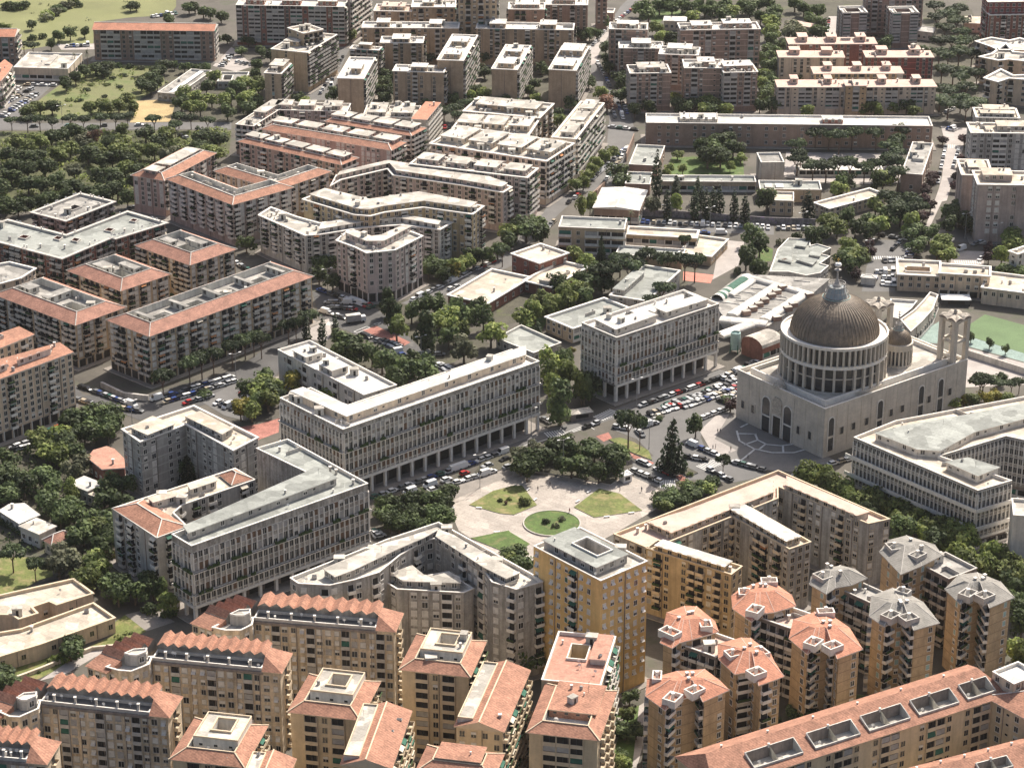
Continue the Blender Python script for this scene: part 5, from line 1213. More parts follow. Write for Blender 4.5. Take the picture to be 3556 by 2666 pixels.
ground('road', [(-44, 905), (-36.9, 901.8), (0.2, 947.7), (13.2, 991), (21.3, 1014), (29.5, 1034.6), (35.1, 1044.4), (27.2, 1049.4), (19.5, 1034.6), (10.8, 1004.7), (-6.8, 956.1)], 0.06, 'road_asphalt')
ground('road', [(177.3, 986.5), (197.2, 1049.4), (198, 1054.4), (194.3, 1054.4), (178.2, 995.5)], 0.06, 'worn_sunlit_concrete')
ground('plaza_street', [(-47.8, 725.1), (0.2, 764.8), (-1.8, 764.8), (35.9, 792.7), (71.5, 821.2), (85.4, 832.2), (77.1, 837.8), (36.2, 801), (-1.8, 773.6), (-49, 731.3)], 0.02, 'road_asphalt')
ground('parking_square', [(40.2, 795.8), (81, 831.1), (93.1, 846.8), (101.3, 853.7), (88.7, 809.4), (80.3, 792.7), (68.2, 787.6), (65.8, 777.6), (67.3, 763.9), (74.8, 756.2), (85.8, 747.8), (87.5, 744.1), (84.9, 742.2), (81.7, 744.1), (73.5, 740.4), (65.8, 743.1), (54.6, 742.2), (51.4, 734.9), (41.2, 743.1), (41, 757.2), (48.5, 761.9), (43.5, 775.6), (35.5, 783.6)], 0.04, 'road_asphalt')
ground('road', [(-183.9, 761.9), (-155.9, 798.9), (-155.9, 814.7), (-161.1, 825.6), (-165.2, 819), (-188, 782.5)], 0.04, 'asphalt')
ground('road', [(-158, 814.7), (-132.1, 791.7), (-119.6, 798.9), (-92.2, 819), (-70.7, 877.5), (-79.2, 892.3), (-102.5, 837.8), (-136.8, 810.4)], 0.06, 'asphalt')
ground('yard', [(172.3, 859.5), (196.7, 839.9), (193.6, 824.4), (165.8, 821.2), (169.4, 842.2)], 0.02, 'worn_sunlit_concrete')
ground('lawn', [(4.9, 883.6), (12.8, 892.3), (13.6, 886.1), (11.7, 877.5), (5.3, 877.5)], 0.02, 'green_grass')
ground('road', [(156, 982.1), (189.9, 992.5), (212.8, 979.1), (211.4, 971.8), (182.4, 977.7)], 0.08, 'road_asphalt')
ground('road', [(187.2, 1026.4), (196.1, 1062.6), (205.5, 1110.1), (208.1, 1140.1), (220.6, 1136.3), (213.3, 1106.5), (201.5, 1062.6), (192.9, 1029.6)], 0.08, 'worn_sunlit_concrete')
ground('road', [(171.3, 1299.4), (178.2, 1346.9), (185.5, 1346.9), (179, 1299.4)], 0.04, 'worn_sunlit_concrete')
ground('road', [(140.5, 918), (148.8, 958.9), (155.6, 979.1), (168.9, 977.7), (167.1, 958.9), (159.4, 953.3), (153.8, 918)], 0.02, 'road_asphalt')
ground('road', [(181.5, 950.5), (185.5, 966.1), (198.2, 964.6), (194.7, 947.7)], 0.02, 'worn_sunlit_concrete')
ground('road', [(48, 1004.7), (113, 997.1), (111.8, 985), (48.5, 992.5)], 0.02, 'road_asphalt')
ground('road', [(88.6, 979.1), (98.4, 976.2), (93.5, 947.7), (81.5, 931.3), (85.6, 958.9)], 0.02, 'worn_sunlit_concrete')
ground('car_park', [(-80.2, 918), (-55.2, 902.4), (-45.4, 883.6), (-30.6, 849.1), (-20.6, 835.4), (-24, 833.2), (-44.1, 853.7), (-59.4, 871.4), (-75.2, 888.6)], 0.04, 'asphalt')
ground('red_court', [(70.3, 940.8), (82.6, 936.7), (80.5, 927.3), (69.5, 930.6)], 0.06, 'clay_court')
ground('sports_pitch', [(176.7, 881.2), (185.6, 893.3), (201.4, 879.9), (198.1, 849.1), (175.4, 870.8)], 0.02, 'turf_pitch')
ground('lawn', [(104.1, 976.2), (109.8, 967.5), (107.9, 953.3), (101.7, 950.5)], 0.02, 'green_grass')
ground('lawn', [(-125.7, 627.4), (-118.1, 636.6), (-118.7, 644.5), (-116.4, 648.9), (-108.6, 638.7), (-115.7, 630.2), (-125, 623.2), (-135.6, 611), (-144, 607), (-150.9, 597.8), (-152.7, 607), (-144.7, 616.4), (-131.5, 628.8)], 0.02, 'lawn_grass')
ground('park_lawn', [(-168.8, 687), (-145.2, 686.2), (-142.3, 673.7), (-145.3, 671.7), (-155.8, 657.9), (-161.7, 651.9)], 0.02, 'lawn_grass')
ground('lawn', [(27.8, 589.5), (36.1, 596.6), (34.5, 577.7), (32.4, 558.6), (27, 558.6)], 0.02, 'green_grass')
ground('lane', [(-135.3, 609.7), (-125, 627.4), (-119, 628.8), (-116.2, 628.8), (-121.6, 623.2), (-128.2, 613.7)], 0.04, 'worn_sunlit_concrete')
ground('road', [(40.9, 1275.7), (48.7, 1319.1), (55.2, 1319.1), (46.5, 1271), (43.9, 1250.4), (40.1, 1245.9)], 0.06, 'worn_sunlit_concrete')
ground('car_park', [(-112.2, 808.3), (-101.7, 825.6), (-91.8, 814.7), (-93.9, 790.6), (-102.4, 795.8)], 0.08, 'road_asphalt')
ground('paved_path', [(-78.5, 883.6), (-71.5, 888.6), (-69.6, 873.8), (-70.8, 865.5), (-80, 867.8)], 0.08, 'worn_sunlit_concrete')
ground('red_court', [(-96.3, 785.6), (-89.3, 788.6), (-82.6, 793.7), (-81.8, 781.5), (-88.8, 774.6)], 0.02, 'red_paving')
ground('sports_court', [(174.9, 870.8), (198.1, 849.1), (196.5, 841.1), (173.2, 860.7)], 0.02, 'turquoise_court')
ground('sports_court', [(154.2, 870.2), (166.7, 886.1), (163, 863.1), (156.5, 864.3)], 0.02, 'turquoise_court')
ground('lane', [(-116.4, 648.9), (-108.6, 638.7), (-100.9, 644.5), (-108.4, 653.4)], 0.04, 'sidewalk_paving')
ground('red_court', [(-57.9, 876.9), (-52.7, 881.2), (-38.7, 864.3), (-42.1, 859.5)], 0.06, 'red_paving')
ground('path', [(35.7, 595.9), (38.5, 599.1), (38.3, 588.3), (33.5, 563.4), (32.3, 563.4)], 0.04, 'worn_sunlit_concrete')
ground('grove_floor', [(-45.6, 727.8), (-27, 729.5), (-19.6, 734.9), (-19.3, 719.8), (-22.4, 705.2), (-36.3, 701.9), (-43.6, 710.3)], 0.04, 'dark_soil')
ground('plaza', [(-20.1, 733.5), (-0.9, 752.2), (3.8, 746.8), (22.5, 744.2), (30.5, 748.6), (36.8, 749.3), (45, 740.6), (50.3, 732.8), (47, 720.3), (33.4, 703.5), (15.2, 682.6), (2.1, 682.6), (-8.1, 692.1), (-17.2, 705.1), (-20.3, 720.3)], 0.06, 'plaza_paving')
ground('red_court', [(29.3, 778.1), (33.8, 781.5), (34.9, 776.6), (31.9, 773.6)], 0.02, 'red_paving')
ground('red_court', [(40.5, 764.6), (42.8, 761.9), (48.6, 756.2), (47.3, 754.3), (41.5, 760)], 0.06, 'red_paving')
ground('red_court', [(54.8, 745.9), (57.3, 746.8), (59.4, 742.2), (56.9, 741.3)], 0.06, 'red_paving')
ground('pavement', [(-27.8, 731.8), (0.2, 753.4), (0.2, 746.8), (-19.1, 727.8), (-22.9, 725.1)], 0.08, 'sidewalk_paving')
ground('forecourt', [(65.8, 782.7), (72.4, 795.5), (81.6, 796.7), (110, 758.9), (105, 749.3), (91.6, 749.3), (77.8, 753), (69.7, 759.7)], 0.06, 'forecourt_paving')
ground('forecourt', [(65.8, 782.7), (72.4, 795.5), (77.5, 797.1), (70.6, 775.7), (77.4, 766.5), (72.2, 761.6), (69.7, 759.7)], 0.08, 'worn_sunlit_concrete')  # paler sheet paints sunlight on the forecourt edge clear of the basilica's shadow
building('apartment_block', 'long brown apartment block with red tiled roof below the grassy hill', [(-220.4, 1256.6), (-156.8, 1253.8), (-156.3, 1266.8), (-219.8, 1269.6)], 16.7, etrim='grey_trim', wall='brown_brick', roof='gable', rise=2.2, tile='roof_tile_bright', nf=6, gf=1, bay=3.6, pat='wLLLwwLLLLwwLLLLw', cl=0, fh=2.53)
building('apartment_block', 'brick apartment block with red roof at the left frame edge below the hill', [(-277.3, 1248.7), (-260.7, 1248.7), (-260.7, 1262.7), (-277.3, 1262.7)], 15, etrim='grey_trim', wall='brown_brick', roof='gable', rise=2.4, tile='roof_tile_bright', nf=5, gf=0.5, pat='wLwLw', pats=[None, 'B'], bay=3.4, cl=0, fh=2.8)
building('apartment_block', 'red roofed block with white balconies beside the left car park', [(-252.9, 1169.3), (-252.1, 1183.9), (-252.2, 1196.7), (-257.6, 1206.5), (-260, 1188.2), (-258.6, 1163.1)], 14, wall='rose_stucco', roof='slab', floor='roof_tile_bright', over=0.5, nf=4, gf=0.5, pat='B', bay=3.6, cl=2, fh=3.25)
building('store', 'low pale roofed store with dark glazed front beside the left car park', [(-227.7, 1216.2), (-225, 1244.9), (-253.3, 1247.6), (-256, 1218.9)], 7, wall='cream_stucco', floor='pale_roof', nf=1, gf=0.6, pat='L', bay=4, cl=2, ph=[([(-238.8, 1225.9), (-237.2, 1243.1), (-239.4, 1243.4), (-241, 1226.1)], 0.6, 'white_trim')], pwin='', fh=5.9)
building('school', 'grey flat roofed low school with white skylight strip behind the trees', [(-166.5, 1179.5), (-154.5, 1221.5), (-165.5, 1224.6), (-177.4, 1182.6)], 4.5, wall='grey_stucco', floor='grey_roof', nf=1, gf=0.3, pat='w', cl=3, ph=[([(-169.7, 1182.7), (-159, 1220.5), (-160.6, 1220.9), (-171.4, 1183.1)], 0.7, 'skylight')], pwin='', proof='skylight', fh=3.7)
building('school_annex', 'small grey annex with a sunken court behind the trees', [(-135.4, 1203.6), (-135.3, 1220.8), (-149.7, 1220.9), (-149.8, 1203.6)], 4, wall='grey_stucco', floor='grey_roof', nf=1, gf=0.3, pat='w', cl=0, holes=[([(-143.3, 1207), (-143.2, 1215.7), (-147.6, 1215.7), (-147.6, 1207.1)], 3)], fh=3.2)
building('apartment_tower', 'wide dark brick tower block at the top of the view', [(-148.2, 1286.5), (-89.7, 1282.7), (-88.7, 1297.7), (-147.3, 1301.4)], 22.1, etrim='grey_trim', wall='red_brick', floor='white_roof', nf=9, gf=2, pat='LwLLwLL', pats=[None, 'B'], bay=3.3, cl=4, ph=[([(-143.1, 1290.6), (-133.3, 1290), (-132.8, 1297.5), (-142.6, 1298.1)], 2.6), ([(-123.6, 1289.4), (-113.8, 1288.8), (-113.3, 1296.2), (-123.1, 1296.9)], 2.6), ([(-104.1, 1288.1), (-94.3, 1287.5), (-93.8, 1295), (-103.6, 1295.6)], 2.6)], fh=2.18)
building('apartment_tower', 'brick slab with pale balconies running back beside the wide dark brick tower', [(-87.2, 1289.7), (-78, 1321.2), (-79.3, 1321.6), (-88.5, 1290.1)], 26, wall='mauve_stucco', floor='white_roof', nf=8, pat='B', cl=2, fh=2.76)
building('apartment_tower', 'rear tan tower with a long flat roof on the sloping street', [(-105.8, 1211.2), (-96.5, 1218.8), (-105.3, 1229.5), (-114.6, 1221.9)], 27, nf=8, pats=['b'], pat='w.', etrim='grey_trim', wall='sand_brick', floor='cream_roof', cl=6, over=0.25, fh=2.89)
building('apartment_tower', 'tall tan tower with blue windows down its front beside the sloping street', [(-103.2, 1196.3), (-90.4, 1230.4), (-109, 1237.3), (-121.7, 1203.2)], 21.1, nf=9, pats=['b', '', None, '..c..'], ph=[([(-108.6, 1210), (-103.5, 1223.6), (-111, 1226.4), (-116.1, 1212.8)], 2.5)], etrim='grey_trim', wall='sand_brick', floor='pale_roof', cl=6, over=0.25, fh=1.91)
building('apartment_tower', 'small free standing tan tower left of the sloping street', [(-114.1, 1170.7), (-110.6, 1188.9), (-118.9, 1190.5), (-122.4, 1172.3)], 17.5, pats=['b', '', None, '.c'], ph=[([(-113.7, 1177.2), (-111.6, 1188.2), (-118.3, 1189.4), (-120.4, 1178.5)], 3)], etrim='grey_trim', wall='sand_brick', floor='pale_roof', cl=6, over=0.25, fh=1.94)
building('apartment_tower', 'tan brick slab with long white roof in the rear row', [(-78.3, 1248.3), (-28, 1247.1), (-27.7, 1259.1), (-78.1, 1260.3)], 20, nf=6, pat='w.Bw..w.Bw', bay=3.2, ph=[([(-70.7, 1250.5), (-64.2, 1250.3), (-64, 1258.7), (-70.5, 1258.9)], 3), ([(-43, 1249.8), (-37, 1249.7), (-36.8, 1258.1), (-42.9, 1258.2)], 2.5)], etrim='grey_trim', wall='tan_brick', floor='white_roof', cl=6, over=0.25, fh=2.68)
building('apartment_tower', 'tan brick block with white roof and dark balcony bays above the middle towers', [(-67.7, 1226.6), (-46, 1226), (-45.6, 1238), (-67.4, 1238.6)], 17.9, pat='w.Bw.Bw', ph=[([(-61.6, 1227.7), (-52.9, 1227.4), (-52.6, 1237), (-61.3, 1237.2)], 2.5)], etrim='grey_trim', wall='tan_brick', floor='white_roof', cl=6, over=0.25, fh=2)
building('apartment_tower', 'tan brick wing with white roof on the right kerb of the sloping street', [(-68.2, 1215.3), (-66.8, 1221.4), (-81.7, 1224.8), (-83, 1218.6)], 17, nf=6, pat='B', ph=[([(-72.3, 1217.5), (-71.5, 1221.2), (-77.5, 1222.5), (-78.3, 1218.8)], 3)], etrim='grey_trim', wall='tan_brick', floor='white_roof', cl=6, over=0.25, fh=2.18)
building('apartment_tower', 'blank fronted tan tower with lit side on the right kerb of the sloping street', [(-72.4, 1153.3), (-68.6, 1190.8), (-81.2, 1192.1), (-85, 1154.6)], 20, pats=['B', '', None, '..'], pat='', ph=[([(-74.4, 1164.9), (-73.2, 1176.9), (-77.6, 1177.3), (-78.8, 1165.3)], 2.6)], etrim='grey_trim', wall='tan_brick', floor='white_roof', cl=6, over=0.25, fh=2.3)
building('apartment_tower', 'square tan brick tower with white roof and two dark balcony columns', [(-33.7, 1167.8), (-32.5, 1179), (-57.5, 1181.9), (-58.8, 1170.7)], 19, pats=['b', None, None, 'w.wBw.w.wBw'], ph=[([(-42.4, 1170), (-41.6, 1176.6), (-49.1, 1177.5), (-49.9, 1170.8)], 2.8)], etrim='grey_trim', wall='tan_brick', floor='white_roof', cl=6, over=0.25, fh=2.16)
building('apartment_tower', 'tan tower with white roof and many side balconies right of the square tower', [(-24.2, 1174.8), (-17.7, 1222.2), (-30.4, 1223.9), (-37, 1176.6)], 23, nf=8, pats=['B', None, None, '.'], ph=[([(-26.1, 1179.9), (-24.8, 1189.4), (-32.5, 1190.4), (-33.8, 1180.9)], 2.5), ([(-22.9, 1203.6), (-21.6, 1213), (-29.2, 1214.1), (-30.5, 1204.6)], 2.5)], etrim='grey_trim', wall='tan_brick', floor='white_roof', cl=6, over=0.25, fh=2.39)
building('apartment_tower', 'tan brick slab with white roof and stair tower at the rear of the middle towers', [(-18.7, 1247.1), (31.8, 1243.6), (32.7, 1256.6), (-17.8, 1260.1)], 20, nf=8, pat='w.wBw.w.B', ph=[([(-11.6, 1248), (-3.5, 1247.4), (-2.9, 1256.5), (-10.9, 1257)], 3), ([(14.7, 1246.1), (22.8, 1245.6), (23.4, 1254.6), (15.3, 1255.2)], 3)], etrim='grey_trim', wall='tan_brick', floor='white_roof', cl=6, over=0.25, fh=2.01)
building('apartment_tower', 'tan tower with white roof left of the last tower before the avenue', [(2.5, 1169), (9.5, 1213.2), (-3, 1215.1), (-10, 1171)], 20, nf=8, pats=['B', None, None, '.'], ph=[([(0.7, 1173.8), (2.4, 1184.8), (-5.1, 1186), (-6.8, 1175)], 2.5), ([(4.2, 1195.9), (5.9, 1206.9), (-1.6, 1208.1), (-3.3, 1197.1)], 2.5)], etrim='grey_trim', wall='tan_brick', floor='white_roof', cl=6, over=0.25, fh=2.01)
building('apartment_tower', 'last tan tower with white roof before the car filled avenue', [(31.4, 1167.5), (39.1, 1210.9), (25.8, 1213.2), (18.1, 1169.9)], 20, nf=8, pats=['B', None, None, '...'], ph=[([(29.8, 1170.1), (31.7, 1180.9), (22.4, 1182.6), (20.5, 1171.7)], 2.5), ([(35.1, 1195.9), (37.4, 1208.9), (26.8, 1210.8), (24.4, 1197.8)], 2.8)], etrim='grey_trim', wall='tan_brick', floor='white_roof', cl=6, over=0.25, fh=2.01)
building('apartment_tower', 'tan block with flat pink edged roof in the top row', [(-73.5, 1275.1), (-53.6, 1273.7), (-52.6, 1287.6), (-72.5, 1289.1)], 22, pat='wbw.bw', ph=[([(-69.3, 1277.6), (-57.4, 1276.8), (-56.8, 1285.1), (-68.7, 1286)], 2.6)], etrim='grey_trim', wall='tan_brick', floor='pink_roof', cl=6, over=0.25, fh=2.59)
building('apartment_tower', 'tan block with white penthouse in the top row', [(-53.4, 1275.4), (-30.4, 1274.9), (-30.1, 1288.9), (-53.1, 1289.4)], 24, pat='wbw.bw', pats=[None, 'B'], ph=[([(-47.6, 1278), (-41.8, 1277.9), (-41.6, 1286.3), (-47.4, 1286.4)], 2.6)], etrim='grey_trim', wall='tan_brick', floor='white_roof', cl=6, over=0.25, fh=2.87)
building('apartment_tower', 'tall brown tower cut by the top edge of the view', [(-28.1, 1258.3), (-8, 1258.3), (-8, 1273.3), (-28.1, 1273.3)], 36, nf=11, pat='wbwbw', pats=[None, 'B'], etrim='grey_trim', wall='sand_brick', floor='white_roof', cl=6, over=0.25, fh=2.92)
building('apartment_tower', 'brown block with pale roof terrace right of the tall top tower', [(-1.9, 1270.9), (17.2, 1270.4), (17.5, 1284.4), (-1.5, 1284.9)], 24, pat='.bb.w', ph=[([(2, 1273.6), (14.4, 1273.3), (14.6, 1283.1), (2.3, 1283.4)], 2.6)], etrim='grey_trim', wall='brown_brick', floor='white_roof', cl=6, over=0.25, fh=2.87)
building('apartment_tower', 'brown tower with a bright white gable facing the avenue', [(18.3, 1295.8), (40.7, 1294.8), (41.4, 1310.8), (19, 1311.8)], 20, nf=8, pat='wbw.bw', pats=[None, '.'], ph=[([(22.9, 1298.8), (34.1, 1298.3), (34.6, 1309.5), (23.4, 1310)], 2.6)], etrim='grey_trim', wall='brown_brick', floor='white_roof', cl=6, over=0.25, fh=2.01)
building('apartment_tower', 'narrow brown tower at the top of the avenue', [(46.3, 1316.3), (52.2, 1316.3), (52.2, 1328.3), (46.3, 1328.3)], 18, nf=6, pat='w', etrim='grey_trim', wall='brown_brick', floor='white_roof', cl=6, over=0.25, fh=2.35)
building('house', 'small brown house with a white tent roof at the top of the avenue', [(52, 1331.8), (56.5, 1331.3), (57.7, 1341.2), (53.1, 1341.7)], 6, wall='school_brick', nf=1, gf=0.5, pat='w', cl=0, floor='white_roof', fh=5)
building('apartment_block', 'brick apartment block with red hipped corner and pale terraces at the edge of the woods', [(-150.6, 1007.6), (-132.9, 1045), (-147.4, 1051.9), (-165.1, 1014.5)], 17, pat='sw', pats=['bsw'], ph=[([(-149.6, 1020.9), (-139, 1043.3), (-144.8, 1046.1), (-155.4, 1023.6)], 2.6), ([(-154.1, 1011.5), (-151.4, 1017.1), (-157.2, 1019.9), (-159.9, 1014.3)], 2.8)], roof='court', tile='roof_tile', floor='pale_roof', wall='rose_stucco', nf=6, rise=1.8, wid=3.2, fh=2.18)
building('apartment_block', 'mauve apartment row with pale penthouses nearest the tan towers', [(-78.1, 1115.3), (-77.1, 1128.3), (-113.1, 1131.2), (-114.2, 1118.1)], 15, wall='mauve_stucco', floor='pale_roof', nf=5, pat='wbw', ph=[([(-81.5, 1118.2), (-80.8, 1126.6), (-88.8, 1127.3), (-89.4, 1118.8)], 2.6), ([(-94.1, 1119.2), (-93.5, 1127.6), (-100.7, 1128.2), (-101.3, 1119.7)], 2.6), ([(-104.9, 1120), (-104.3, 1128.5), (-111.5, 1129.1), (-112.2, 1120.6)], 2.6)], fh=2.22)
building('apartment_block', 'narrow rose apartment wing running back with balconies beside the woods', [(-120.1, 1092), (-106.2, 1130.2), (-114.9, 1133.4), (-128.8, 1095.2)], 15, wall='rose_stucco', floor='pale_roof', nf=5, pat='b', ph=[([(-116.3, 1107.9), (-109.3, 1127), (-114.5, 1128.9), (-121.5, 1109.8)], 2.6)], fh=2.22)
building('apartment_block', 'grey apartment row with two pale penthouses joined to a red roofed wing', [(-44.5, 1105.4), (-43.4, 1124.4), (-69.2, 1125.8), (-70.3, 1106.8)], 15, wall='grey_stucco', floor='pale_roof', nf=5, pat='wbw', ph=[([(-47, 1107.4), (-46.1, 1122.6), (-55.2, 1123.1), (-56, 1107.9)], 2.6), ([(-59.8, 1108.1), (-59, 1123.3), (-66.8, 1123.8), (-67.6, 1108.6)], 2.6)], fh=2.22)
building('apartment_block', 'narrow wing with red roof strip and a bright balcony side beside the middle courtyard', [(-39.9, 1092.4), (-34.2, 1119.5), (-40.7, 1120.8), (-46.4, 1093.8)], 17.8, wall='grey_stucco', roof='slab', floor='roof_tile_bright', nf=6, pat='', pats=['P'], cl=2, over=0.4, fh=2.32)
building('apartment_block', 'grey row of stepped penthouses ending in a red hipped roof', [(-46.1, 1071.7), (-40.1, 1082.8), (-80.4, 1104.7), (-86.4, 1093.6)], 17, wall='grey_stucco', floor='pale_roof', nf=6, pat='wbw', pats=['B'], ph=[([(-45.6, 1075.1), (-42, 1081.7), (-50.1, 1086.1), (-53.7, 1079.4)], 2.6), ([(-55.7, 1080.5), (-52.1, 1087.2), (-60.1, 1091.6), (-63.8, 1084.9)], 2.6), ([(-65.8, 1086), (-62.2, 1092.7), (-70.2, 1097), (-73.8, 1090.4)], 2.6), ([(-75.9, 1091.5), (-72.2, 1098.1), (-80.3, 1102.5), (-83.9, 1095.8)], 2.6)], roof='court', tile='roof_tile', wid=2.2, rise=1, over=0, fh=2.18)
building('apartment_block', 'long rose apartment block with red tiled eaves and five pale penthouses', [(-54.4, 1051.4), (-48.6, 1062.4), (-109.3, 1094.2), (-115.1, 1083.1)], 16.5, nf=6, gf=1, pat='sssw.', pats=['b'], ph=[([(-53.3, 1057.1), (-50.1, 1063.2), (-59.2, 1068), (-62.4, 1061.9)], 2.8), ([(-65.4, 1063.5), (-62.3, 1069.6), (-71.4, 1074.3), (-74.5, 1068.3)], 2.8), ([(-77.6, 1069.8), (-74.4, 1075.9), (-83.5, 1080.7), (-86.7, 1074.6)], 2.8), ([(-89.7, 1076.2), (-86.5, 1082.3), (-95.6, 1087), (-98.8, 1081)], 2.8), ([(-101.8, 1082.6), (-98.7, 1088.6), (-107.8, 1093.4), (-111, 1087.3)], 2.8)], bay=2.6, ecl=0, roof='court', tile='roof_tile', floor='pale_roof', wall='rose_stucco', rise=1.6, wid=3.4, fh=2.5)
building('apartment_block', 'dark rose apartment row with a red hipped end behind the red courtyard block', [(-75.6, 1033.9), (-69.3, 1043), (-118, 1076.6), (-124.3, 1067.5)], 15.5, wall='rose_stucco', floor='pale_roof', nf=5, pat='wbw', pats=['b'], ph=[([(-74.7, 1037.3), (-71.5, 1041.8), (-79.3, 1047.2), (-82.5, 1042.7)], 2.6), ([(-84.4, 1044), (-81.3, 1048.6), (-89.1, 1053.9), (-92.2, 1049.4)], 2.6), ([(-94.2, 1050.7), (-91, 1055.3), (-98.8, 1060.7), (-102, 1056.1)], 2.6), ([(-103.9, 1057.5), (-100.8, 1062), (-108.5, 1067.4), (-111.7, 1062.8)], 2.6), ([(-113.6, 1064.2), (-110.5, 1068.7), (-118.3, 1074.1), (-121.4, 1069.6)], 2.6)], roof='court', tile='roof_tile', wid=2.4, rise=1.2, fh=2.32)
building('apartment_block', 'brown apartment block with L of red tiles and yellow corner in the second row', [(-100.2, 995.3), (-79.8, 1019.3), (-89.7, 1027.7), (-101.7, 1013.6), (-121.2, 1030.1), (-129.6, 1020.2)], 17, pat='sw', pats=['bs'], ph=[], roof='court', tile='roof_tile', floor='pale_roof', wall='sand_brick', nf=6, rise=1.8, wid=3.4, cl=14, fh=2.18)
building('apartment_block', 'tall grey brown block with red tiled L roof and rows of white shutters', [(-116.8, 970.4), (-94, 992.1), (-103.3, 1001.9), (-116.3, 989.5), (-138.5, 1012.7), (-148.2, 1003.4)], 18.9, pat='sB', pats=['Bs'], ph=[], roof='court', tile='roof_tile', floor='pale_roof', wall='mauve_stucco', rise=1.8, wid=3.4, cl=12, fh=2.14)
building('apartment_block', 'cream block with long white penthouse at the back of the cream rows', [(12.7, 1099), (19.6, 1121.4), (-15.8, 1132.3), (-22.7, 1109.9)], 17, pat='wbw', pats=['..b'], ph=[([(11.2, 1106.8), (14.7, 1118), (-13.6, 1126.7), (-17.1, 1115.5)], 2.6)], wall='tan_brick', floor='pale_roof', proof='pale_roof', nf=6, cl=20, over=0.5, fh=2.18)
building('apartment_block', 'cream block with orange side wall behind the avenue slab', [(7.4, 1074.9), (12.6, 1100.2), (-22.8, 1107.5), (-28, 1082.2)], 16, pat='wbw', pats=['.b.'], ph=[([(7.8, 1082.7), (10.4, 1095.4), (1, 1097.3), (-1.6, 1084.7)], 2.7), ([(-4, 1085.2), (-1.4, 1097.8), (-10.9, 1099.7), (-13.5, 1087.1)], 2.7), ([(-15.8, 1087.6), (-13.2, 1100.2), (-22.7, 1102.2), (-25.3, 1089.5)], 2.7)], wall='cream_stucco', floor='pale_roof', proof='pale_roof', nf=6, cl=20, over=0.5, fh=2.02)
building('apartment_block', 'white slab packed with balconies along the avenue and three grey penthouses', [(28.6, 1055.9), (43, 1111), (32.7, 1113.7), (18.3, 1058.6)], 20.4, pat='..k', pats=['B'], ph=[([(27.7, 1058.9), (31.2, 1072.1), (25.5, 1073.6), (22, 1060.4)], 2.8), ([(32.5, 1077.3), (36, 1090.5), (30.3, 1092), (26.8, 1078.7)], 2.8), ([(37.3, 1095.6), (40.8, 1108.9), (35.1, 1110.3), (31.6, 1097.1)], 2.8)], bay=3, wall='white_stone', floor='cream_roof', proof='pale_roof', nf=6, cl=20, over=0.5, fh=2.74)
building('apartment_block', 'white apartment row with broad balcony end right of the pink rows', [(15, 1023.1), (27.5, 1048.4), (-24, 1073.7), (-36.4, 1048.4)], 20.6, pat='wb', pats=['BbB'], ph=[([(16.9, 1030), (24.3, 1045.2), (14, 1050.3), (6.6, 1035.1)], 2.7), ([(4, 1036.4), (11.5, 1051.5), (1.2, 1056.6), (-6.3, 1041.4)], 2.7), ([(-8.9, 1042.7), (-1.4, 1057.9), (-11.7, 1062.9), (-19.2, 1047.8)], 2.7), ([(-21.7, 1049), (-14.3, 1064.2), (-24.6, 1069.3), (-32, 1054.1)], 2.7)], wall='cream_stucco', floor='pale_roof', proof='pale_roof', nf=6, cl=20, over=0.5, fh=2.79)
building('apartment_block', 'pale pink apartment row with white terraces and a balcony covered end', [(6.4, 999.9), (11, 1012.3), (-39.6, 1031.3), (-44.3, 1018.9)], 20.8, pat='wBw', pats=['B'], ph=[([(5.5, 1003.1), (8.6, 1011.1), (-0.5, 1014.6), (-3.6, 1006.5)], 2.7), ([(-7.1, 1007.8), (-4.1, 1015.9), (-13.2, 1019.3), (-16.2, 1011.2)], 2.7), ([(-19.8, 1012.6), (-16.8, 1020.6), (-25.9, 1024), (-28.9, 1016)], 2.7), ([(-32.4, 1017.3), (-29.4, 1025.4), (-38.5, 1028.8), (-41.6, 1020.7)], 2.7)], wall='pinkish_stucco', floor='pale_roof', proof='pale_roof', cl=20, over=0.5, fh=2.42)
building('apartment_block', 'mauve pink bent apartment row behind the yellow bent block', [(-77.6, 997.8), (-74.1, 1005.3), (-54.2, 1020.6), (-51.4, 1011.6), (-21, 997.8), (-4, 988.6), (-0.3, 995.4), (-9.1, 1005.3), (-29.3, 1015.4), (-54.6, 1028.3), (-75.9, 1011.6)], 18, ph=[([(-76.3, 1002.2), (-75.4, 1006.3), (-53.4, 1023.2), (-50.1, 1012.8), (-20.2, 999.3), (-4.7, 990.8), (-2.2, 995.2), (-10.1, 1004), (-30.1, 1014), (-54.4, 1026.4), (-74.4, 1010.8)], 2.6)], pat='wbw', wall='pinkish_stucco', floor='pale_roof', proof='pale_roof', nf=6, cl=20, over=0.5, fh=2.35)
building('apartment_block', 'long bent apartment block with yellow walls and white roof terraces', [(-87.1, 969.4), (-64.7, 950.2), (-58, 948.5), (-52.5, 953.1), (-36.5, 959.4), (-16.3, 950.8), (-12, 960.6), (-39, 975.4), (-49.5, 970.6), (-58.9, 965.9), (-79.2, 980.2)], 21.5, ph=[([(-84.2, 969.8), (-63.7, 952.2), (-58.5, 950.9), (-53.6, 955), (-36.5, 961.8), (-17.4, 953.7), (-14.8, 959.6), (-39.1, 972.9), (-48.5, 968.6), (-59.1, 963.3), (-78.7, 977.2)], 2.8, 'yellow_stucco')], pat='wwbw', wall='yellow_stucco', floor='pale_roof', proof='pale_roof', cl=20, over=0.5, fh=2.51)
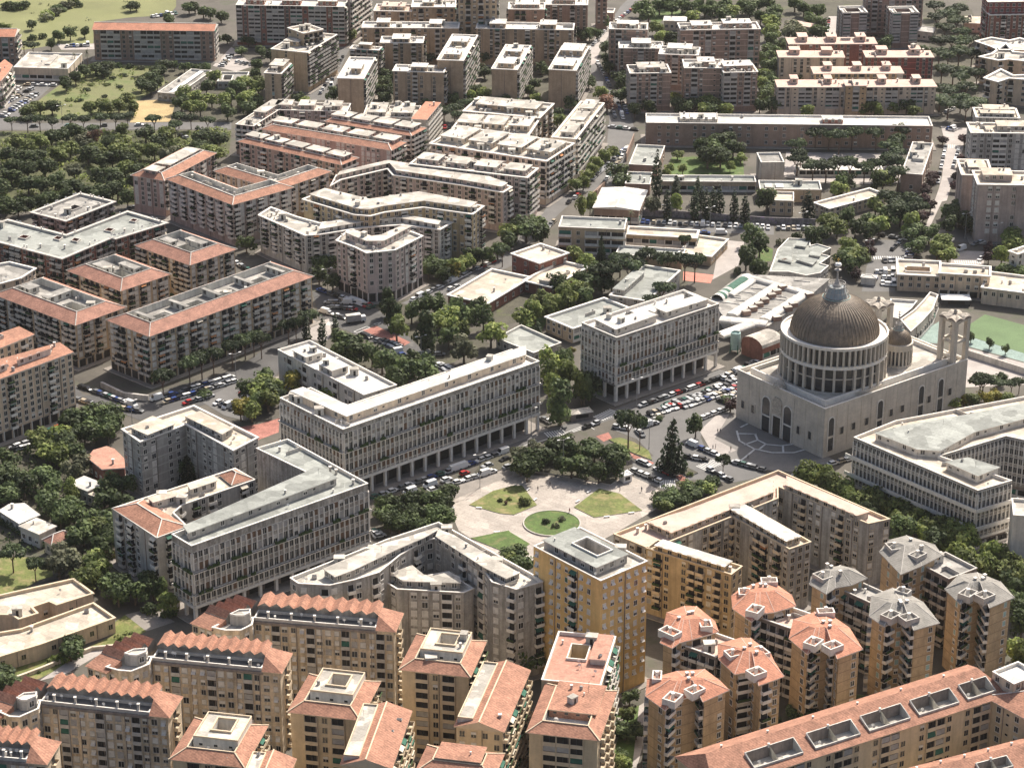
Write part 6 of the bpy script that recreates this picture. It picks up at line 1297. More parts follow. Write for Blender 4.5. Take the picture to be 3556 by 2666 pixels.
building('apartment_block', 'long bent white grey apartment block with an orange terrace behind the pink corner house', [(-105.1, 962.7), (-83.9, 937.8), (-78.3, 938.9), (-60, 947.8), (-44.9, 950.7), (-29.5, 945), (-24.9, 953.5), (-47.4, 965), (-62.6, 960.4), (-79.3, 952.4), (-89.5, 960.4), (-101.1, 972.1)], 16.9, ph=[([(-78.4, 940.3), (-60, 949.9), (-46.9, 954.4), (-30.4, 945.9), (-29.6, 949.9), (-47.5, 959), (-62.2, 955.6), (-77.9, 947)], 2.6)], pat='wbwBw', wall='sage_white', floor='pale_roof', proof='pale_roof', cl=20, over=0.5, fh=1.86)
building('apartment_block', 'pink corner apartment house with a chamfered balcony front and arcade shops', [(-70, 919.9), (-61.7, 911.7), (-57.2, 905.6), (-50.3, 907.6), (-46.2, 909), (-36, 925.1), (-40.9, 930.4), (-46.7, 922), (-56.8, 924.1), (-66.2, 931.1)], 21.2, wall='pinkish_stucco', floor='pale_roof', gf=4.2, gfp='S', pat='wwsbw', ph=[([(-66.6, 923.7), (-57.6, 914), (-51, 914), (-40.9, 930.7), (-43.8, 932.1), (-52.3, 920.2), (-56, 918.8), (-63.5, 926.5)], 2.8)], cl=10, over=0.4, ecl=6, fh=2.36)
building('apartment_block', 'brown brick block with white framed roof left of the green playing field', [(50.4, 1236.1), (69.9, 1234.7), (70.8, 1247.7), (51.3, 1249.1)], 22.6, pat='wLw.w', ph=[([(54.6, 1239.7), (65.3, 1239), (65.7, 1245.5), (55, 1246.2)], 2.6)], etrim='grey_trim', wall='brown_frame', floor='white_roof', cl=12, over=0.2, fh=2.67)
building('apartment_block', 'brown block with pale terrace and grey centre penthouse behind the corner tower', [(54.8, 1219.5), (77.2, 1218.6), (77.7, 1231.6), (55.3, 1232.5)], 17, pat='w.wLw', ph=[([(61.6, 1221.8), (71, 1221.4), (71.4, 1230.5), (62, 1230.9)], 2.8, 'grey_stucco')], etrim='grey_trim', wall='brown_frame', floor='white_roof', cl=12, over=0.2, fh=1.87)
building('apartment_block', 'brown brick block with grey glass penthouse stepping forward of its neighbour', [(74.2, 1201.2), (93.8, 1198.6), (95.8, 1213.4), (76.2, 1216.1)], 19, pat='LwLw', ph=[([(78.7, 1205.1), (90.5, 1203.6), (91.7, 1212.5), (79.9, 1214.1)], 2.8, 'grey_stucco')], etrim='grey_trim', wall='brown_frame', floor='white_roof', cl=12, over=0.2, fh=2.16)
building('apartment_block', 'brown corner block with white roof terrace nearest the avenue', [(58, 1163.3), (78, 1164.5), (77, 1179.5), (57.1, 1178.2)], 19.8, pat='LwwLw.', ph=[([(62.2, 1167.3), (75.3, 1168.1), (74.8, 1177.1), (61.6, 1176.3)], 2.6)], etrim='grey_trim', wall='brown_frame', floor='pale_roof', cl=12, over=0.2, fh=2.28)
building('apartment_block', 'wide brown apartment slab with white roof in front of the dark park', [(86.9, 1228.5), (128, 1230.8), (127.2, 1244.8), (86.1, 1242.5)], 24, pat='w.LwLw.wL', ph=[([(92.9, 1231.6), (103.2, 1232.2), (102.7, 1241.3), (92.4, 1240.7)], 2.4), ([(109.3, 1234), (123.6, 1234.8), (123.1, 1243.2), (108.8, 1242.3)], 2.8)], etrim='grey_trim', wall='brown_frame', floor='white_roof', cl=12, over=0.2, fh=2.87)
building('apartment_block', 'brown brick block with an arched white penthouse beside the scaffold like frame block', [(84.9, 1167.5), (104.8, 1167.5), (104.8, 1182.5), (84.9, 1182.5)], 21.4, pat='wLw.kw', ph=[([(91.9, 1172), (99.9, 1172), (99.9, 1180.3), (91.9, 1180.3)], 2.6)], etrim='grey_trim', wall='brown_frame', floor='white_roof', cl=12, over=0.2, fh=2.5)
building('apartment_block', 'brown block with a pale concrete grid over its front', [(103.9, 1162.3), (120.6, 1163.9), (119.1, 1178.8), (102.4, 1177.2)], 20.5, pat='LLwLw', ph=[([(104.3, 1166.8), (118.5, 1168.2), (117.6, 1177.2), (103.4, 1175.8)], 2.8)], bay=3.4, etrim='grey_trim', wall='brown_frame', floor='white_roof', cl=12, over=0.2, fh=2.38)
building('apartment_tower', 'slender brown tower with white roof left of the dark cedar', [(177.8, 1285.5), (190.9, 1286.5), (189.8, 1300.5), (176.8, 1299.5)], 18, etrim='grey_trim', wall='brown_frame', floor='white_roof', nf=8, pat='L.', bay=5, ph=[], holes=[([(180.2, 1288.5), (187.8, 1289.1), (187.2, 1296.7), (179.7, 1296.2)], 1.5)], cl=0, over=0.3, fh=1.76)
building('apartment_tower', 'slender brown tower with white roof right of the dark cedar', [(203.5, 1279.2), (217.4, 1280.2), (216.4, 1294.1), (202.5, 1293.1)], 19.5, etrim='grey_trim', wall='brown_frame', floor='white_roof', nf=9, pat='L.', bay=5, holes=[([(206.1, 1282.2), (214.1, 1282.7), (213.6, 1290.4), (205.6, 1289.8)], 1.5)], cl=0, over=0.3, fh=1.74)
building('apartment_tower', 'wide brown block filling the gap behind the two slender towers', [(192.2, 1300.5), (222.9, 1300.5), (222.9, 1314.5), (192.2, 1314.5)], 24, etrim='grey_trim', wall='brown_frame', floor='white_roof', nf=8, pat='wLw', cl=0, fh=2.51)
building('apartment_block', 'red brick apartment row with pink terraces behind the beige row', [(143.5, 1233.5), (188.8, 1234), (188.7, 1246), (143.3, 1245.5)], 15, wall='red_brick', pat='ww.w', ph=[([(148.7, 1237.2), (153.2, 1237.2), (153.2, 1245), (148.6, 1245)], 2.6, 'pink_roof'), ([(163.8, 1237.3), (168.3, 1237.4), (168.3, 1245.2), (163.7, 1245.1)], 2.6, 'pink_roof'), ([(178.9, 1237.5), (183.5, 1237.5), (183.4, 1245.3), (178.8, 1245.3)], 2.6, 'pink_roof')], etrim='grey_trim', floor='pink_roof', nf=5, cl=5, roof='slab', over=0.5, fh=2.22)
building('apartment_block', 'maroon apartment row with white window bays on the right', [(180.3, 1208.4), (214.1, 1208.4), (214.1, 1220.4), (180.3, 1220.4)], 15, wall='maroon_brick', pat='www.', ph=[([(186.2, 1213.2), (191.3, 1213.2), (191.3, 1219.8), (186.2, 1219.8)], 2.6, 'pink_roof'), ([(203.1, 1213.2), (208.2, 1213.2), (208.2, 1219.8), (203.1, 1219.8)], 2.6, 'pink_roof')], etrim='grey_trim', floor='pink_roof', nf=5, cl=5, roof='slab', over=0.5, fh=2.22)
building('apartment_block', 'beige apartment row with pale terrace at the left of the red rows', [(136.3, 1212), (169.3, 1211.6), (169.5, 1223.6), (136.4, 1224)], 14, wall='cream_stucco', pat='w.ww', ph=[([(142.1, 1216.7), (147.1, 1216.6), (147.2, 1222.6), (142.2, 1222.7)], 2.4, 'pink_roof'), ([(158.6, 1216.5), (163.6, 1216.4), (163.7, 1222.4), (158.7, 1222.5)], 2.4, 'pink_roof')], etrim='grey_trim', floor='pink_roof', nf=5, cl=5, roof='slab', over=0.5, fh=2.02)
building('apartment_block', 'orange apartment row with terraces between the front rows', [(150.8, 1182.2), (195.1, 1182.7), (195, 1194.7), (150.7, 1194.2)], 14, wall='orange_brick', pat='wLw', ph=[([(156.3, 1187.1), (160, 1187.1), (159.9, 1193.7), (156.3, 1193.7)], 2.6, 'pink_roof'), ([(171.1, 1187.2), (174.8, 1187.3), (174.7, 1193.9), (171, 1193.8)], 2.6, 'pink_roof'), ([(185.8, 1187.4), (189.5, 1187.4), (189.4, 1194), (185.8, 1194)], 2.6, 'pink_roof')], etrim='grey_trim', floor='pink_roof', nf=5, cl=5, roof='slab', over=0.5, fh=2.02)
building('apartment_block', 'front beige row with grey loggias and pink terraces, left half', [(130.4, 1158.6), (163.8, 1158.6), (163.8, 1170.6), (130.4, 1170.6)], 14, wall='cream_stucco', pat='LwkLLwkL', ph=[([(137.1, 1163.4), (140.4, 1163.4), (140.4, 1170), (137.1, 1170)], 2.6, 'pink_roof'), ([(153.8, 1163.4), (157.1, 1163.4), (157.1, 1170), (153.8, 1170)], 2.6, 'pink_roof')], etrim='grey_trim', floor='pink_roof', nf=5, cl=5, roof='slab', over=0.5, fh=2.02)
building('apartment_block', 'front beige row with grey loggias and pink terraces, right half', [(173.7, 1158.6), (207.9, 1159.4), (207.6, 1171.4), (173.4, 1170.6)], 14, wall='cream_stucco', pat='LwkLLwkL', ph=[([(180.4, 1163.6), (183.9, 1163.7), (183.7, 1170.3), (180.3, 1170.2)], 2.6, 'pink_roof'), ([(197.5, 1164), (200.9, 1164.1), (200.8, 1170.7), (197.4, 1170.6)], 2.6, 'pink_roof')], etrim='grey_trim', floor='pink_roof', nf=5, cl=5, roof='slab', over=0.5, fh=2.02)
building('apartment_block', 'narrow orange stair block between the two front beige rows', [(163.1, 1154.3), (173, 1154.3), (173, 1164.3), (163.1, 1164.3)], 16, wall='orange_brick', pat='kL', ph=[], etrim='grey_trim', floor='pink_roof', nf=5, cl=5, roof='slab', over=0.5, fh=2.42)
building('apartment_tower', 'red brick tower with white roof edge at the top right corner', [(255.8, 1281.6), (283.1, 1283.5), (281.9, 1299.5), (254.7, 1297.5)], 18, wall='red_brick', floor='white_roof', pat='wwbw', ph=[([(258.2, 1286.5), (277.3, 1287.9), (276.7, 1295.9), (257.6, 1294.5)], 2.4)], cl=2, over=0.4, fh=2.01)
building('apartment_tower', 'maroon tower behind the red brick tower at the top right corner', [(255.1, 1285.3), (283.2, 1286.6), (282.5, 1300.6), (254.5, 1299.3)], 24, wall='maroon_brick', floor='white_roof', pat='ww', cl=0, fh=2.87)
building('apartment_block', 'rear tan block with zigzag white edged flat roof at the right frame edge', [(248.7, 1233.3), (251, 1227.6), (270.5, 1227.6), (275.4, 1236.7), (266.1, 1249.4), (259.7, 1244.7), (251.5, 1250.5), (242.5, 1243.6)], 14, wall='peach_stucco', floor='pale_roof', nf=4, cl=3, trim='white_trim', over=0.9, gf=1.5, pat='b.w', fh=3)
building('apartment_block', 'middle tan block with zigzag white edged flat roof at the right frame edge', [(247.1, 1207.6), (252.6, 1209.8), (267.5, 1203.2), (271.8, 1218.6), (257.5, 1223.1), (256.8, 1239), (246.6, 1219.8), (239.5, 1214.2)], 14, wall='peach_stucco', floor='pale_roof', nf=4, cl=3, trim='white_trim', over=0.9, gf=1.5, pat='b.w', fh=3)
building('apartment_block', 'front tan block with zigzag white edged flat roof at the right frame edge', [(239.8, 1169.3), (246.2, 1175.5), (261.2, 1171.4), (264.4, 1181.8), (249.3, 1179.7), (245.4, 1190.3), (234.8, 1175.5)], 14, wall='peach_stucco', floor='pale_roof', nf=4, cl=3, trim='white_trim', over=0.9, gf=1.5, pat='b.w', fh=3)
building('apartment_block', 'pale roofed apartment house at the top of the right hand row by the pine avenue', [(217.9, 1103.2), (237.4, 1101.7), (238.5, 1116.6), (219, 1118.1)], 16, pat='ww', ph=[([(222.4, 1110.3), (234.1, 1109.4), (234.6, 1116.2), (222.9, 1117.1)], 2.6), ([(220, 1104.5), (235.5, 1103.3), (235.9, 1107.8), (220.3, 1109)], 2.4)], wall='grey_stucco', floor='cream_roof', cl=14, over=0.5, fh=1.73)
building('apartment_block', 'grey apartment block with tall dark window strips in the right hand row', [(208.1, 1062.6), (243.6, 1061.2), (244.2, 1076.2), (208.7, 1077.6)], 21.2, pat='swwLLws', ph=[([(220.7, 1066.6), (240.2, 1065.8), (240.5, 1074.1), (221, 1074.8)], 2.6)], wall='grey_panel', floor='cream_roof', cl=14, over=0.5, fh=2.48)
building('apartment_block', 'grey brown block with a cream roof nearest the pine avenue on the right', [(193.3, 1000.3), (205.9, 999.3), (207.5, 1020.2), (194.8, 1021.2)], 22, pat='..', ph=[([(196.8, 1005.3), (203.8, 1004.7), (204.6, 1015.2), (197.6, 1015.7)], 2.6)], wall='mauve_stucco', floor='cream_roof', cl=14, over=0.5, fh=2.59)
building('apartment_block', 'grey brown apartment block with paired white shutters at the right frame edge', [(195.7, 976.1), (225.7, 974.8), (226.4, 992.8), (196.5, 994)], 25.8, pat='.ss.w.ss', ph=[([(199, 983.1), (211, 982.6), (211.4, 991.6), (199.4, 992.1)], 2.6)], wall='mauve_stucco', floor='cream_roof', cl=14, over=0.5, fh=3.13)
building('apartment_block', 'white corner house with a flat roof at the right frame edge', [(204.4, 929.4), (215.5, 938.2), (212.9, 941.5), (201.8, 932.7)], 12, pat='w', wall='white_stone', floor='cream_roof', cl=14, over=0.5, nf=3, fh=2.7)
building('college', 'long brown brick college with a white flat roof facing the garden of pines', [(63.3, 1109.2), (197.6, 1104), (198.2, 1119), (63.9, 1124.2)], 11.4, floor='white_roof', ph=[([(79.6, 1113.1), (97.1, 1112.4), (97.4, 1121.4), (80, 1122.1)], 1.6, 'pale_roof'), ([(146.8, 1110.5), (156.2, 1110.1), (156.4, 1116.1), (147, 1116.5)], 2, 'red_brick')], gfp=None, wall='school_brick', nf=3, cl=3, pat='.www', bay=4.2, gf=0.8, fh=3.35)
building('college_hall', 'grey green flat hall attached to the long brown college beside the avenue', [(66.1, 1061), (71.2, 1090.4), (58.3, 1092.6), (53.3, 1063.2)], 6, floor='green_roof', wall='school_brick', nf=1, cl=3, pat='.w', bay=4.2, gf=0.8, fh=4.7)
building('college_hall', 'lower grey green flat hall beside the round tree on the avenue', [(61.5, 1037.6), (63.4, 1054.3), (52.4, 1055.5), (50.5, 1038.8)], 5, floor='green_roof', wall='school_brick', nf=1, cl=3, pat='.w', bay=4.2, gf=0.8, fh=3.7)
building('sports_hall', 'sports hall with bright white low pitched roof beside the avenue', [(54.5, 998.5), (59.3, 1024.6), (40.2, 1028.1), (35.4, 1002)], 6.5, wall='school_brick', floor='white_roof', roof='gable', tile='white_roof', rise=1, nf=1, gf=0.4, pat='L', cl=0, fh=5.6)
building('college_wing', 'long low college wing with pale roof and row of white pillars', [(66.9, 1041.8), (109.1, 1041), (109.3, 1050), (67.1, 1050.8)], 5, wall='sand_brick', floor='green_roof', nf=1, gf=0.3, pat='L', bay=4, cl=4, fh=4.2)
building('college_wing', 'low tan college wing with skylights behind the cypress row', [(109.7, 1028.2), (136.8, 1027.2), (137.2, 1039.2), (110.1, 1040.2)], 6, wall='sand_brick', floor='green_roof', nf=1, gf=0.6, pat='.w', cl=2, ph=[([(112.6, 1031.7), (115.3, 1031.6), (115.4, 1036.4), (112.7, 1036.5)], 0.5), ([(117.4, 1031.5), (120.1, 1031.4), (120.3, 1036.2), (117.6, 1036.3)], 0.5)], pwin='', proof='white_roof', fh=4.9)
building('college_wing', 'grey block with stained flat roof behind the college garden', [(112.1, 1050.6), (122.5, 1051.1), (121.9, 1065.1), (111.4, 1064.5)], 11, wall='grey_stucco', floor='grey_roof', nf=2, pat='.', cl=0, fh=3.55)
building('college_wing', 'two storey tan wing left of the cream villa behind the cypress row', [(112.4, 1010.3), (122.5, 1009.2), (123.8, 1021.1), (113.7, 1022.2)], 7, wall='sand_brick', floor='cream_roof', nf=2, gf=0.8, pat='w', cl=0, fh=2.85)
building('parish_house', 'low brick house with a grey roof on the corner of the straight right avenue', [(183.1, 1039.7), (195.1, 1085.5), (186, 1087.9), (174, 1042.1)], 8.8, wall='school_brick', floor='grey_roof', nf=1, gf=1, pat='.w', ph=[([(186.7, 1060.8), (189.7, 1072.3), (185.1, 1073.5), (182.1, 1062)], 1.2, 'white_trim')], pwin='', cl=2, fh=7.27)
building('villa', 'cream villa with flat cream roof and pillared porch behind the white chapel garden', [(137.5, 1003.3), (164, 1022.8), (158.4, 1030.4), (131.9, 1011)], 5.6, wall='cream_stucco', floor='cream_roof', nf=2, gf=0.6, pat='w', pats=['w'], cl=3, over=0.5, fh=2.24)
building('college_shelter', 'long white flat canopy behind the trunks of the garden pines', [(130.9, 1063.2), (169.1, 1063.2), (169.1, 1073.2), (130.9, 1073.2)], 3.2, wall='white_stone', floor='white_roof', nf=1, gf=0.2, pat='L', cl=0, fh=2.5)
building('school', 'red brick school with a long pale flat roof beside the avenue', [(11.1, 929.5), (22.9, 941.3), (11.8, 952.3), (0, 940.6)], 8, wall='red_brick', floor='cream_roof', cl=2, nf=2, gf=0.4, over=0.5, pat='w.', fh=3.55)
building('school', 'front wing of the red brick school with a raised pale roof box', [(15.5, 910.6), (30.8, 933.3), (20, 940.6), (4.7, 917.9)], 4.9, ph=[([(14.6, 912.9), (21.5, 923.1), (17.7, 925.6), (10.8, 915.4)], 2.2, 'grey_trim')], pwin='', wall='red_brick', floor='cream_roof', cl=2, nf=2, gf=0.4, over=0.5, pat='w.', fh=2)
building('school', 'low pale roofed hall of the red brick school nearest the car park', [(-9.7, 892.9), (7.5, 921.8), (-8.1, 931.1), (-25.3, 902.2)], 4.8, wall='red_brick', floor='cream_roof', cl=2, nf=1, gf=0.4, over=0.5, pat='w.', fh=3.87)
building('school', 'tan school with six white solar panel strips on a grey green roof', [(46.6, 958.4), (48.3, 971.9), (21.1, 975.4), (19.4, 961.9)], 12, wall='sand_brick', floor='green_roof', nf=3, gf=0.6, pat='LwLL', bay=5, cl=2, fh=3.64)
building('school', 'long low school wing with tan roof and dark window band', [(76.9, 962.2), (78.4, 971.4), (49.4, 976.3), (47.8, 967.1)], 7, wall='sand_brick', floor='cream_roof', nf=1, gf=2.5, pat='L', cl=0, over=0.5, fh=4)
building('school', 'grey green flat roofed school hall behind the umbrella pines', [(69.7, 942.5), (71.9, 953.8), (44.8, 959.1), (42.6, 947.8)], 5, wall='sand_brick', floor='green_roof', nf=1, pat='', cl=1, fh=1.1)
building('school', 'square school hall with plain tan roof beside the lane', [(82, 947.1), (90.6, 967.9), (77.8, 973.2), (69.2, 952.3)], 4.3, wall='sand_brick', floor='cream_roof', nf=1, gf=1, pat='..', pats=['w'], cl=0, over=0.4, fh=2.8)
building('school', 'two storey grey roofed school wing behind the white block on the market street', [(23.2, 863.3), (46.3, 883.3), (36.1, 895), (13.1, 875)], 6.3, wall='sand_brick', floor='green_roof', nf=2, gf=0.6, pat='w', pats=['L'], cl=2, over=0.5, fh=2.61)
building('school', 'rear grey roofed school hall with a long grey rooflight', [(52.5, 887.5), (67.4, 920.9), (53.3, 927.2), (38.4, 893.8)], 8, wall='grey_stucco', floor='green_roof', nf=2, pat='.w', ph=[([(43.8, 895.3), (52.8, 915.4), (48.8, 917.1), (39.9, 897.1)], 2.2, 'grey_stucco')], pwin='w', cl=2, over=0.3, fh=2.05)
building('kiosk_hall', 'small flat grey roofed hall between the plane trees and the school', [(8.1, 844.3), (18.6, 854.5), (3.5, 872.4), (-6, 859.2)], 4, wall='grey_stucco', floor='green_roof', nf=1, gf=0.3, pat='w', cl=0, fh=3.2)
building('apartment_block', 'dark walled square block with a worn grey flat roof at the edge of the woods', [(-184.9, 958.3), (-168.9, 981.9), (-184.4, 992.4), (-200.4, 968.8)], 16, ecl=18, holes=[([(-184.4, 972.4), (-181.5, 976.6), (-184.6, 978.8), (-187.5, 974.5)], 1)], wall='dark_wall', floor='grey_roof', over=1, nf=5, cl=8, pat='bwb', trim='grey_trim', fh=2.42)
building('apartment_block', 'L shaped dark brick block with a wide grey green flat roof', [(-177.9, 908.3), (-162.1, 932.3), (-160.1, 931.2), (-142.5, 949.7), (-159.9, 963.3), (-180.6, 934.4), (-207.8, 953), (-221.7, 936.5), (-209.3, 929.5)], 18, ecl=34, holes=[([(-199.5, 933), (-196.6, 931.6), (-195.4, 934.4), (-198.3, 935.8)], 3), ([(-185.1, 931.6), (-182.8, 930.2), (-182, 933), (-184.4, 934.4)], 3), ([(-177.6, 929.5), (-175.3, 928.1), (-174.5, 930.9), (-176.9, 932.3)], 3), ([(-166.1, 941.5), (-163.5, 940.1), (-162.5, 942.9), (-165.1, 944.3)], 3), ([(-157.4, 953), (-155.3, 952), (-154.5, 954.5), (-156.6, 955.5)], 3)], wall='red_brick', floor='green_roof', over=1, nf=5, cl=8, pat='bwbb', trim='grey_trim', fh=2.82)
building('apartment_block', 'square courtyard block with hipped red tiles behind the two other square ones', [(-126.7, 903.7), (-111, 921.1), (-135.1, 942.9), (-150.8, 925.5)], 17, pat='bbsb', pats=['sbsbs'], ph=[([(-136.9, 922.5), (-134.6, 925.1), (-138.9, 929), (-141.3, 926.4)], 2.4, 'sage_white'), ([(-124.2, 921.1), (-122.1, 923.3), (-129.4, 929.9), (-131.4, 927.6)], 2.2, 'sage_white')], holes=[([(-128.5, 918.7), (-125.7, 921.8), (-131.7, 927.3), (-134.6, 924.1)], 8)], roof='court', wall='sand_brick', floor='grey_roof', tile='roof_tile_old', nf=6, rise=2.4, wid=4.6, cl=7, trim='grey_trim', bay=3.1, fh=2.18)
building('apartment_block', 'middle square courtyard block with hipped red tiles and a bright white gutter', [(-149.8, 875.5), (-133.8, 892.9), (-157.4, 914.5), (-173.4, 897.1)], 17, pat='bbsb', pats=['sbsbs'], ph=[([(-159.1, 893.7), (-156, 897.2), (-160.7, 901.5), (-163.9, 898)], 2.4, 'sage_white'), ([(-147, 892.8), (-144.9, 895), (-152, 901.5), (-154, 899.2)], 2.2, 'sage_white')], holes=[([(-150.9, 889.4), (-147.8, 892.8), (-153.2, 897.8), (-156.4, 894.3)], 8)], roof='court', wall='sand_brick', floor='grey_roof', tile='roof_tile_old', nf=6, rise=2.4, wid=4.6, cl=7, trim='grey_trim', bay=3.1, fh=2.18)
building('apartment_block', 'oblong courtyard block with hipped red tiles and a white cross bar at the left', [(-161.2, 839.1), (-145.9, 856.7), (-181.5, 887.4), (-196.7, 869.9)], 17.5, pat='bbsbb', pats=['sbsbs'], ph=[([(-174.7, 859.4), (-167.5, 867.7), (-170.3, 870.1), (-177.5, 861.9)], 2.6, 'sage_white'), ([(-183.5, 869.2), (-180.5, 872.8), (-184.8, 876.5), (-187.8, 872.9)], 2.4, 'sage_white')], holes=[([(-162.2, 852.3), (-158.8, 856.1), (-166.6, 862.9), (-170, 859)], 9)], gfp='S', roof='court', wall='sand_brick', floor='grey_roof', tile='roof_tile_old', nf=6, rise=2.4, wid=4.6, cl=7, trim='grey_trim', bay=3.1, fh=2.27)
building('apartment_block', 'longest courtyard block with hipped red tiles and five white cross bars', [(-131.6, 822.8), (-77.3, 883.3), (-94.5, 898.7), (-148.8, 838.2)], 19.7, pat='sbbs', pats=['sbbsb'], ph=[([(-131.6, 833.1), (-131, 833.8), (-138.2, 840.3), (-138.9, 839.5)], 2.6, 'sage_white'), ([(-120.8, 845.2), (-120.1, 845.9), (-127.4, 852.4), (-128, 851.7)], 2.6, 'sage_white'), ([(-109.9, 857.3), (-109.3, 858), (-116.5, 864.5), (-117.2, 863.8)], 2.6, 'sage_white'), ([(-99.1, 869.4), (-98.4, 870.1), (-105.7, 876.6), (-106.3, 875.9)], 2.6, 'sage_white'), ([(-88.3, 881.5), (-87.6, 882.2), (-94.8, 888.7), (-95.5, 888)], 2.6, 'sage_white')], holes=[([(-131.3, 835.6), (-124.7, 842.8), (-129.2, 846.8), (-135.7, 839.6)], 9), ([(-119.9, 848.3), (-113.9, 854.9), (-118.4, 858.9), (-124.3, 852.3)], 9), ([(-109, 860.4), (-103.1, 867.1), (-107.5, 871.1), (-113.5, 864.4)], 9), ([(-98.2, 872.5), (-92.2, 879.2), (-96.7, 883.2), (-102.6, 876.5)], 9)], gfp='S', gf=3.6, roof='court', wall='sand_brick', floor='grey_roof', tile='roof_tile_old', nf=6, rise=2.4, wid=4.6, cl=7, trim='grey_trim', bay=3.1, fh=2.61)
building('apartment_block', 'long flat grey roofed house with cream walls at the left frame edge', [(-198.7, 888.1), (-192, 893.9), (-188, 904.7), (-199.6, 911.9), (-207.2, 907.7), (-208.7, 891.9)], 15, wall='cream_stucco', floor='grey_roof', nf=4, pat='w', cl=3, over=0.4, fh=2.77)
building('apartment_block', 'bright cream block with red roof strip and small square windows at the left frame edge', [(-189.8, 758), (-155.1, 797.2), (-161.2, 805.7), (-194, 777.8)], 23.6, wall='peach_stucco', roof='slab', floor='roof_tile', nf=8, gf=4, gfp='S', pat='wwBwww', bay=2.9, cl=8, over=0.4, ph=[([(-186.7, 766.6), (-174.9, 781), (-175.5, 784.2), (-187.7, 771.7)], 2.2, 'white_stone'), ([(-171.8, 784.2), (-162.2, 794.9), (-162.6, 797.6), (-172.4, 787.4)], 2.2, 'white_stone')], fh=2.39)
building('apartment_block', 'smaller cream block with red roof strip behind the bright cream block', [(-189.5, 798.8), (-173.2, 820.1), (-179.7, 827.3), (-192.3, 813.1)], 21, wall='peach_stucco', roof='slab', floor='roof_tile', pat='wwBw', cl=5, over=0.4, fh=2.44)
building('apartment_block', 'grey panel L shaped block with pale terraces left of the car park', [(-129.1, 739), (-121.8, 729.1), (-109.9, 741.6), (-108.8, 743.5), (-90.6, 722.5), (-83.6, 732.4), (-107.7, 758.1)], 20.5, wall='grey_panel', floor='cream_roof', gf=1, pat='ws.w', cl=8, ph=[([(-125.8, 736.9), (-119.5, 731), (-112.1, 739.2), (-119.9, 745.5)], 2.4, 'grey_panel'), ([(-108.5, 745), (-95.1, 731.2), (-92.5, 735.5), (-104.6, 749.1)], 2.6, 'grey_panel')], over=0.3, fh=2.72)
building('apartment_block', 'stained grey house with two red hipped ends and white roof terraces', [(-107.6, 662.7), (-99.2, 670.4), (-104.7, 679.8), (-102.6, 685.4), (-81.8, 703.5), (-89, 712.1), (-124.2, 682.9)], 18.9, wall='grey_stucco', floor='cream_roof', gf=0.8, pat='.bwbw.', cl=14, par=0.6, tiles=[([(-124.1, 682.7), (-107.6, 663), (-99.3, 670.4), (-115.3, 688.9)], 2.2), ([(-93.8, 707), (-89.2, 711.6), (-82.2, 703.9), (-88.8, 699.2)], 2)], ph=[([(-111.3, 683.4), (-104.5, 688), (-105.7, 691.4), (-113.2, 686.3)], 2.4, 'white_stone'), ([(-100.7, 692.6), (-93.5, 698.6), (-94.6, 701.7), (-102.2, 696.1)], 2.4, 'white_stone')], pwall='white_stone', fh=2.52)
arcade_block('office_block', 'white pilastered L block with grey green roof below the plaza street', [(-101.4, 652.3), (-94.6, 644.6), (-44.8, 687.2), (-72.6, 720.4), (-82.1, 713.3), (-60.1, 690.8)], 25.4, ['A', 'A', 'A', '.', '.', '.'], floor='green_roof', gf=5.4, fh=3.7, nf=5, ledges=[1, 3], arcade=True, ph=[([(-96, 650.4), (-54.7, 687.9), (-60.6, 697.4), (-64.9, 691.3), (-97.9, 654.7)], 2.4, 'grey_stucco')], proof='green_roof')
arcade_block('office_block', 'longest white pilastered block with shop arcade facing the plaza street', [(-55, 726.1), (9.5, 783.5), (-0.1, 794.3), (-54.9, 745.6), (-68.1, 760.4), (-77.8, 751.8)], 26.2, ['A', '.', '.', '.', '.', 'A'], gf=7, fh=3.7, nf=5, ledges=[1, 3], ph=[([(-74.1, 753.4), (-54.2, 733), (4.6, 785.4), (4.6, 792.9), (-53.7, 740.9), (-70.4, 756.4)], 2.6, 'cream_stucco')])
arcade_block('office_block', 'square white pilastered block with shop arcade opposite the basilica', [(37.3, 807.3), (76.3, 840.3), (64.2, 854.7), (25.2, 821.6)], 25.3, ['A', '.', '.', 'G'], gf=7, fh=3.55, nf=5, ledges=[1, 2], ph=[([(30.1, 820.7), (37, 811), (52.3, 824.7), (47.6, 829.3), (38.2, 820.7), (34.9, 823.5)], 2.6, 'grey_trim'), ([(52.7, 831.7), (56.1, 827.6), (72.1, 840.6), (63.9, 848.4), (67.9, 843.6)], 2.6, 'grey_trim')])
arcade_block('office_block', 'white block with broad balcony ledges and winding roof terraces at the right frame edge', [(112.3, 731.4), (146, 691.3), (158, 698.6), (138.1, 716.9), (162.4, 732.5), (176.6, 724.2), (185.8, 769.6), (128, 744.8)], 21, ['A', 'A', '.', 'G', 'G', '.', '.', '.'], gf=4.6, fh=3.2, nf=5, ledges=[1, 3], bay=1.7, ph=[([(119.4, 731.3), (131.1, 718.8), (138.1, 717.5), (151.7, 732.2), (174.9, 745.6), (177.2, 757.3), (151.3, 745.6), (129.1, 736.9)], 2.4, 'white_stone'), ([(139, 708.9), (147.1, 698.8), (154.9, 705), (146.3, 712.1)], 2.4, 'white_stone')], proof='green_roof', floor='cream_roof', holes=[], arcade=False, lowpat='L', ledge_d=1.7, band=True)
building('apartment_block', 'white panelled wall of a block cut by the right frame edge', [(154.8, 678), (168.8, 676), (170.5, 687.8), (156.5, 689.9)], 19, wall='white_stone', floor='pale_roof', nf=5, pat='', cl=0, fh=3.02)
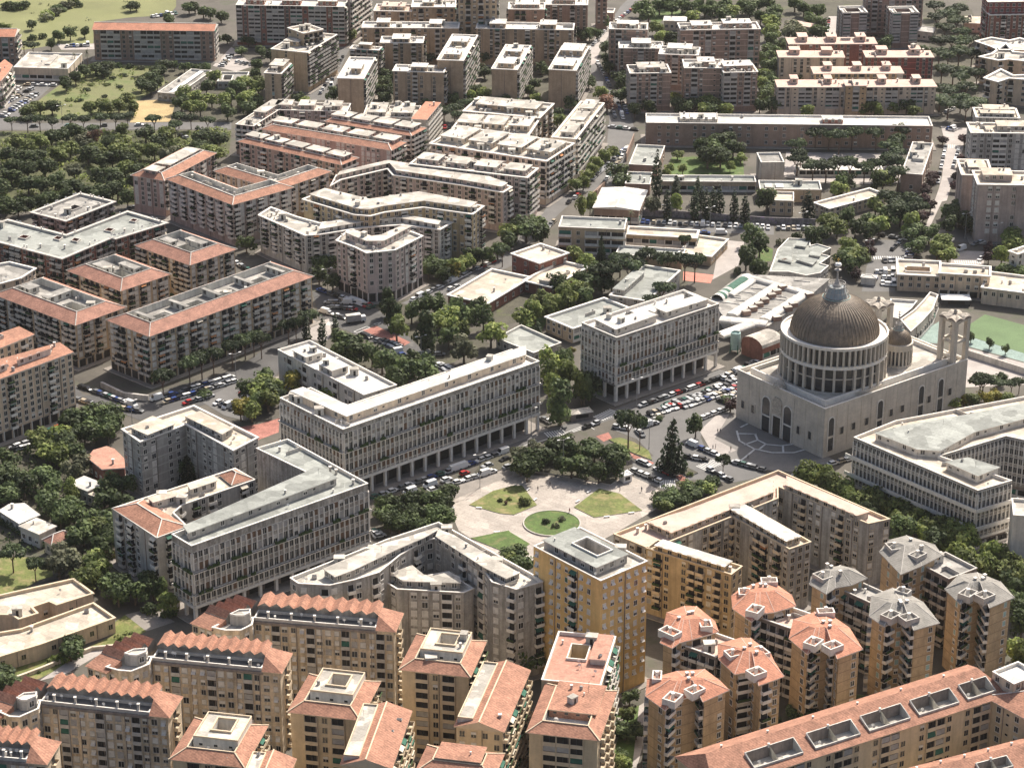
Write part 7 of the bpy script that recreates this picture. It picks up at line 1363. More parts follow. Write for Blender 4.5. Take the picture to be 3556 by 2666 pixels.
building('office_block', 'low white stepped office with terraces behind the longest white block', [(-51.9, 786.7), (-40.8, 795.7), (-74.8, 837.3), (-85.8, 828.3)], 12, wall='white_stone', floor='white_roof', nf=3, gf=0.6, pat='.wL', ph=[([(-74.5, 816.7), (-69, 821.2), (-74.1, 827.5), (-79.6, 822.9)], 2.6), ([(-64.3, 804.2), (-58.8, 808.8), (-63.9, 815), (-69.4, 810.5)], 2.6)], cl=6, par=0.9, fh=3.63)
building('apartment_block', 'grey ring block with a deep courtyard and white edged roof below the plaza', [(-63, 616.4), (-60.4, 613), (-51.4, 611.9), (-44.6, 615.2), (-37.9, 619.7), (-32.4, 630.3), (-25.4, 639.7), (-22.8, 640.9), (-18, 635.8), (-7.9, 620.5), (-5.7, 613.8), (1.2, 609.4), (8.8, 614.1), (5.8, 618.6), (-21.8, 651.7), (-36.6, 640.5)], 29.7, wall='worn_grey', floor='pale_roof', nf=8, gf=3, pat='m.BmsLm', bay=3, cl=26, ph=[([(-53.4, 618.7), (-50, 614.2), (-45.4, 618), (-33.1, 631.3), (-25.9, 638.3), (-21.7, 643.5), (-24.2, 642.3), (-36.4, 634.8)], 2.4), ([(-22, 639.1), (-7.8, 619.8), (-1.6, 613.1), (1.7, 616.1), (-17.4, 639.9), (-21.4, 643.1)], 2.4)], fh=3.27)
building('apartment_block', 'grey hexagonal house with a terrace standing inside the grey ring block', [(-37.4, 625.9), (-32.9, 620.3), (-13.8, 618.1), (-11, 620.7), (-15, 625.9), (-18.3, 631.2), (-25.7, 628.2), (-29.2, 634.3), (-34.6, 629.7)], 24, wall='worn_grey', floor='pale_roof', gf=3, pat='.sssLw', bay=3.2, cl=4, ph=[([(-34.6, 626.9), (-31.1, 622.3), (-14.9, 621.2), (-15.3, 624.6), (-18.5, 627.2), (-22.4, 625), (-25.6, 625.7), (-29.1, 631.4)], 2.4)], fh=2.93)
building('apartment_tower', 'tall ochre yellow tower with tilted white shutters and a grey roof with light well', [(24.4, 597), (37.9, 608.8), (19.6, 629.8), (6.1, 618)], 39, wall='ochre_stucco', floor='pale_roof', nf=11, gf=3.5, pat='t.ttnBt', pats=['ttttt'], bay=3.1, cl=4, ph=[([(23.3, 601.6), (32.2, 609.4), (17.9, 625.7), (9, 618)], 2.6, 'grey_stucco', [(23.8, 607.6), (27.8, 611.1), (21.2, 618.7), (17.2, 615.1)])], proof='green_roof', trim='white_trim', holes=[], cap=100, fh=3.18)
building('apartment_block', 'long grey E shaped block with pinkish roof facing the plaza and the plane tree street', [(30.6, 659.2), (41.3, 649.2), (82.6, 683.7), (83.4, 692), (108.3, 666.1), (115.3, 669.3), (84.6, 703.9)], 22, ph=[([(41.3, 664.1), (47.9, 657.3), (81.2, 685.3), (82.1, 694.4), (62, 677.8)], 2.2), ([(86, 690), (105, 668.9), (108.9, 671.4), (86.7, 696)], 2.2)], wall='worn_grey', floor='pink_roof', gf=3, pat='m.mBw', cl=16, trim='cream_trim', bay=3, fh=2.64)
building('apartment_block', 'front wing of the E shaped block with ochre stained wall beside the yellow tower', [(63.9, 633), (67.6, 638.3), (43.6, 655.3), (39.9, 650)], 22, ph=[([(61.9, 635.3), (64.3, 638.7), (45.1, 652.2), (42.6, 648.8)], 2.2)], wall='yellow_stucco', floor='cream_roof', gf=3, pat='mBw.wBb', cl=16, trim='cream_trim', bay=3, pats=['w'], proof='white_roof', fh=2.64)
building('apartment_block', 'middle wing of the E shaped block with a white roof', [(82.5, 649.2), (89.5, 654), (71.7, 679.9), (64.7, 675.1)], 22, ph=[([(81.8, 651.7), (86.2, 654.7), (71.5, 676), (67.1, 673)], 2.2)], wall='worn_grey', floor='cream_roof', gf=3, pat='mBw.mBb', cl=16, trim='cream_trim', bay=3, pats=['w'], proof='white_roof', fh=2.64)
building('school', 'rear wing of the low beige school with stained pale roof', [(-148, 638.1), (-145.4, 635.4), (-140.5, 639), (-142.9, 642.7), (-138.4, 646.4), (-135.7, 644.2), (-126, 651.4), (-133.5, 660.7), (-163.4, 645.3), (-162.1, 638.7)], 6, wall='peach_stucco', floor='cream_roof', nf=1, gf=1, pat='.w.', cl=2, trim='cream_trim', over=0.2, fh=4.5)
building('school', 'front wing of the low beige school with stained pale roof', [(-137.1, 621.5), (-117.5, 637.6), (-125.3, 646.8), (-143.9, 630.8), (-149.7, 628.7), (-159.1, 623.8), (-156, 608.7)], 5.2, wall='peach_stucco', floor='cream_roof', nf=1, gf=1, pat='.w.w', cl=2, trim='cream_trim', over=0.2, fh=3.7)
saw_house('saw tooth gabled ochre stained block just below the grey ring block', [(-71.8, 599.7), (-32.7, 593.3), (-31, 603.7), (-70.1, 610.1)], 25.2, 8, 10, [(-89, 599), (-82.8, 594.9), (-70.6, 605.9), (-76.8, 610)], [(-83, 595), (-79.2, 593.3), (-74.8, 593.3), (-72, 596.4), (-71.9, 600.8), (-78.4, 600.1)])
saw_house('saw tooth gabled block with a green shuttered front in the middle of the three', [(-96.9, 576.5), (-62, 569.9), (-60, 580.2), (-95, 586.8)], 25.7, 8, 10, [(-114.2, 574.5), (-108.3, 570.7), (-96.4, 583.6), (-102.3, 587.4)], [(-108.9, 572.4), (-105.3, 570.5), (-101.7, 569.9), (-97.4, 573.7), (-97.1, 578.1), (-104.6, 576.8)])
saw_house('saw tooth gabled block nearest the lower left corner', [(-123.7, 557.5), (-89.6, 550.6), (-87.5, 560.9), (-121.6, 567.8)], 23.6, 8, 10, [(-139.8, 554.1), (-133.5, 550.6), (-122.4, 563.9), (-128.6, 567.5)], [(-133.9, 552.7), (-130.7, 550.3), (-128, 550), (-123.8, 554.2), (-123.9, 558.7), (-130.8, 557.5)])
saw_house('lowest saw tooth gabled block cut by the bottom left corner of the view', [(-144.7, 532.5), (-117.4, 528), (-115.7, 538.4), (-143, 542.9)], 23.6, 8, 9, None, None)
building('apartment_tower', 'cream tower with red skirt roof and square white roof box nearest the ring block', [(-11.5, 566), (-7.7, 584.1), (-25.5, 587.9), (-29.4, 569.8)], 27, nf=9, pat='.LwL.', pats=['B'], ph=[([(-13.2, 572.1), (-10.8, 583.4), (-22.2, 585.9), (-24.6, 574.5)], 3.3, 'white_stone', [(-15.5, 576.3), (-14.3, 581.7), (-19.1, 582.8), (-20.3, 577.3)])], wall='tower_cream', floor='white_roof', roof='court', tile='roof_tile', rise=1.7, wid=2.8, gf=0.5, trim='cream_trim', bay=3.4, cl=2, phpar=True, proof='pale_roof', pwin='k', fh=2.89)
building('apartment_wing', 'lower wing of the cream tower nearest the ring block with long red slopes', [(-2.4, 539.7), (4.4, 570.3), (-7.6, 572.9), (-14.3, 542.3)], 26, nf=8, wall='tower_cream', floor='white_roof', roof='gable', tile='roof_tile', rise=2.2, wid=2.8, gf=0.5, trim='cream_trim', bay=3.4, cl=2, phpar=True, proof='pale_roof', pwin='', pat='w', pats=['B'], ph=[([(-10, 542.6), (-3.7, 571.1), (-7.7, 572), (-14, 543.5)], 1.6, 'white_stone')], fh=3.12)
building('apartment_tower', 'cream tower with red skirt roof and square white roof box between the other two', [(-39.5, 544.1), (-35.5, 562.4), (-53.3, 566.2), (-57.3, 548)], 27, nf=9, pat='.LwL.', pats=['B'], ph=[([(-41.2, 550.2), (-38.6, 561.7), (-50, 564.2), (-52.5, 552.7)], 3.3, 'white_stone', [(-43.4, 554.5), (-42.2, 560), (-47, 561), (-48.2, 555.6)])], wall='tower_cream', floor='white_roof', roof='court', tile='roof_tile', rise=1.7, wid=2.8, gf=0.5, trim='cream_trim', bay=3.4, cl=2, phpar=True, proof='pale_roof', pwin='k', fh=2.89)
building('apartment_wing', 'lower wing of the middle cream tower with long red slopes and a white terrace', [(-30.3, 522.4), (-26.5, 549.3), (-38.6, 551), (-42.4, 524.2)], 26, nf=8, wall='tower_cream', floor='white_roof', roof='gable', tile='roof_tile', rise=2.2, wid=2.8, gf=0.5, trim='cream_trim', bay=3.4, cl=2, phpar=True, proof='pale_roof', pwin='', pat='w', pats=['B'], ph=[([(-38.1, 524.6), (-34.6, 549.6), (-38.6, 550.2), (-42.1, 525.2)], 1.6, 'white_stone')], fh=3.12)
building('apartment_tower', 'cream tower with red skirt roof and square white roof box at the bottom edge', [(-67, 521.6), (-63.2, 540.4), (-81.1, 544), (-84.9, 525.3)], 27, nf=9, pat='.LwL.', pats=['B'], ph=[([(-68.7, 527.8), (-66.3, 539.7), (-77.7, 542), (-80.2, 530.2)], 3.3, 'white_stone', [(-71, 532.2), (-69.9, 537.8), (-74.7, 538.8), (-75.8, 533.2)])], wall='tower_cream', floor='white_roof', roof='court', tile='roof_tile', rise=1.7, wid=2.8, gf=0.5, trim='cream_trim', bay=3.4, cl=2, phpar=True, proof='pale_roof', pwin='k', fh=2.89)
building('apartment_wing', 'red roofed wing of the bottom edge cream tower', [(-57.8, 502.7), (-54.6, 526.1), (-64.9, 527.5), (-68.1, 504.2)], 26, nf=8, wall='tower_cream', floor='white_roof', roof='gable', tile='roof_tile', rise=2.2, wid=2.8, gf=0.5, trim='cream_trim', bay=3.4, cl=2, phpar=True, proof='pale_roof', pwin='', pat='w', pats=['B'], ph=[([(-64.5, 504.6), (-61.5, 526.3), (-64.9, 526.8), (-67.9, 505.1)], 1.6, 'white_stone')], fh=3.12)
building('apartment_tower', 'cream tower with a small tiled roof box above six vents at the bottom edge', [(-5.2, 515.6), (-2.7, 526.8), (-20.8, 530.7), (-23.2, 519.5)], 27, nf=9, pat='.LwL.', pats=['B'], ph=[([(-8, 519.7), (-6.6, 526.4), (-17.4, 528.8), (-18.9, 522)], 2.4, 'roof_tile')], wall='tower_cream', floor='white_roof', roof='court', tile='roof_tile', rise=1.7, wid=2.8, gf=0.5, trim='cream_trim', bay=3.4, cl=2, phpar=False, proof='roof_tile', pwin='k', fh=2.89)
building('apartment_block', 'cream house with flat terracotta roof and dark light well beside the yellow tower', [(23.4, 561), (28.4, 587.3), (12.8, 590.2), (7.8, 564)], 27, wall='tower_cream', floor='terrace_tile', nf=8, gf=0.5, pat='w.w', pats=['B'], trim='white_trim', cl=6, holes=[([(19.7, 575.3), (21.1, 582.7), (16.4, 583.6), (15, 576.2)], 7)], ph=[([(24.9, 573), (27.4, 586.1), (23.5, 586.8), (21, 573.7)], 1.6, 'white_stone')], pwin='', fh=3.25)
building('apartment_tower', 'cream tower with wide brown loggias and tiled roof box below the terracotta roofed house', [(21.7, 535.9), (26.8, 559.2), (9.4, 563), (4.4, 539.7)], 26, nf=9, pat='.LLL.', pats=['.P'], ph=[([(21.4, 544.5), (24.5, 558.5), (12.7, 561), (9.6, 547.1)], 2.2, 'roof_tile')], wall='tower_cream', floor='white_roof', roof='court', tile='roof_tile', rise=1.7, wid=2.8, gf=0.5, trim='cream_trim', bay=3.4, cl=2, phpar=False, proof='roof_tile', pwin='k', fh=2.78)
star_tower('orange roofed point tower touching the yellow tower in front of the E shaped block', [(40.6, 589.1), (43.8, 586), (46, 589.1), (49.6, 590.9), (57.3, 595.5), (56.7, 601.4), (52.2, 610.1), (48.6, 610.3), (43.4, 606.4)], 24, 'roof_tile_bright', 'orange_brick', [(0, 4.5, 7), (4, 4, 5)], 8, ('.w', 'B', 'w.', 'Bw'))
star_tower('middle orange roofed point tower with three corner terraces', [(55.9, 580.4), (59.7, 571.9), (63.8, 573.4), (65.6, 566), (72.9, 570.9), (71.1, 578.7), (70.5, 583.1), (65.8, 591.9), (63.1, 592.1), (56.4, 588.6)], 24, 'roof_tile_bright', 'orange_brick', [(3, 4.5, 5.5), (0, 4, 5), (6, 3.5, 6)], 8, ('.w', 'B', 'w.', 'Bw'))
star_tower('front left orange roofed point tower beside the garden path', [(35.2, 560.6), (40, 553.2), (42.9, 558), (49.1, 561.3), (50.1, 557.6), (57.7, 563.8), (55.6, 568.6), (51.9, 574.8), (44.3, 573.8), (36.1, 569.5)], 24, 'roof_tile_bright', 'orange_brick', [(1, 4.5, 6), (4, 4, 6), (9, 3, 6)], 8, ('.w', 'B', 'w.', 'Bw'))
star_tower('rear orange roofed point tower below the E shaped block wings', [(62.1, 608.7), (66.9, 600.9), (69.6, 605.6), (73.8, 606.6), (80.3, 610.3), (79.7, 616.8), (74.8, 625.3), (72.2, 625.3), (65.3, 620.6), (62.4, 616.3)], 24, 'roof_tile_bright', 'orange_brick', [(1, 4.5, 6), (9, 4, 5), (6, 3.5, 6)], 8, ('.w', 'B', 'w.', 'Bw'))
star_tower('right hand orange roofed point tower with two white corner terraces', [(76.2, 591.6), (80.4, 582.7), (83.4, 586.8), (87, 588.8), (88.2, 580.3), (95.9, 585.6), (93.8, 597.6), (88.4, 607.1), (85, 606.8), (78.6, 602.3)], 24, 'roof_tile_bright', 'orange_brick', [(1, 4.5, 6), (4, 4.5, 6), (7, 3.5, 6)], 8, ('.w', 'B', 'w.', 'Bw'))
star_tower('left grey roofed point tower behind the right hand orange tower', [(85.1, 621.5), (89.3, 615.3), (92.4, 619), (97.2, 620.8), (102.4, 625.1), (99.4, 630.9), (95.5, 633.2), (89.7, 630.2), (86.1, 625.8)], 25, 'slate_tile', 'orange_brick', [(0, 4.5, 6)], 8, ('.c', 'B', 'c.'))
star_tower('front grey roofed point tower with turquoise shutters', [(99.7, 602.4), (103.1, 596.3), (106.5, 599.7), (109.3, 600.4), (111, 594.3), (118.9, 598.5), (116.2, 610.8), (111.7, 617.2), (108.7, 619.3), (101.9, 614.4)], 25, 'slate_tile', 'orange_brick', [(1, 4.5, 6), (4, 4.5, 6), (7, 3.5, 5)], 8, ('.c', 'Bc', 'c.', 'B'))
star_tower('rear grey roofed point tower beside the plane tree street', [(107.9, 641.7), (112.2, 627.2), (119.2, 632.7), (126.3, 639.4), (125.1, 646.3), (117.6, 652.4), (111.9, 649.3)], 25, 'slate_tile', 'orange_brick', [(0, 4.5, 6), (2, 4, 6)], 8, ('.c', 'Bc', 'c.'))
star_tower('right grey roofed point tower at the frame edge', [(123.4, 618.5), (126.4, 609.3), (130, 613.5), (133.4, 615.6), (134.2, 607.2), (142.5, 613.5), (140.4, 622.9), (134.6, 628.7), (128.9, 627.3)], 25, 'slate_tile', 'orange_brick', [(1, 4.5, 6), (4, 4.5, 6)], 8, ('.c', 'Bc', 'c.', 'B'))
building('stair_block', 'low link block with a pink terrace between two orange roofed towers', [(55.8, 584.8), (62.6, 593.9), (53.5, 600.7), (46.8, 591.5)], 22, wall='dark_wall', floor='pink_roof', gf=0.5, pat='B', trim='white_trim', cl=2, fh=3)
building('stair_block', 'low link block with a pink terrace between the rear and right hand orange towers', [(79.1, 599.8), (85.8, 608.4), (76.5, 615.6), (69.8, 607)], 22, wall='dark_wall', floor='pink_roof', gf=0.5, pat='B', trim='white_trim', cl=2, fh=3)
building('stair_block', 'grey terraced link block between the two front grey roofed towers', [(102.7, 612.9), (108.5, 618.2), (99.7, 627.8), (94, 622.5)], 23, wall='dark_wall', floor='grey_roof', gf=0.5, pat='B', trim='grey_trim', cl=4, fh=3.14)
building('stair_block', 'grey terraced link block between the rear and right grey roofed towers', [(126.5, 628.4), (135.8, 635.2), (128.3, 645.4), (119, 638.6)], 23, wall='dark_wall', floor='grey_roof', gf=0.5, pat='B', trim='grey_trim', cl=4, fh=3.14)
tiled_house('long cream house with red tiled roof and sunk roof terraces in the lower right corner', [(51, 523.8), (133.1, 570.2), (124.7, 585), (42.6, 538.6)], 19, 4.2, 6, [(0.14, 0.3), (0.34, 0.49), (0.52, 0.66), (0.69, 0.83), (0.86, 0.96)], 'tower_cream', '.wLLw')
building('apartment_block', 'red roofed end wing with white roof box of the long lower right house', [(140.4, 551.2), (154.6, 562), (141.1, 579.7), (127, 568.9)], 19, wall='tower_cream', roof='hip', rise=3, nf=6, gf=0.4, pat='.wkw', cl=0, fh=3.02)
building('roof_pavilion', 'white flat roofed attic room on the long lower right house', [(133.8, 567.7), (141.8, 573.1), (137.2, 579.7), (129.3, 574.3)], 23.5, wall='cream_stucco', floor='white_roof', nf=1, gf=20.5, pat='w', cl=0, fh=2.5)
tiled_house('low red roofed house corner with a sunk terrace at the very bottom right', [(102.6, 526.3), (145.3, 545.2), (140.5, 556.2), (97.7, 537.2)], 15, 3, 5, [(0.1, 0.3), (0.42, 0.62)], 'tower_cream', '.wLLw')
basilica([(106.3, 759.8), (162.2, 803.4), (135.3, 837.7), (79.5, 794.1)], 18.6, (112.5, 791.4), 18.43, 0, (136.6, 801.9), 5.16)
bell_tower('open stone bell tower standing on the right end of the basilica roof', 156.8, 804.6, 17.7, 16.5, 0.66, 6.2)
bell_tower('open stone bell tower half hidden behind the great dome', 134.1, 833.8, 10.6, 17, 0.66, 6.2)
building('parish_house', 'long cream parish house with two rows of brown windows behind the basilica', [(171.8, 916.7), (174, 933.6), (156.9, 935.8), (154.8, 918.9)], 7.2, wall='peach_stucco', floor='cream_roof', nf=2, gf=1.2, pat='w', cl=2, over=0.4, holes=[([(168.2, 922.3), (168.9, 927.4), (159.5, 928.6), (158.8, 923.5)], 2)], fh=2.75)
building('parish_house', 'right part of the cream parish house with blue garage doors', [(170.4, 913), (189.7, 909.3), (191.8, 920.1), (172.5, 923.8)], 10, wall='peach_stucco', floor='cream_roof', nf=2, gf=3, gfp='S', pat='w', cl=3, over=0.4, fh=3.25)
building('parish_house', 'low cream wing with red plinth at the right frame edge behind the sports pitch', [(209.7, 895.9), (216.2, 913.3), (192.5, 922.2), (186, 904.8)], 7, wall='cream_stucco', floor='cream_roof', nf=1, gf=3, pat='w', cl=3, over=0.4, fh=3.5)
building('colonnade', 'curved white roofed colonnade linking the parish house to the basilica', [(151.1, 859.6), (156.9, 869.9), (162.9, 882.2), (167.6, 897.9), (164.9, 900.9), (161, 892.2), (156, 882.2), (149, 871.7)], 6.5, wall='travertine', floor='cream_roof', nf=1, gf=0.3, pat='L', bay=3, cl=0, fh=5.7)
building('parish_house', 'flat white roofed hall inside the curve of the colonnade', [(148.1, 871.6), (154.6, 882.1), (158.2, 890.3), (148.1, 892.2), (144.3, 874.1)], 7, wall='travertine', floor='white_roof', nf=1, gf=1, pat='', cl=0, fh=5.5)
building('day_centre', 'low grey school with a star shaped roof of many folded slabs behind the market', [(112, 928.9), (118.7, 924.6), (124.8, 927.5), (129.1, 935.7), (126, 938.4), (131.1, 946.8), (127.3, 949.6), (132.6, 956.7), (127.3, 961.7), (124.3, 959.5), (125, 967.5), (116.1, 968.5), (110.3, 955.2), (104.4, 928.9)], 4.5, wall='grey_stucco', floor='green_roof', nf=1, gf=0.5, pat='w', cl=0, par=0.4, ph=[([(118, 958.1), (121.8, 956.7), (123.4, 962.4), (120, 963.1)], 0.9), ([(122.6, 946.8), (126.4, 945.4), (128, 951), (124.2, 952.4)], 0.9), ([(116.7, 941.2), (122.4, 935.7), (124.9, 941.2), (118.6, 945.4)], 0.9), ([(109.5, 941.7), (114, 939), (115.7, 950.1), (111.9, 951.5)], 0.7)], pwin='', fh=3.5)
market_hall([(81.6, 879.9), (87.1, 864.3), (97.9, 868.8), (104, 878.3), (118.9, 903.4), (127, 918.5), (92.8, 923.9), (78.3, 897.8)], 5, [('white_roof', (95.9, 915.4), (85.6, 899), 4.2), ('white_roof', (105.9, 910.3), (84.8, 877.7), 4.6), ('white_roof', (115.3, 900.3), (97, 873.2), 4.6), ('white_roof', (93, 920.3), (117.2, 900.3), 3.6), ('white_roof', (79.9, 873.6), (97.5, 868.7), 5.5), ('white_roof', (78.3, 856.9), (91.1, 868.7), 5)], [(107.3, 906.5), (104.5, 901.7), (102, 897.5), (98.8, 892.2), (96.1, 887.9), (93.4, 883.7), (90.5, 879.5), (117, 898.2), (109.6, 887.9), (107, 883.7), (101.8, 873.7)], [(94.9, 919), (80.6, 895.6)])
barrel_hall([(93.7, 844.7), (101.9, 852), (94.7, 860.1), (86.5, 852.9)], 5.5)
silo(84.3, 854.5)
building('shed', 'long low shed with bright white roof behind the hedge', [(-165.6, 710.9), (-157.6, 701.9), (-152.5, 707.8), (-158.9, 716.1), (-163.4, 715.2)], 4, wall='grey_stucco', floor='white_roof', cl=1, nf=1, gf=0.5, pat='w', roof='slab', over=0.4, fh=3)
building('house', 'white walled garden house with pale flat roof next to the red hipped roof', [(-149.6, 692.4), (-145.4, 697.7), (-152.4, 703.2), (-156.6, 697.9)], 5, wall='white_stone', floor='pale_roof', cl=1, nf=1, gf=0.5, pat='w', roof='slab', over=0.4, fh=4)
building('house', 'small garden house with dark red hipped roof', [(-144.6, 686.7), (-138.8, 692.2), (-141.7, 695.3), (-147.5, 689.7)], 4.5, wall='cream_stucco', roof='hip', tile='roof_tile_old', rise=2, nf=1, gf=0.5, pat='w', cl=0, fh=3.5)
building('house', 'blue walled garden house with white roof terrace', [(-139.3, 723.7), (-135.1, 728.8), (-142.1, 734.4), (-146.2, 729.3)], 5, wall='grey_stucco', floor='white_roof', cl=1, nf=1, gf=0.5, pat='w', roof='slab', over=0.4, fh=4)
building('house', 'flat roofed garden house with cream roof beside the blue walled one', [(-134.5, 719.9), (-130.7, 724.8), (-136.1, 729), (-139.9, 724.2)], 4, wall='cream_stucco', floor='cream_roof', cl=1, nf=1, gf=0.5, pat='w', roof='slab', over=0.4, fh=3)
building('house', 'irregular brick house with stepped terracotta roof beside the grey L block', [(-142.6, 747.2), (-136.5, 738.3), (-129.3, 739.3), (-129.8, 744.4), (-135.2, 753.8), (-137.9, 755.7), (-141.5, 752.9)], 6, wall='red_brick', floor='terrace_tile', cl=1, nf=1, gf=0.5, pat='w', roof='slab', over=0.4, fh=5)
building('shelter', 'small pale carport roof half hidden by the garden hedge', [(-128.1, 685.3), (-124.4, 686.5), (-126.3, 692.2), (-130, 691)], 3, wall='cream_stucco', floor='cream_roof', cl=1, nf=1, gf=0.5, pat='w', roof='slab', over=0.4, fh=2)
building('house', 'pale low house on the lane between the pines at the top right', [(248.5, 1312.8), (258, 1311.6), (259.8, 1325.5), (250.3, 1326.7)], 5, wall='cream_stucco', floor='cream_roof', cl=1, nf=1, gf=0.5, pat='w', roof='slab', over=0.4, fh=4)
building('house', 'small white gabled house beside the right slender tower', [(220, 1298), (228.1, 1294.4), (231.3, 1301.7), (223.3, 1305.3)], 5, wall='white_stone', roof='gable', tile='white_roof', rise=1.6, nf=1, gf=0.5, pat='w', cl=0, fh=4)
building('house', 'small pink walled house among the trees left of the slender towers', [(151.6, 1316.6), (164.2, 1306.7), (168.5, 1312.1), (156, 1322.1)], 4, wall='rose_stucco', floor='pink_roof', cl=1, nf=1, gf=0.5, pat='w', roof='slab', over=0.4, fh=3)
building('pavilion', 'white roofed clubhouse beside the green playing field', [(83.7, 1317.8), (95.7, 1316.6), (96.6, 1325.5), (84.7, 1326.8)], 5, wall='cream_stucco', floor='white_roof', cl=1, nf=1, gf=0.5, pat='w', roof='slab', over=0.4, fh=4)
car_row('in the shade along the arcade of the longest white block', (-46.4, 727.8), (-1.8, 764.6), 17, 'p', 0.05, True)
car_row('at the sunny kerb of the plaza', (-27.8, 733.1), (0.2, 753.1), 10, 'p', 0.1, True)
car_row('driving on the shaded plaza street', (-36.8, 730), (0.2, 760), 6, 'p', 0.2, True)
car_row('along the arcade of the square white block', (45.6, 802.8), (85.3, 836.1), 18, 'p', 0.05, True)
car_row('in the front row of the basilica square', (48.6, 795.3), (70.8, 811.5), 13, 'x', 0.03, True)
car_row('in the middle row of the basilica square', (60.8, 802.5), (82.2, 819.6), 13, 'x', 0.03, True)
car_row('in the back row of the basilica square', (64.7, 810.4), (82.7, 825.6), 10, 'x', 0.05, True)
car_row('in the near half row of the basilica square', (54.4, 802), (66, 810.4), 8, 'x', 0.03, True)
car_row('against the basilica side', (74.7, 807.3), (82.4, 814.7), 6, 'x', 0.03, True)
car_row('at the far end of the basilica square', (76.2, 826.7), (97.9, 851.4), 8, 'x', 0.05, True)
car_row('on the lane of the basilica square', (50.1, 799.4), (75.8, 821.2), 8, 'p', 0.2, True)
car_row('beside the basilica forecourt', (67.3, 792.2), (78.6, 802.5), 6, 'p', 0, True)
car_row('on the curved road before the basilica', (61.3, 771.1), (70.4, 761.5), 5, 'p', 0.1, True)
car_row('crossing before the basilica', (59, 760.5), (67.2, 757.2), 3, 'p', 0, True)
car_row('waiting below the basilica forecourt', (66.3, 750.6), (73.6, 741.3), 4, 'p', 0, True)
car_row('at the foot of the basilica steps', (75.2, 756.2), (85.1, 749.6), 5, 'p', 0, True)
car_row('behind the white plaza kiosk', (40.6, 749.6), (49.7, 740.4), 5, 'p', 0, True)
car_row('on the inner side of the basilica square', (42.6, 757.6), (54.7, 744.5), 6, 'p', 0.1, True)
car_row('turning at the plaza corner', (23.9, 783.1), (31.6, 789.6), 2, 'p', 0, True)
car_row('by the tall tree of the plaza street', (10.3, 792.7), (13.2, 789.1), 2, 'p', 0, True)
car_row('around the tree island', (36, 785.1), (40.1, 783.6), 2, 'p', 0, True)
car_row('under the umbrella pine', (46.4, 785.6), (51.2, 788.6), 3, 'p', 0, True)
car_row('beside the dark conifer', (43.8, 782.5), (47.1, 773.6), 3, 'p', 0.1, True)
car_row('along the longest courtyard block', (-129.4, 808.9), (-102.6, 830), 15, 'p', 0.05, True)
car_row('on the near side of the courtyard street', (-125.2, 806.2), (-101.7, 825.6), 13, 'p', 0.1, True)
car_row('below the courtyard street', (-119.7, 803.6), (-108.5, 812.6), 6, 'p', 0.05, True)
car_row('in the shade along the bright cream block', (-177.5, 773.1), (-156, 799.7), 14, 'p', 0.05, True)
car_row('outside the cream block shops', (-163.5, 780), (-153.7, 790.6), 6, 'p', 0.1, True)
car_row('in the left garden car park', (-172.4, 767.7), (-164.6, 774.6), 6, 'p', 0.1, True)
car_row('in the lower left garden car park', (-172.3, 765.3), (-165, 769.7), 4, 'p', 0.1, True)
car_row('curving round the subway entrance', (-157.8, 821.2), (-135.8, 803.6), 12, 'p', 0.05, True)
car_row('beside the subway entrance', (-157.6, 809.4), (-150.4, 804.6), 5, 'p', 0.1, True)
car_row('near the grey L block', (-139.7, 801), (-132.2, 798.4), 3, 'p', 0.1, True)
car_row('in the sloping car park', (-106.5, 806.7), (-94.9, 797.3), 6, 'x', 0.1, True)
car_row('at the back of the sloping car park', (-98.1, 815.8), (-92.4, 810.4), 4, 'x', 0, True)
car_row('in the first row of the plane tree car park', (-73.6, 905), (-61.3, 904.3), 7, 'p', 0.1, True)
car_row('in the second row of the plane tree car park', (-72.3, 899.9), (-61.9, 897.3), 6, 'p', 0.1, True)
car_row('in the third row of the plane tree car park', (-74.8, 895.4), (-65, 887.9), 4, 'p', 0.1, True)
car_row('under the pink corner house', (-78.4, 919.3), (-57.4, 901.1), 9, 'p', 0.05, True)
car_row('at the corner of the plane tree car park', (-60.4, 905), (-55, 899.2), 4, 'x', 0, True)
car_row('beside the red paving', (-51.9, 866), (-42.1, 858.4), 6, 'x', 0.05, True)
car_row('below the red paving', (-45.7, 857.8), (-41.3, 849.1), 3, 'x', 0.1, True)
car_row('under the plane trees', (-35.1, 851.4), (-26.2, 851.4), 5, 'p', 0.1, True)
car_row('at the end of the plane tree car park', (-27.7, 842.2), (-20.5, 833.2), 6, 'x', 0.1, True)
car_row('by the tall plane', (-58.1, 872), (-54.3, 867.8), 2, 'p', 0, True)
car_row('behind the tall plane', (-29.3, 898), (-23.1, 891.7), 4, 'x', 0, True)
car_row('on the far kerb of the school avenue', (-39.9, 906.9), (-5.4, 954.7), 18, 'p', 0.12, True)
car_row('on the near kerb of the school avenue', (-31.1, 912.1), (-21.4, 923.3), 5, 'p', 0.1, True)
car_row('beside the square white sports hall', (14.5, 990.3), (20.4, 1007), 4, 'p', 0.1, True)
car_row('climbing past the sports hall', (24.3, 1024.2), (30.4, 1037.9), 4, 'p', 0.1, True)
car_row('on the left kerb of the avenue slab', (36.3, 1057.5), (53.2, 1102.9), 13, 'p', 0.05, True)
car_row('on the right kerb of the avenue slab', (41.5, 1052.5), (55.7, 1108.3), 11, 'p', 0.1, True)
car_row('queueing left at the avenue lights', (49.5, 1173.5), (50.7, 1151.7), 4, 'p', 0, True)
car_row('queueing in the middle at the avenue lights', (52.6, 1177.6), (54.4, 1150.7), 6, 'p', 0, True)
car_row('queueing right at the avenue lights', (55.2, 1177.6), (56.8, 1159.6), 5, 'p', 0, True)
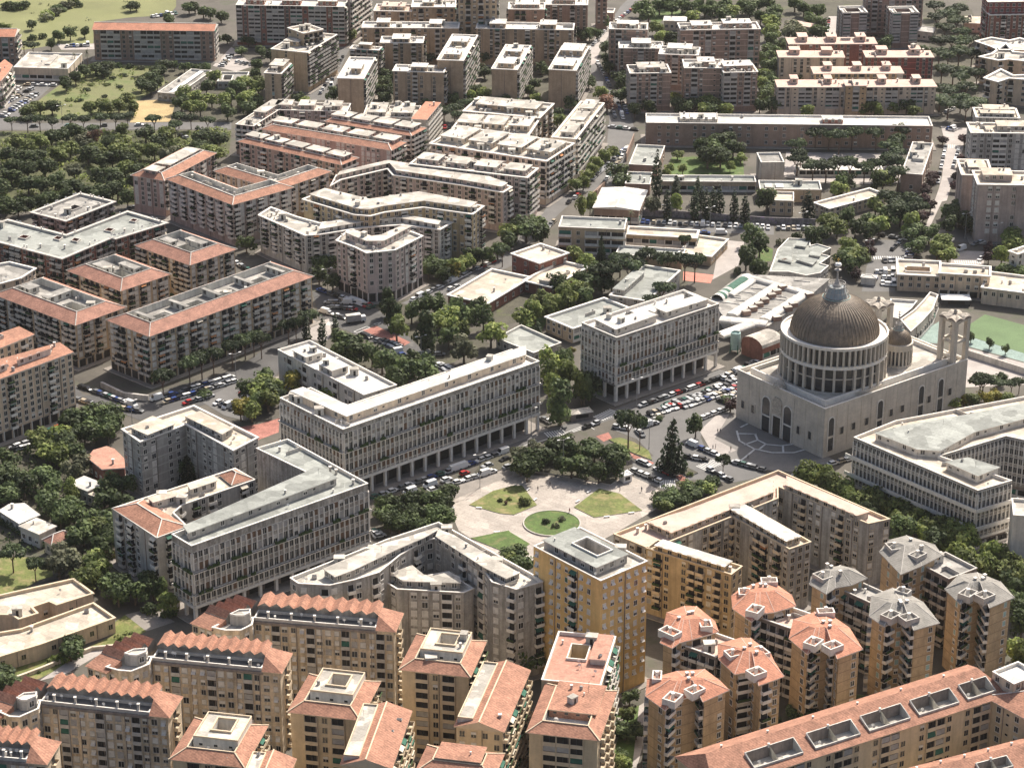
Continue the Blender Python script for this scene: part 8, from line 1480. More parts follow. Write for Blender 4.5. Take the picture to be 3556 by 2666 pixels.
car_row('crossing the avenue junction', (46.1, 1138.2), (60.7, 1132.5), 4, 'p', 0, True)
car_row('on the shaded stretch of the avenue', (44.9, 1252.6), (50.3, 1204.5), 9, 'p', 0.05, True)
car_row('on the sunny stretch of the avenue', (40.8, 1273.3), (52.6, 1320.3), 10, 'p', 0.1, True)
car_row('at the top of the avenue', (54.1, 1324), (68.1, 1359.9), 8, 'p', 0.1, True)
car_row('in the long car park by the graffiti wall', (48.4, 1001.6), (109.1, 993.7), 26, 'x', 0.05, True)
car_row('in the right part of the long car park', (109.2, 992.5), (130.4, 991.8), 10, 'x', 0.1, True)
car_row('on the lane through the schools', (89.8, 978.4), (89.7, 967.5), 2, 'p', 0, True)
car_row('outside the long low school wing', (80.6, 986.2), (91.2, 986.2), 3, 'p', 0.1, True)
car_row('in the first rank before the parish house', (148.7, 939.4), (156.8, 938.8), 5, 'x', 0, True)
car_row('in the second rank before the parish house', (147.3, 933.3), (155.9, 932.6), 5, 'x', 0.1, True)
car_row('in the third rank before the parish house', (149.2, 925.9), (155.3, 925.3), 4, 'x', 0, True)
car_row('behind the zebra crossing', (153.8, 952.2), (159.3, 952.6), 3, 'x', 0, True)
car_row('waiting at the right junction', (159, 964.6), (164.7, 976.2), 3, 'p', 0, True)
car_row('on the shaded cross road', (156.3, 984.3), (168.4, 977.7), 5, 'p', 0.1, True)
car_row('parked near the green island', (164.5, 954.7), (167.7, 966.1), 3, 'x', 0, True)
car_row('on the pale side road', (186.8, 964.6), (200.2, 976.2), 4, 'p', 0.1, True)
car_row('beside the pale side road', (192.2, 950.5), (197.6, 958.9), 3, 'p', 0.1, True)
car_row('on the left kerb of the straight right avenue', (192.6, 1052.5), (204.9, 1106.5), 13, 'p', 0.05, True)
car_row('on the right kerb of the straight right avenue', (203, 1074.6), (211, 1104.7), 8, 'p', 0.05, True)
car_row('at the mouth of the pine avenue', (210.7, 1135.3), (214.2, 1132.5), 3, 'x', 0, True)
car_row('under the avenue pines', (213.8, 1161.5), (218.9, 1167.5), 3, 'p', 0.1, True)
car_row('left of the slender towers', (172.2, 1304.3), (177.6, 1339.2), 7, 'p', 0, True)
car_row('against the slender towers', (179.2, 1306.7), (184.2, 1341.8), 7, 'p', 0, True)
car_row('in the first rank of the left lot', (-256.4, 1181.6), (-251.3, 1205.6), 7, 'x', 0.05, True)
car_row('in the second rank of the left lot', (-254.2, 1173.5), (-243.9, 1204.5), 11, 'x', 0.05, True)
car_row('in the third rank of the left lot', (-249.9, 1153.7), (-240.3, 1194), 13, 'x', 0.05, True)
car_row('along the pale roofed store', (-250.3, 1209.8), (-232.6, 1208.7), 4, 'p', 0.1, True)
car_row('behind the pale roofed store', (-240.5, 1282.7), (-227.8, 1285.1), 7, 'x', 0, True)
car_row('at the foot of the hill', (-202.7, 1344.3), (-189.1, 1352.1), 7, 'x', 0.05, True)
car_row('right of the red roofed hill block', (-152.5, 1243.6), (-149.4, 1266.4), 7, 'x', 0.1, True)
car_row('opposite the red roofed hill block', (-145.4, 1252.6), (-135.4, 1245.9), 4, 'x', 0.1, True)
car_row('on the left road', (-241.2, 1138.2), (-174, 1140.9), 4, 'p', 0.1, True)
car_row('by the woods', (-160.7, 1125.9), (-154.1, 1118.4), 2, 'p', 0, True)
car_row('on the left kerb of the sloping street', (-97.1, 1191.9), (-89.3, 1266.4), 11, 'p', 0.05, True)
car_row('climbing the sloping street', (-92.1, 1187.8), (-92.4, 1237), 4, 'p', 0.1, True)
car_row('at the top of the sloping street', (-86.4, 1292.2), (-81.2, 1349.5), 7, 'p', 0.1, True)
car_row('beside the rose courtyard block', (-168.3, 1017.1), (-162.2, 1021.8), 3, 'p', 0.1, True)
car_row('between the courtyard blocks', (-114.7, 950.5), (-103.1, 934), 6, 'p', 0.1, True)
car_row('behind the right white block', (104.7, 752), (116.4, 758.9), 4, 'p', 0, True)
car_row('in the shade beside the grove', (-44.4, 704.4), (-41.9, 699.4), 3, 'x', 0, True)
car_row('between the cream rows', (-35.9, 1136.3), (-29.1, 1136.3), 3, 'x', 0.1, True)
lamp(-10.7, 736.9, 12, 'tall double lamp at the sunny plaza kerb', 0.5)
lamp(17.3, 748.7, 12, 'tall double lamp before the plaza grove', 0.5)
lamp(47.3, 767.7, 11, 'tall double lamp beside the dark conifer', 0.5)
lamp(192.6, 980.6, 11, 'tall lamp at the right junction', 0.5)
lamp(204.2, 970.4, 10, 'lamp at the edge of the right junction', 0.5)
lamp(148.1, 953.3, 9, 'lamp left of the zebra crossing', 0.5)
lamp(124.6, 990.3, 8, 'lamp on the graffiti wall by the cypress', 0.5)
lamp(85.4, 997.1, 8, 'middle lamp over the long car park', 0.5)
lamp(66.5, 1000.9, 8, 'left lamp over the long car park', 0.5)
lamp(-101.6, 828.8, 10, 'lamp before the longest courtyard block', 0.5)
lamp(-74.1, 919.3, 9, 'lamp below the pink corner house', 0.5)
lamp(-218.7, 1143.9, 9, 'lamp on the left road', 0.5)
lamp(-134, 787.6, 9, 'lamp left of the grey L block', 0.5)
lamp(-34.1, 847.9, 9, 'lamp in the plane tree car park', 0.5)
lamp(44.8, 805.2, 10, 'lamp before the square white arcade', 0.5)
lamp(6.7, 778.6, 10, 'lamp at the end of the longest arcade', 0.5)
bench(5.3, 734.9, 1.1, 'white bench at the upper edge of the left plaza lawn')
bench(7.7, 727.3, 1, 'white bench beside the round shrub lawn')
bench(21.7, 726, 0.9, 'white bench at the left point of the right plaza lawn')
bench(25.6, 733.1, 0.9, 'white bench at the upper edge of the right plaza lawn')
bench(30.9, 714.6, 0.25, 'white bench below the right plaza lawn')
bench(39, 717.4, 0.25, 'white bench at the right point of the right plaza lawn')
bench(-10.8, 721.1, -0.2, 'white bench below the left plaza lawn')
bench(-4.9, 703.5, 0.2, 'white bench above the green corner lawn')
bench(-19.7, 720.7, 0.4, 'white bench beside the grove')
person(8.6, 734, 0, 'cloth_dark', 'cloth_navy', 'person in dark clothes walking on the left of the plaza')
person(35.9, 733.6, 1.3, 'cloth_dark', 'cloth_dark', 'person in black crossing the plaza above the right lawn')
person(43.1, 733.6, 2.6, 'cloth_navy', 'cloth_dark', 'person in navy on the right of the plaza')
person(72, 780.5, 3.9, 'cloth_dark', 'cloth_dark', 'left one of two people standing on the sunny forecourt')
person(72.9, 780.7, 5.2, 'cloth_navy', 'cloth_dark', 'right one of two people standing on the sunny forecourt')
person(69.3, 766.8, 6.5, 'cloth_pale', 'cloth_navy', 'person in a pale top on the forecourt edge')
person(70.3, 767.5, 7.8, 'cloth_dark', 'cloth_navy', 'person in dark clothes on the forecourt edge')
person(75.4, 765.8, 9.1, 'cloth_tan', 'cloth_dark', 'person in a tan top near the lower forecourt')
person(80.7, 759.1, 10.4, 'cloth_dark', 'cloth_dark', 'person in black standing on the lower forecourt steps')
person(12.7, 737.7, 11.7, 'cloth_dark', 'cloth_navy', 'person in the tree shade of the plaza')
person(18.8, 717.6, 13, 'cloth_red', 'cloth_dark', 'person in a red top beside the round flower bed')
kiosk(38.1, 742.2, 0.5, 'small white kiosk at the upper edge of the plaza', 3.2, 3, 2.7, 'dish_white', 'dish_white')
kiosk(24.2, 793.7, 0.35, 'brown market kiosk with grey roof at the plaza street corner', 8, 4, 2.6, 'dark_wall', 'pale_roof')
kiosk(144.6, 927.3, 1.3, 'white box stand in front of the parish house', 4, 6, 3, 'white_stone', 'white_roof')
truck(-61.1, 884.8, 0.35)
kiosk(175.9, 905, -0.05, 'white twin peaked tent before the blue garage doors', 11, 6, 2.6, 'dark_metal', 'dish_white')
wall('long graffiti covered wall above the long car park', [(48.3, 1010.1), (74.9, 1007), (109.8, 999.3), (131, 997.1)], 3, 'graffiti_wall', 0.4)
wall('low stone wall round the beige school lawn', [(-148.8, 604.4), (-136.3, 615), (-122.9, 627.4), (-116.2, 628.8)], 1.2, 'cream_stucco', 0.8)
wall('garden wall of the red brick school along the avenue', [(37.7, 1036.4), (41.9, 1049.4), (33.8, 1028.2)], 2.5, 'school_brick', 0.4)
wall('white wall behind the basilica yard', [(170.9, 851.4), (194.5, 828.8)], 2.5, 'white_stone', 0.4)
wall('brick wall beside the college gate on the avenue', [(58, 1115.6), (53, 1085)], 4, 'school_brick', 0.4)
wall('low wall and ramp canopy of the subway entrance', [(-150, 821.2), (-140.4, 811.5), (-131.1, 808.9)], 2.2, 'grey_stucco', 1)
grove('in the woods below the left road', {'lime': '-233 1101 5.2 9.1 -226 1092 5.2 9.1 -222 1102 6 9.6 -206 1091 5.7 9.7 -210 1083 5.5 9 -193 1090 5 9.4 -185 1089 6 8.7 -184 1102 6 8.4 -164 1111 5.3 9.8 -157 1093 6 9.2 -173 1089 5.4 8.5 -166 1086 5.4 9.6 -143 1112 6.3 9.3 -142 1087 5.2 9.8 -138 1084 5.5 8.7 -176 1061 5.5 8.6 -151 1077 5.3 8.7 -176 1081 5.5 9.4', 'oak': '-218 1109 5.3 8.9 -212 1115 5.5 8.4 -208 1118 6.1 9.8 -219 1076 5.6 8.9 -226 1077 5.9 8.6 -228 1064 5.5 8.9 -234 1082 5.2 9.4 -220 1059 5.2 9.7 -213 1063 5.7 9.6 -190 1100 5.8 8.8 -196 1081 5.5 9.3 -189 1073 5.7 8.8 -174 1114 5.4 9 -166 1103 5.6 8.1 -178 1075 5.1 8.6 -184 1075 5.1 9.6 -147 1107 6.2 9.9 -139 1103 5.6 9 -147 1095 6.2 8.1 -226 1051 6.2 8.6 -216 1039 6.2 9.8 -210 1036 5.3 9.8 -205 1044 5.2 9 -198 1036 5.4 8.7 -185 1050 5.1 9 -179 1046 6.2 9.3 -175 1031 5.5 9.5 -180 1031 5.3 8.6 -168 1042 6.2 9.8 -186 1026 6.2 9.7 -227 1038 6.1 8.1 -194 1037 6.1 8.9 -147 1083 5 9.1 -169 1060 5.1 8.4 -221 1013 5 8.3 -215 1008 5 8.9 -210 1012 4.5 8.8 -206 1014 4.2 9.3 -202 1021 4.7 8.3 -197 1025 5 9.3 -179 1025 4.3 8.4 -169 1020 4.1 8.9 -223 1007 4.8 8.2', 'olive': '-202 1103 5.2 8.8 -198 1055 5.1 9.4 -197 1094 5.2 8.6 -159 1080 5.8 9.5', 'rust': '-197 1105 4 9.8'}, mass=True)
grove('along the left road', {'pine': '-241 1132 3.9 7.2 -233 1130 4.4 8.7 -227 1130 4.2 8.6 -221 1129 4.3 7.5 -213 1134 4.5 7.7 -206 1130 4 8.4 -199 1137 4 7.4 -191 1133 4.4 8.4 -186 1138 3.9 7.8 -199 1118 3.9 7.6 -172 1130 4.6 8.6 -161 1136 4.6 8.3 -161 1122 3.9 8.4 -155 1135 4.1 7.8 -146 1128 4 8.6', 'lime': '-187 1124 4.4 7.4'})
grove('around the wild meadow', {'lime': '-237 1152 5.4 7.9 -232 1158 5.3 8.3 -194 1163 4.9 7.7 -191 1173 5 7.7 -199 1158 4.9 8.4 -203 1163 4.8 8.6 -186 1157 4.5 8.5 -207 1158 4.7 8.1', 'oak': '-226 1158 5.3 8.3 -226 1200 5.1 8.8 -223 1210 4.4 8.2 -220 1223 5.3 8.2 -216 1230 5.2 7.6 -211 1224 5.2 7.3 -210 1230 5 7.9 -185 1212 5.4 7.8 -181 1223 4.5 8 -182 1192 5.4 8.6 -188 1200 4.4 7.9 -180 1200 4.4 8.7 -181 1230 5.4 8', 'bush': '-206 1222 2.4 3.3 -201 1227 2.8 3.2 -194 1223 2.8 3 -207 1210 2.6 2.8 -215 1210 2.7 2.8 -222 1183 2.7 2.9 -217 1182 2.6 3.2 -216 1201 2.7 3.2 -205 1189 2.2 3.2 -200 1206 2.2 2.9', 'palm': '-228 1238 2.3 10.3 -222 1242 2.3 10.8'}, mass=True)
grove('behind the low grey school', {'lime': '-164 1179 5 9.7 -157 1172 5.1 9.3 -158 1157 5.8 8.6 -149 1171 4.6 8.5 -153 1156 4.6 9.1 -142 1167 4.9 9.5 -135 1200 5.7 9.7 -134 1169 4.6 9.7 -130 1177 5.5 8.8 -128 1193 5.7 9.1 -152 1211 5.1 8.4', 'oak': '-154 1192 4.7 9.6 -139 1192 5.7 9.5 -140 1175 4.9 9.7 -139 1150 4.6 9.2 -126 1166 5 9.2 -130 1158 5.4 8.1 -163 1163 4.9 9.6'}, mass=True)
grove('on the grassy hill', {'bush': '-287 1364 5.4 5 -282 1361 5.3 5.4 -278 1365 5.4 5.4 -261 1344 5.1 5.4 -258 1350 5.3 5.3 -257 1358 4.9 4.8 -254 1366 5.5 4.9 -251 1371 4.5 5.1 -261 1339 5.5 5.4 -247 1368 3 4.1 -279 1320 2.8 3.7 -282 1321 2.7 4.3 -261 1297 3 3.8 -256 1300 2.8 3.6 -206 1244 2.6 3.1 -200 1242 2.6 3 -194 1240 2.4 3 -187 1238 2.2 3.1', 'oak': '-216 1357 3.9 6.1 -213 1359 4.2 6.1 -265 1318 3.8 6.3 -246 1292 4.4 8 -240 1296 4 8.6 -233 1301 4 7.3 -247 1276 3.6 7.7 -179 1353 4.5 7.7 -173 1342 4.9 8.3 -169 1340 4.5 7.6 -182 1350 5.1 7.9 -190 1326 5 8.1 -162 1332 4.5 7.8 -142 1284 4.4 6.2 -159 1286 3.7 6.2 -154 1289 4.3 6.3 -144 1266 4.3 5.5 -176 1238 2.7 5.8 -170 1232 3.2 6.4 -164 1230 3.3 6.2 -159 1230 3.3 6.6', 'pine': '-260 1268 4 7.1 -255 1267 4.3 6.9'})
grove('among the tan towers', {'oak': '-63 1213 4.3 7.4 -62 1187 4.3 7.9 -63 1175 4.3 7.7 -48 1247 4.4 8.2 -44 1248 4.6 7.6 -40 1256 4.4 8.6 -30 1246 3.8 8.7 -18 1229 4.3 8.1 -14 1222 4.5 7.4 -14 1162 3.8 8.1 -10 1158 3.8 8.1 3 1162 4.6 7.8 8 1188 3.7 7.5 11 1200 4.2 7.6 15 1229 4.5 8.1 19 1222 3.8 7.7 -68 1229 4.1 8.4 -50 1159 4 7.4 -42 1161 3.9 7.6 -133 1263 4.6 7.2 -127 1251 4.2 8.6 -132 1232 3.9 8.7 -120 1229 4 8.1 -131 1215 3.7 8.5 -65 1199 4 8.3 -67 1185 3.8 8.7 -64 1203 3.7 8.3 -89 1179 4.7 8.5 -106 1173 3.9 7.8 -67 1216 4.5 8.1 -14 1248 4.2 8 -4 1167 4.1 8.5 -29 1172 4.3 8.3 -17 1186 4 8.6 -36 1153 4.5 7.5', 'lime': '-130 1196 3.8 7.6 -128 1205 4.1 7.5 -87 1291 4.5 8.7 -95 1269 4.5 7.6 -95 1247 3.8 7.2 -102 1170 4.1 7.3 -20 1179 3.8 7.6 -14 1183 4.6 8.6', 'pine': '-33 1145 4.8 8.7 -28 1149 4.9 8.6 -23 1159 4.5 7.9 -26 1138 4 8.3'})
grove('beside the car filled avenue', {'oak': '39 1203 4.4 7.4 51 1319 3.9 8.1 38 1293 4.4 7.6 50 1268 4.3 8.3 29 1165 3.8 8.4 22 1149 3.9 7.7 20 1140 4.5 7.3 50 1243 4.4 8 54 1247 4.5 8.4 50 1229 4.3 8.2 59 1243 4.2 8.1 71 1244 4 8.4 46 1296 3.8 7.2 42 1294 4.3 8.4 48 1056 5.6 9.8 49 1046 5.7 8.4', 'lime': '45 1183 4.2 8.7 12 1174 3.7 7.2 22 1137 4.3 7.6 39 1070 3.9 8.5 43 1079 3.8 8.4 34 1053 3.8 7.6 32 1044 3.9 7.9 36 1061 3.9 7.8 29 1040 4.3 7.3 47 1088 3.7 8', 'rust': '47 1165 5.7 9.5'})
grove('in front of the brown brick blocks', {'oak': '55 1211 4.8 8.4 56 1197 4.8 9.3 54 1177 5 8.8 60 1152 4.4 9.2 67 1155 4.2 9.8 81 1162 4.5 9.3 84 1156 4.9 9.2 90 1162 4.8 8.9 97 1153 5 8.8 61 1207 5.1 8.3 87 1283 4.8 8.9 88 1267 4.3 9.6 131 1244 4.1 9.5 126 1176 4.9 9.3 122 1161 4.4 8.7', 'lime': '81 1172 4.1 8.2 97 1166 5 9.3 104 1151 4.9 9.5 100 1159 5 9.6 94 1154 4.8 8.3 79 1284 4.5 9.5 79 1305 5.1 8.8 83 1288 4.4 8.6 128 1215 5.1 8.5 128 1197 4.7 9.3'})
grove('in the dark park at the top right', {'oak': '72 1344 6.1 10.9 76 1333 6.2 10 83 1349 5.8 10.9 90 1347 6 9.4 96 1353 5.7 10.1 100 1341 5.1 10.7 105 1352 5.1 10.8 108 1342 5.3 9.1 113 1350 6 10.2 116 1338 6.1 9.6 121 1351 5.7 10.9 130 1351 5.8 9.8 133 1341 5.2 9.8 139 1355 5.6 9.2 88 1364 4.9 10.1 118 1329 5.5 10.4 138 1329 5.2 9.4 145 1355 5 9.3 148 1341 5.6 9.5 164 1346 5.9 9.8 172 1338 5 10.9 165 1324 5.5 9.5 170 1313 5 9.7 160 1356 6 9.9 144 1323 5.6 9.7 165 1295 6 10.1 139 1278 5 10.2 136 1259 5 9.1 143 1268 5.7 9.4 139 1248 6.1 10.8 134 1224 5.9 11 138 1232 5.6 9.1 131 1207 5.7 9.5 128 1183 5.6 10 128 1162 5.5 9.9 132 1196 6.1 9.6 199 1270 5.5 10.4 217 1258 5.6 9.3 223 1354 6 10.9', 'lime': '122 1339 5.7 10.6 99 1329 5.2 9.5 143 1316 5.9 10.8 140 1294 5.6 10.7', 'cedar': '200 1305 6.6 14.2', 'olive': '150 1295 6 10.1 156 1291 5.1 10.9 153 1303 6 10.7'}, mass=True)
grove('lining the pine avenue', {'pine': '237 1341 6.8 9.5 241 1323 7.3 10.5 249 1336 6.7 9.8 234 1317 6.4 9.2 244 1312 7.3 9.3 235 1297 6.2 9.2 242 1285 5.9 9.8 228 1266 6.3 10.8 234 1268 6.2 9.9 238 1266 7.1 10.7 244 1269 6.7 9.8 224 1247 6.1 9.3 234 1245 6.6 10.6 227 1237 6.3 10.2 240 1241 6.4 10.4 220 1214 6 9.8 225 1209 7 10 231 1207 6.8 9.9 236 1203 6.1 10.7 228 1198 5.8 10.1 214 1179 6.8 9.6 217 1174 6.3 9.8 227 1184 6.3 9 211 1164 6.5 9.1 213 1151 6.3 10.6 221 1162 5.9 9.6 226 1157 7 9.2 221 1147 6.3 10.6', 'plum': '204 1110 3.4 5.4 190 1055 3.9 6.5 188 1046 3.1 5.7 185 1036 3.6 5.7 214 1109 3.6 5.8 208 1077 3.2 6.5 202 1056 3.3 5.5 199 1041 3.4 6.6'})
grove('in front of the maroon rows', {'oak': '147 1213 4.2 7.6 144 1218 4.4 8.3 146 1167 3.7 7.6 150 1165 4.6 7.5 156 1168 3.9 7.3 160 1170 3.9 7.4 165 1168 4.3 7.3 168 1164 4.7 8.2 194 1159 4.6 8.7', 'lime': '173 1157 4.5 8.5 178 1157 3.9 8.8 185 1163 4.3 8.8 188 1160 4.6 7.2 196 1151 4.6 7.8 144 1152 4.2 8.2 179 1151 2.8 8.6'})
grove('in the college garden', {'pine': '143 1105 5.7 10.6 149 1102 5.7 9.9 153 1096 5.6 12 160 1103 5.5 11.4 171 1101 5.2 11.5 183 1107 6 11.3 187 1114 6.2 10.9 179 1090 5.4 11.5 175 1080 6.1 11.8 177 1073 5.2 10 171 1062 6.2 11.8 131 1081 5.5 12.1 132 1069 5 11.2 130 1064 5.8 10.1 136 1054 5.8 10.6 142 1054 6.2 11 148 1058 5.3 11.1 153 1056 5.4 11.6 159 1052 5.2 10.7 165 1058 5.6 10.3 174 1059 5.1 10.1 173 1043 6 11.4', 'oak': '88 1089 5.4 11.8 94 1099 5.7 10.3 100 1103 6.6 10.1 103 1091 6.7 10.4 90 1075 6.5 11.7 96 1076 6 10.1 95 1088 6 10 146 1036 4 11.3 150 1041 4.3 10.6 163 1039 4.1 11.6', 'cedar': '105 1121 2.9 9.3', 'lime': '77 1088 3.3 5.5 78 1066 2.9 5.6 72 1065 3.1 6.3 100 1070 2.6 5.6 106 1082 3.3 5.5 70 1058 2.9 6.4 144 1029 5.3 10.1 166 1042 6.1 12'})
grove('in the cypress row by the long car park', {'cypress': '64 1030 2.7 23.9 79 1004 2.3 15.5 84 1001 2.2 15.6 90 1006 2.4 15.4 96 1002 2.2 14.8 100 995 2.5 15.2 67 1002 2.2 15.6 72 1023 2.1 12.6 83 1018 1.8 11.4 88 1015 2.2 11.4 73 1035 2 10.8 82 1028 1.9 12.3 128 1002 3.2 14.5', 'lime': '72 1012 4 10.8 34 1009 3.1 12.5 30 1002 3 13.1', 'olive': '61 1010 4.3 9.8', 'palm': '51 994 2.3 8.1', 'bush': '114 972 3.1 4.2 121 979 2.8 4.1 129 983 2.9 3.8 140 998 3 3.7', 'oak': '111 1012 4.1 12.3 144 994 4.3 11.2'})
grove('around the star roofed day centre', {'oak': '146 982 4.8 9.4 151 987 4.7 10.8 151 975 4.7 10 126 968 5.1 10.7 130 973 4.7 10 139 935 5.4 10 136 943 5 10.2 112 1017 5 10.4', 'lime': '140 950 5.5 12.7 142 940 6.3 11.5', 'plum': '150 966 2.6 5.6 140 930 3.1 6.2 149 955 3.1 6.1', 'rust': '113 942 2.5 5.5', 'bush': '116 934 2.7 4.3 108 934 3.3 3.9', 'gold': '134 950 1.7 4.5'})
grove('near the cream villa', {'pine': '164 1011 5.7 10.7 168 1003 5.5 10.6 173 1004 5.8 12 169 995 5.5 10.4 165 998 6.1 10.9 174 996 5.5 11.3', 'plum': '183 1024 3.1 5.5 178 1002 3.3 6.2 176 999 3.9 6.1 183 1014 3.4 5.8', 'oak': '167 995 6 11.7 162 993 5.5 11 144 992 4 11.4', 'lime': '170 985 5.4 12 156 981 5.7 10.9 158 1007 5.3 10.7 136 985 5.9 12 138 980 5.4 10.5'})
grove('at the right hand road junction', {'oak': '169 974 5.3 8.6 176 973 4.7 9.4 172 976 4.6 9.2 181 966 4.7 8.5 189 1002 5.3 8.8 192 1005 5.5 9 192 994 4.8 8.5 195 987 5.5 9.1 186 985 4.6 9 212 992 4.6 9.9 169 960 5.3 8.2 202 928 4.7 8.9 199 929 5 8.6 204 924 5.6 9.7', 'lime': '176 952 5.2 9.9 180 949 5.5 8.1 210 970 5.5 9.3 210 960 5.5 9.4 202 948 4.5 9.9 179 962 5.3 9.1', 'plum': '199 960 2.7 6.3 197 950 3.1 5.7'})
grove('on the left of the avenue school', {'oak': '6 975 7.6 11.9 2 980 5.1 10.3 12 972 4.9 11 11 986 4.8 9.5 -1 967 5.6 9.6', 'lime': '24 953 3.2 8.2 27 949 3.6 7.9 31 940 5.1 9.2 -2 973 5.5 10.2', 'cedar': '37 952 2.7 12.7'})
grove('between the low schools', {'pine': '44 934 5.5 10.8 55 938 5.2 10.9 50 928 5.5 11.3 40 919 5 13.1 37 918 5.8 12.5 47 921 5.4 12.7 63 930 5.8 12.2 70 929 5.4 12.2 74 928 5.2 12.1 72 959 2.7 9.6 59 900 5.4 10.8 55 890 4.4 9.3', 'oak': '34 925 5.2 10.5 32 915 5.3 10.8 28 917 5.2 10.3 36 916 5.2 9.9 18 913 4.5 10.5 29 897 4.5 10.4 96 942 5 12.4 99 928 4.6 11.6 103 957 5.1 11.3 101 969 4.8 10.8', 'lime': '24 909 4.8 10.9 20 904 4.8 10.4 12 894 5.1 10.6 9 882 4.8 12 15 885 5.1 10.7 5 877 4.9 10.4 22 892 4.5 12 27 902 5.4 10.7 17 891 5.6 10.9', 'bush': '92 937 1.7 5.1', 'cypress': '10 870 1.6 6.2'})
grove('by the square white block', {'tall': '13 824 5.1 15.4 17 787 6.3 18.4', 'lime': '17 813 4.3 14 21 820 4.6 12.9 15 806 4.2 13.6 25 805 4.1 15.1', 'oak': '26 805 4.4 14.1 20 831 4.1 12.9 26 805 5 10.4 28 808 5.5 11.3', 'gold': '23 853 1.6 2.8', 'palm': '18 843 2.3 7.4'})
grove('in the plane tree car park', {'tall': '-49 890 4.2 12.9 -47 878 4.5 13.7 -44 875 4.2 11.9 -33 851 6.1 18.7', 'lime': '-44 865 5.1 11.3 -28 875 4.7 9.9 -23 865 4.5 11.3 -19 862 4.3 10.8 -25 880 5.1 10.9 -8 859 5.9 11.9', 'olive': '-18 844 5.9 11.3', 'oak': '-39 883 4.6 10.9 -34 887 4.1 11.9 -30 890 5 10.4 -22 886 4.7 11.5 -18 877 5 10.4 -11 876 4.8 11.8 -14 888 4.2 9.9 -24 857 4.2 10.2 -64 852 5.1 11.2 -60 849 5.2 11.1 -58 842 5.5 10.4 -52 840 4.9 10.6 -44 832 5.2 10.8 -38 822 5 11.5 -36 831 5.4 11.6 -32 825 5.4 11.8 -42 817 5.9 11.7 -30 818 5.5 10.7 -61 842 5 10 -65 844 5 10.1 -48 833 5.8 11.8', 'cypress': '-72 861 1.9 12.6 -68 873 1.4 8.7 -78 861 1.8 13.2'})
grove('behind the pink corner house', {'oak': '-77 938 4 9.3 -75 940 4.5 8.7 -80 940 4 9.5 -33 938 4.2 9.8 -30 934 4.8 8.1 -26 936 4.9 8.4 -16 945 4.6 9 -12 946 4.8 9.8 -6 955 4 8.6 -34 932 4.2 8.6 -28 926 4.5 8.6 -78 926 4.7 8.8 -72 919 4.7 8.1', 'gold': '-24 931 3.4 9', 'lime': '-22 933 4.7 9.5 -18 939 4.1 9.1', 'pine': '-4 946 3.7 9.3'})
grove('along the longest courtyard block', {'pine': '-126 811 4.5 11.3 -118 824 4.3 11 -114 828 4.6 11.4 -110 831 4.2 11.5 -104 839 4.2 11.4 -100 847 4.5 10.4 -97 850 3.8 10.5 -78 872 4.5 10.3 -82 861 3.9 11.7 -94 848 3.9 10.5 -85 862 4.1 10', 'oak': '-111 962 4.4 8.7', 'bush': '-103 861 2.4 2.8 -97 864 2.5 2.9'})
grove('behind the red tarmac court', {'lime': '-90 807 5.1 9.3 -87 799 5.1 9.5 -92 793 4.2 8.3 -91 815 4.8 8.2 -86 813 4.5 8.1 -66 804 4.7 8.8', 'oak': '-96 810 4.4 8.4 -86 806 4.8 9.7 -91 799 4.6 9 -90 821 4.7 8.2', 'gold': '-80 816 4.4 9.3 -96 791 4.1 9.2', 'bush': '-111 812 3.2 4 -95 803 2.7 4.1'})
grove('in the gardens left of the grey L block', {'oak': '-151 781 5 9 -148 786 5.4 8.8 -145 784 4.9 8.7 -144 789 4.6 8.5 -139 778 5.1 9.5 -141 784 5.5 9.5 -148 771 5.3 9.6 -155 784 5.3 9.5 -145 773 5.2 9.7 -140 772 4.7 9.3 -155 778 4.9 9.4 -154 762 5.5 9.6 -148 755 4.7 8.8 -170 749 4.5 9.3 -169 740 5.4 8.8 -168 730 5 9.6 -164 726 4.7 8.5 -161 728 5.4 9.9 -167 721 4.8 8.1 -159 736 5.4 8.6 -154 734 5.1 9.4 -152 729 4.9 8.7 -132 730 5.1 9.7 -133 724 4.5 9.4 -129 729 4.9 8.7 -149 711 4.5 9 -144 712 5.4 9.5 -141 707 5 9.2 -145 705 4.6 9.9 -129 694 4.5 8.9 -127 689 5.3 8.9 -129 685 4.5 9.4 -136 694 5.3 9.8 -138 691 4.9 9 -133 718 4.7 8.7 -132 703 5.4 8.6 -128 701 4.6 9.1 -128 717 5.5 9.5 -152 718 5.3 9.1', 'lime': '-159 763 5.4 8.7 -157 755 4.7 8.7 -162 765 5.5 9.7 -156 768 5 9.5 -152 757 4.5 8.5 -154 751 4.6 9 -133 697 5.1 9 -130 676 5.3 8.9 -127 669 5.3 9.6 -146 728 2.8 9.1 -144 723 2.8 9.7', 'olive': '-139 679 5.3 8.6 -136 674 4.7 9.1 -140 672 5.5 9.4 -145 745 4.3 8.8 -147 740 4 8.6'})
grove('on the playground lawn', {'pine': '-155 676 4.5 9.3 -147 670 3.4 8.1'})
grove('around the foot of the stained house', {'oak': '-114 655 4.3 9.2 -118 659 4.4 9.8 -122 659 4.5 8.6 -119 654 4.1 9 -109 658 4.3 8.6 -111 661 4 9.4 -106 656 2.7 9.9', 'lime': '-103 649 4 8.8 -131 664 4.8 9.6 -128 664 4.8 9.1 -92 790 3.9 9', 'bush': '-103 648 2.8 3.7 -109 650 3.2 4', 'cedar': '-108 737 4.2 12.5 -108 744 3.3 11.7'})
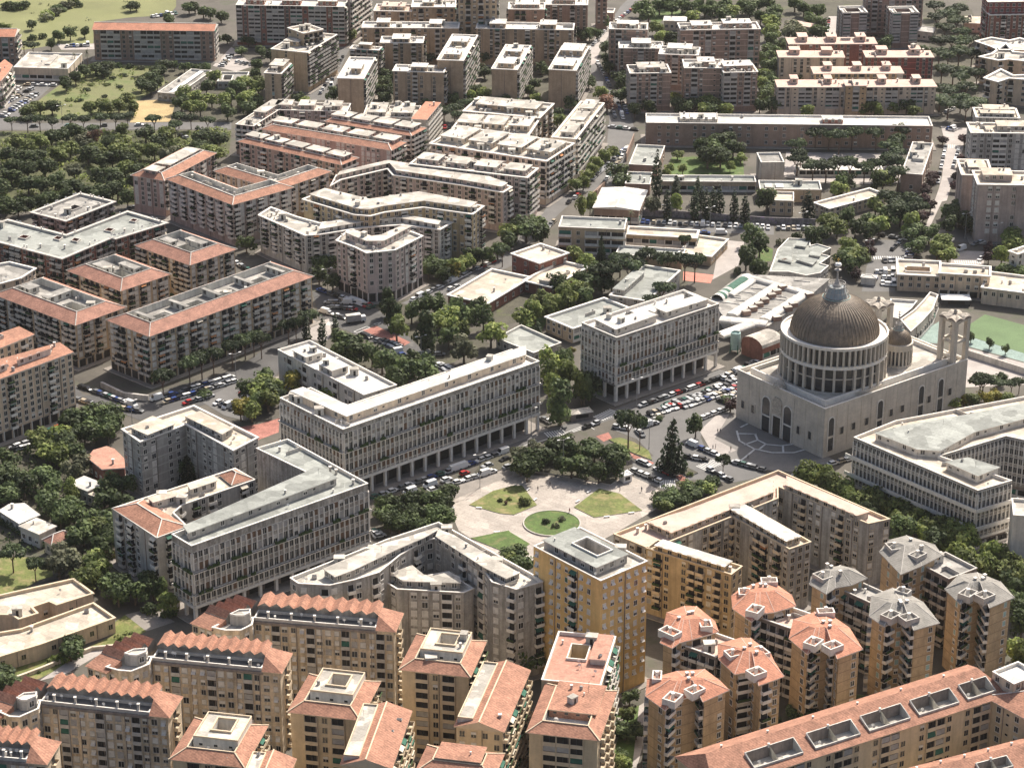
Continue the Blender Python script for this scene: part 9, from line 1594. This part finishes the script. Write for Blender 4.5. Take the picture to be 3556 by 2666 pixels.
grove('beside the low beige school', {'oak': '-127 625 3.9 7 -128 621 4.5 7.2 -145 608 5.1 6.7 -144 604 5.1 7.1', 'bush': '-130 621 2.7 3 -133 620 2.5 2.7 -128 610 1.5 1.9'})
grove('in the grove left of the plaza', {'oak': '-42 715 4 8 -38 717 4 7.9 -34 718 3.9 8.2 -30 719 3.8 8.4 -27 720 4.1 7.3 -23 716 3.9 8.5 -21 724 4.3 7.3 -41 708 3.8 7.5 -38 709 4 7.6 -34 708 3.6 8.4 -31 709 3.7 8.6 -27 710 3.8 7.5 -24 712 3.5 7.6 -22 705 4.1 8.7 -36 702 4.2 8 -32 701 3.5 8 -28 700 3.8 7.4 -24 704 3.6 7.3 -39 703 3.8 7.5'})
grove('behind the plaza', {'oak': '3 746 4.3 8.7 6 752 4.4 8.7 10 750 4.9 8.5 5 741 4.4 9.3 14 758 5.1 9.3 17 761 4.2 9.2 19 757 4.4 9 22 746 4.1 8.5 25 742 4.2 8.7 20 744 4.3 8.8 28 756 4.7 8.1 26 759 4.8 8.8 17 746 4.5 8.7 29 740 4.2 8.5 34 751 4.6 10.6 37 752 5.3 9.7 35 743 4.6 10.8', 'olive': '8 756 4.2 9 3 752 4.5 8.4', 'lime': '21 756 4.3 8'})
grove('on the basilica square', {'pine': '40 766 5.3 15.1 44 766 2.9 13.2 71 745 2.8 8.2', 'cedar': '54 749 6.4 20.5', 'oak': '64 777 3.7 9.8', 'plum': '78 799 3.3 5.5', 'bush': '60 746 1.5 1.9 52 792 1.8 1.8 77 808 3.1 2.7'})
grove('in the shrubbery right of the plaza', {'oak': '48 720 3.3 5.9 52 723 4 5.1 56 726 3.9 5.2 59 729 3.7 5.8 63 733 3.4 5.6 67 735 3.8 5.3 48 724 3.2 5.3 52 726 3.6 5.8 60 726 4 5.5 55 720 3.5 5.5', 'lime': '58 732 3.3 5.6 65 731 3.5 5.3 50 718 3.5 5.2'})
grove('on the plaza lawns', {'bush': '4 724 2.8 3.4 -1 727 1.2 1.5 -4 726 1.1 1.6 11 710 1.7 2.4 16 712 1.7 2.2 14 707 1.5 2.6', 'rust': '-2 724 0.9 1.6'})
grove('between the plaza and the yellow tower', {'oak': '2 681 3.8 6.9 0 682 3.7 7.2 4 675 4 7.1 1 675 3.8 6.9 -1 681 4 6.4', 'lime': '-1 679 3.8 6.7'})
grove('in the plane tree street on the right', {'lime': '97 735 4.5 11.9 100 734 4.7 12 102 735 4.6 10.3 104 729 4.6 12 106 727 4.7 10.6 109 725 5 10.6 110 719 4.1 10.8 112 715 5 11 115 714 4.2 11.8 119 718 4.9 11.6 120 713 4.3 10.3 123 709 4.1 10.8 126 710 5 9.9 128 699 4.4 11.6 131 700 4.5 11.1 123 700 4.7 10.6 133 693 4.7 11.7 136 695 4.8 11.3 140 693 4.9 10.8 142 690 4.6 11.1 143 686 5.2 11.4 137 687 4.7 10.1 131 691 4.9 10.3 138 678 4.2 10.5 140 673 5.1 11.8 148 677 4.4 12 152 677 4.2 9.9 154 669 4.8 11.3 145 668 4.7 12 141 668 4.8 11 154 662 4.5 11.5 148 667 4.9 10.3 146 620 4.1 9.9 146 613 4.1 11.6', 'oak': '115 708 4.9 10.4 123 693 4.8 11.7 133 688 5.1 10.9 153 662 4.1 10.4 153 654 4.6 11.2 151 641 4.7 9.9 150 633 4.4 10.7 152 647 4.1 10.3'})
grove('beside the basilica wall', {'oak': '136 790 3.5 5.6 175 864 2.2 4.8 181 858 1.9 5 186 852 1.8 4.6 179 823 3 5.8', 'lime': '147 795 3.3 5.9 157 800 3.1 6 165 802 3.8 6.2 177 804 3.2 6', 'gold': '162 803 3.6 6.2 170 804 3.6 6.5 174 806 3.2 6.1', 'pine': '169 811 4.8 9.6 170 811 5 9.3 176 815 3.6 5.7 181 814 3.1 5.8 184 815 3.1 6.3'})
grove('at the foot of the point towers', {'oak': '98 594 3.5 4.7 96 592 3.3 5.4 90 589 3.2 5.2 93 590 3.4 4.5 78 588 3.1 4.7 83 586 3.5 5.2 74 578 3 5.1 70 575 3.3 5.4 81 586 3.3 5.1 72 582 3.5 5 48 564 3.5 4.6 52 567 3.5 4.7 56 569 3.5 5 60 571 2.9 4.6 63 572 2.9 5.2 66 575 3.2 4.8 68 577 2.9 4.9 33 596 2.9 5.4 31 578 3.2 4.8 34 578 3.2 5.3 30 580 3.4 4.7 29 565 3 4.6', 'lime': '32 586 3.1 5.6 28 562 3.1 5.2 30 562 3.1 5.4'})
grove('in the dark yard beside the yellow tower', {'oak': '5 625 5.6 11.6 7 623 5.2 10.9 3 620 4.6 10.9 6 633 4.5 10.1 7 616 4.9 11 4 614 5.3 10.3 0 616 4.6 12 2 630 4.4 9.9'})
grove('among the courtyard blocks', {'oak': '-130 824 3.6 6.6 -110 751 5 8.8 -107 743 4.9 9.4 -111 743 5 9.3', 'bush': '-135 913 2.8 2.8 -123 922 3.1 2.9'})
undergrowth([(-241.4, 1151.7), (-232.3, 1206.6), (-225.3, 1245.9), (-186.3, 1245.9), (-176.7, 1215.1), (-186.6, 1185.7), (-185.3, 1151.7)], 110, 0.8, 2, 'lime', 3)
undergrowth([(-257.6, 1128.7), (-135.2, 1131.5), (-134.3, 1092.1), (-169.9, 1066), (-163.8, 1026.4), (-210.7, 1016.9), (-232.9, 1006.1)], 420, 1.2, 2.6, 'lime', 4)
undergrowth([(-185.4, 769.7), (-150.8, 767.7), (-134.2, 728.6), (-123.2, 678.2), (-129.7, 675.1), (-145.3, 688.7), (-170.3, 694.4)], 120, 1, 2.2, 'oak', 5)
undergrowth([(-312.2, 1400.3), (-198.6, 1400.3), (-215, 1346.9), (-233.3, 1336.7), (-227.4, 1294.6), (-263.1, 1282.7), (-296.3, 1321.5)], 30, 0.8, 2, 'olive', 6)
undergrowth([(-144, 607), (-125.7, 627.4), (-118, 635.9), (-108.9, 638.7), (-125, 623.2)], 40, 0.5, 1.2, 'lime', 7)
hedge('long clipped hedge below the white roofed shed', [(-168.6, 712.9), (-150.4, 694.4), (-142.1, 687.9)], 1.2, 2.2)
hedge('bright clipped hedge in front of the stained house', [(-133.9, 678.2), (-124.5, 687)], 1.6, 3, 'lime')
flush_cars()

# ---------------------------------------------------------------- summer haze over the whole quarter
m = MB(); m.box(-2900, -380, -1, 2900, 6900, 540); hz = m.mesh('haze', []); hm = bpy.data.materials.new('haze_air'); hm.use_nodes = True; t = hm.node_tree; t.nodes.remove(t.nodes['Principled BSDF'])
pv = t.nodes.new('ShaderNodeVolumePrincipled'); pv.inputs['Color'].default_value = (.95, .95, .95, 1); pv.inputs['Density'].default_value = .00002; pv.inputs['Anisotropy'].default_value = .3
t.links.new(pv.outputs[0], t.nodes['Material Output'].inputs['Volume']); hz.materials.append(hm); tag(link('haze', hz), kind='stuff')
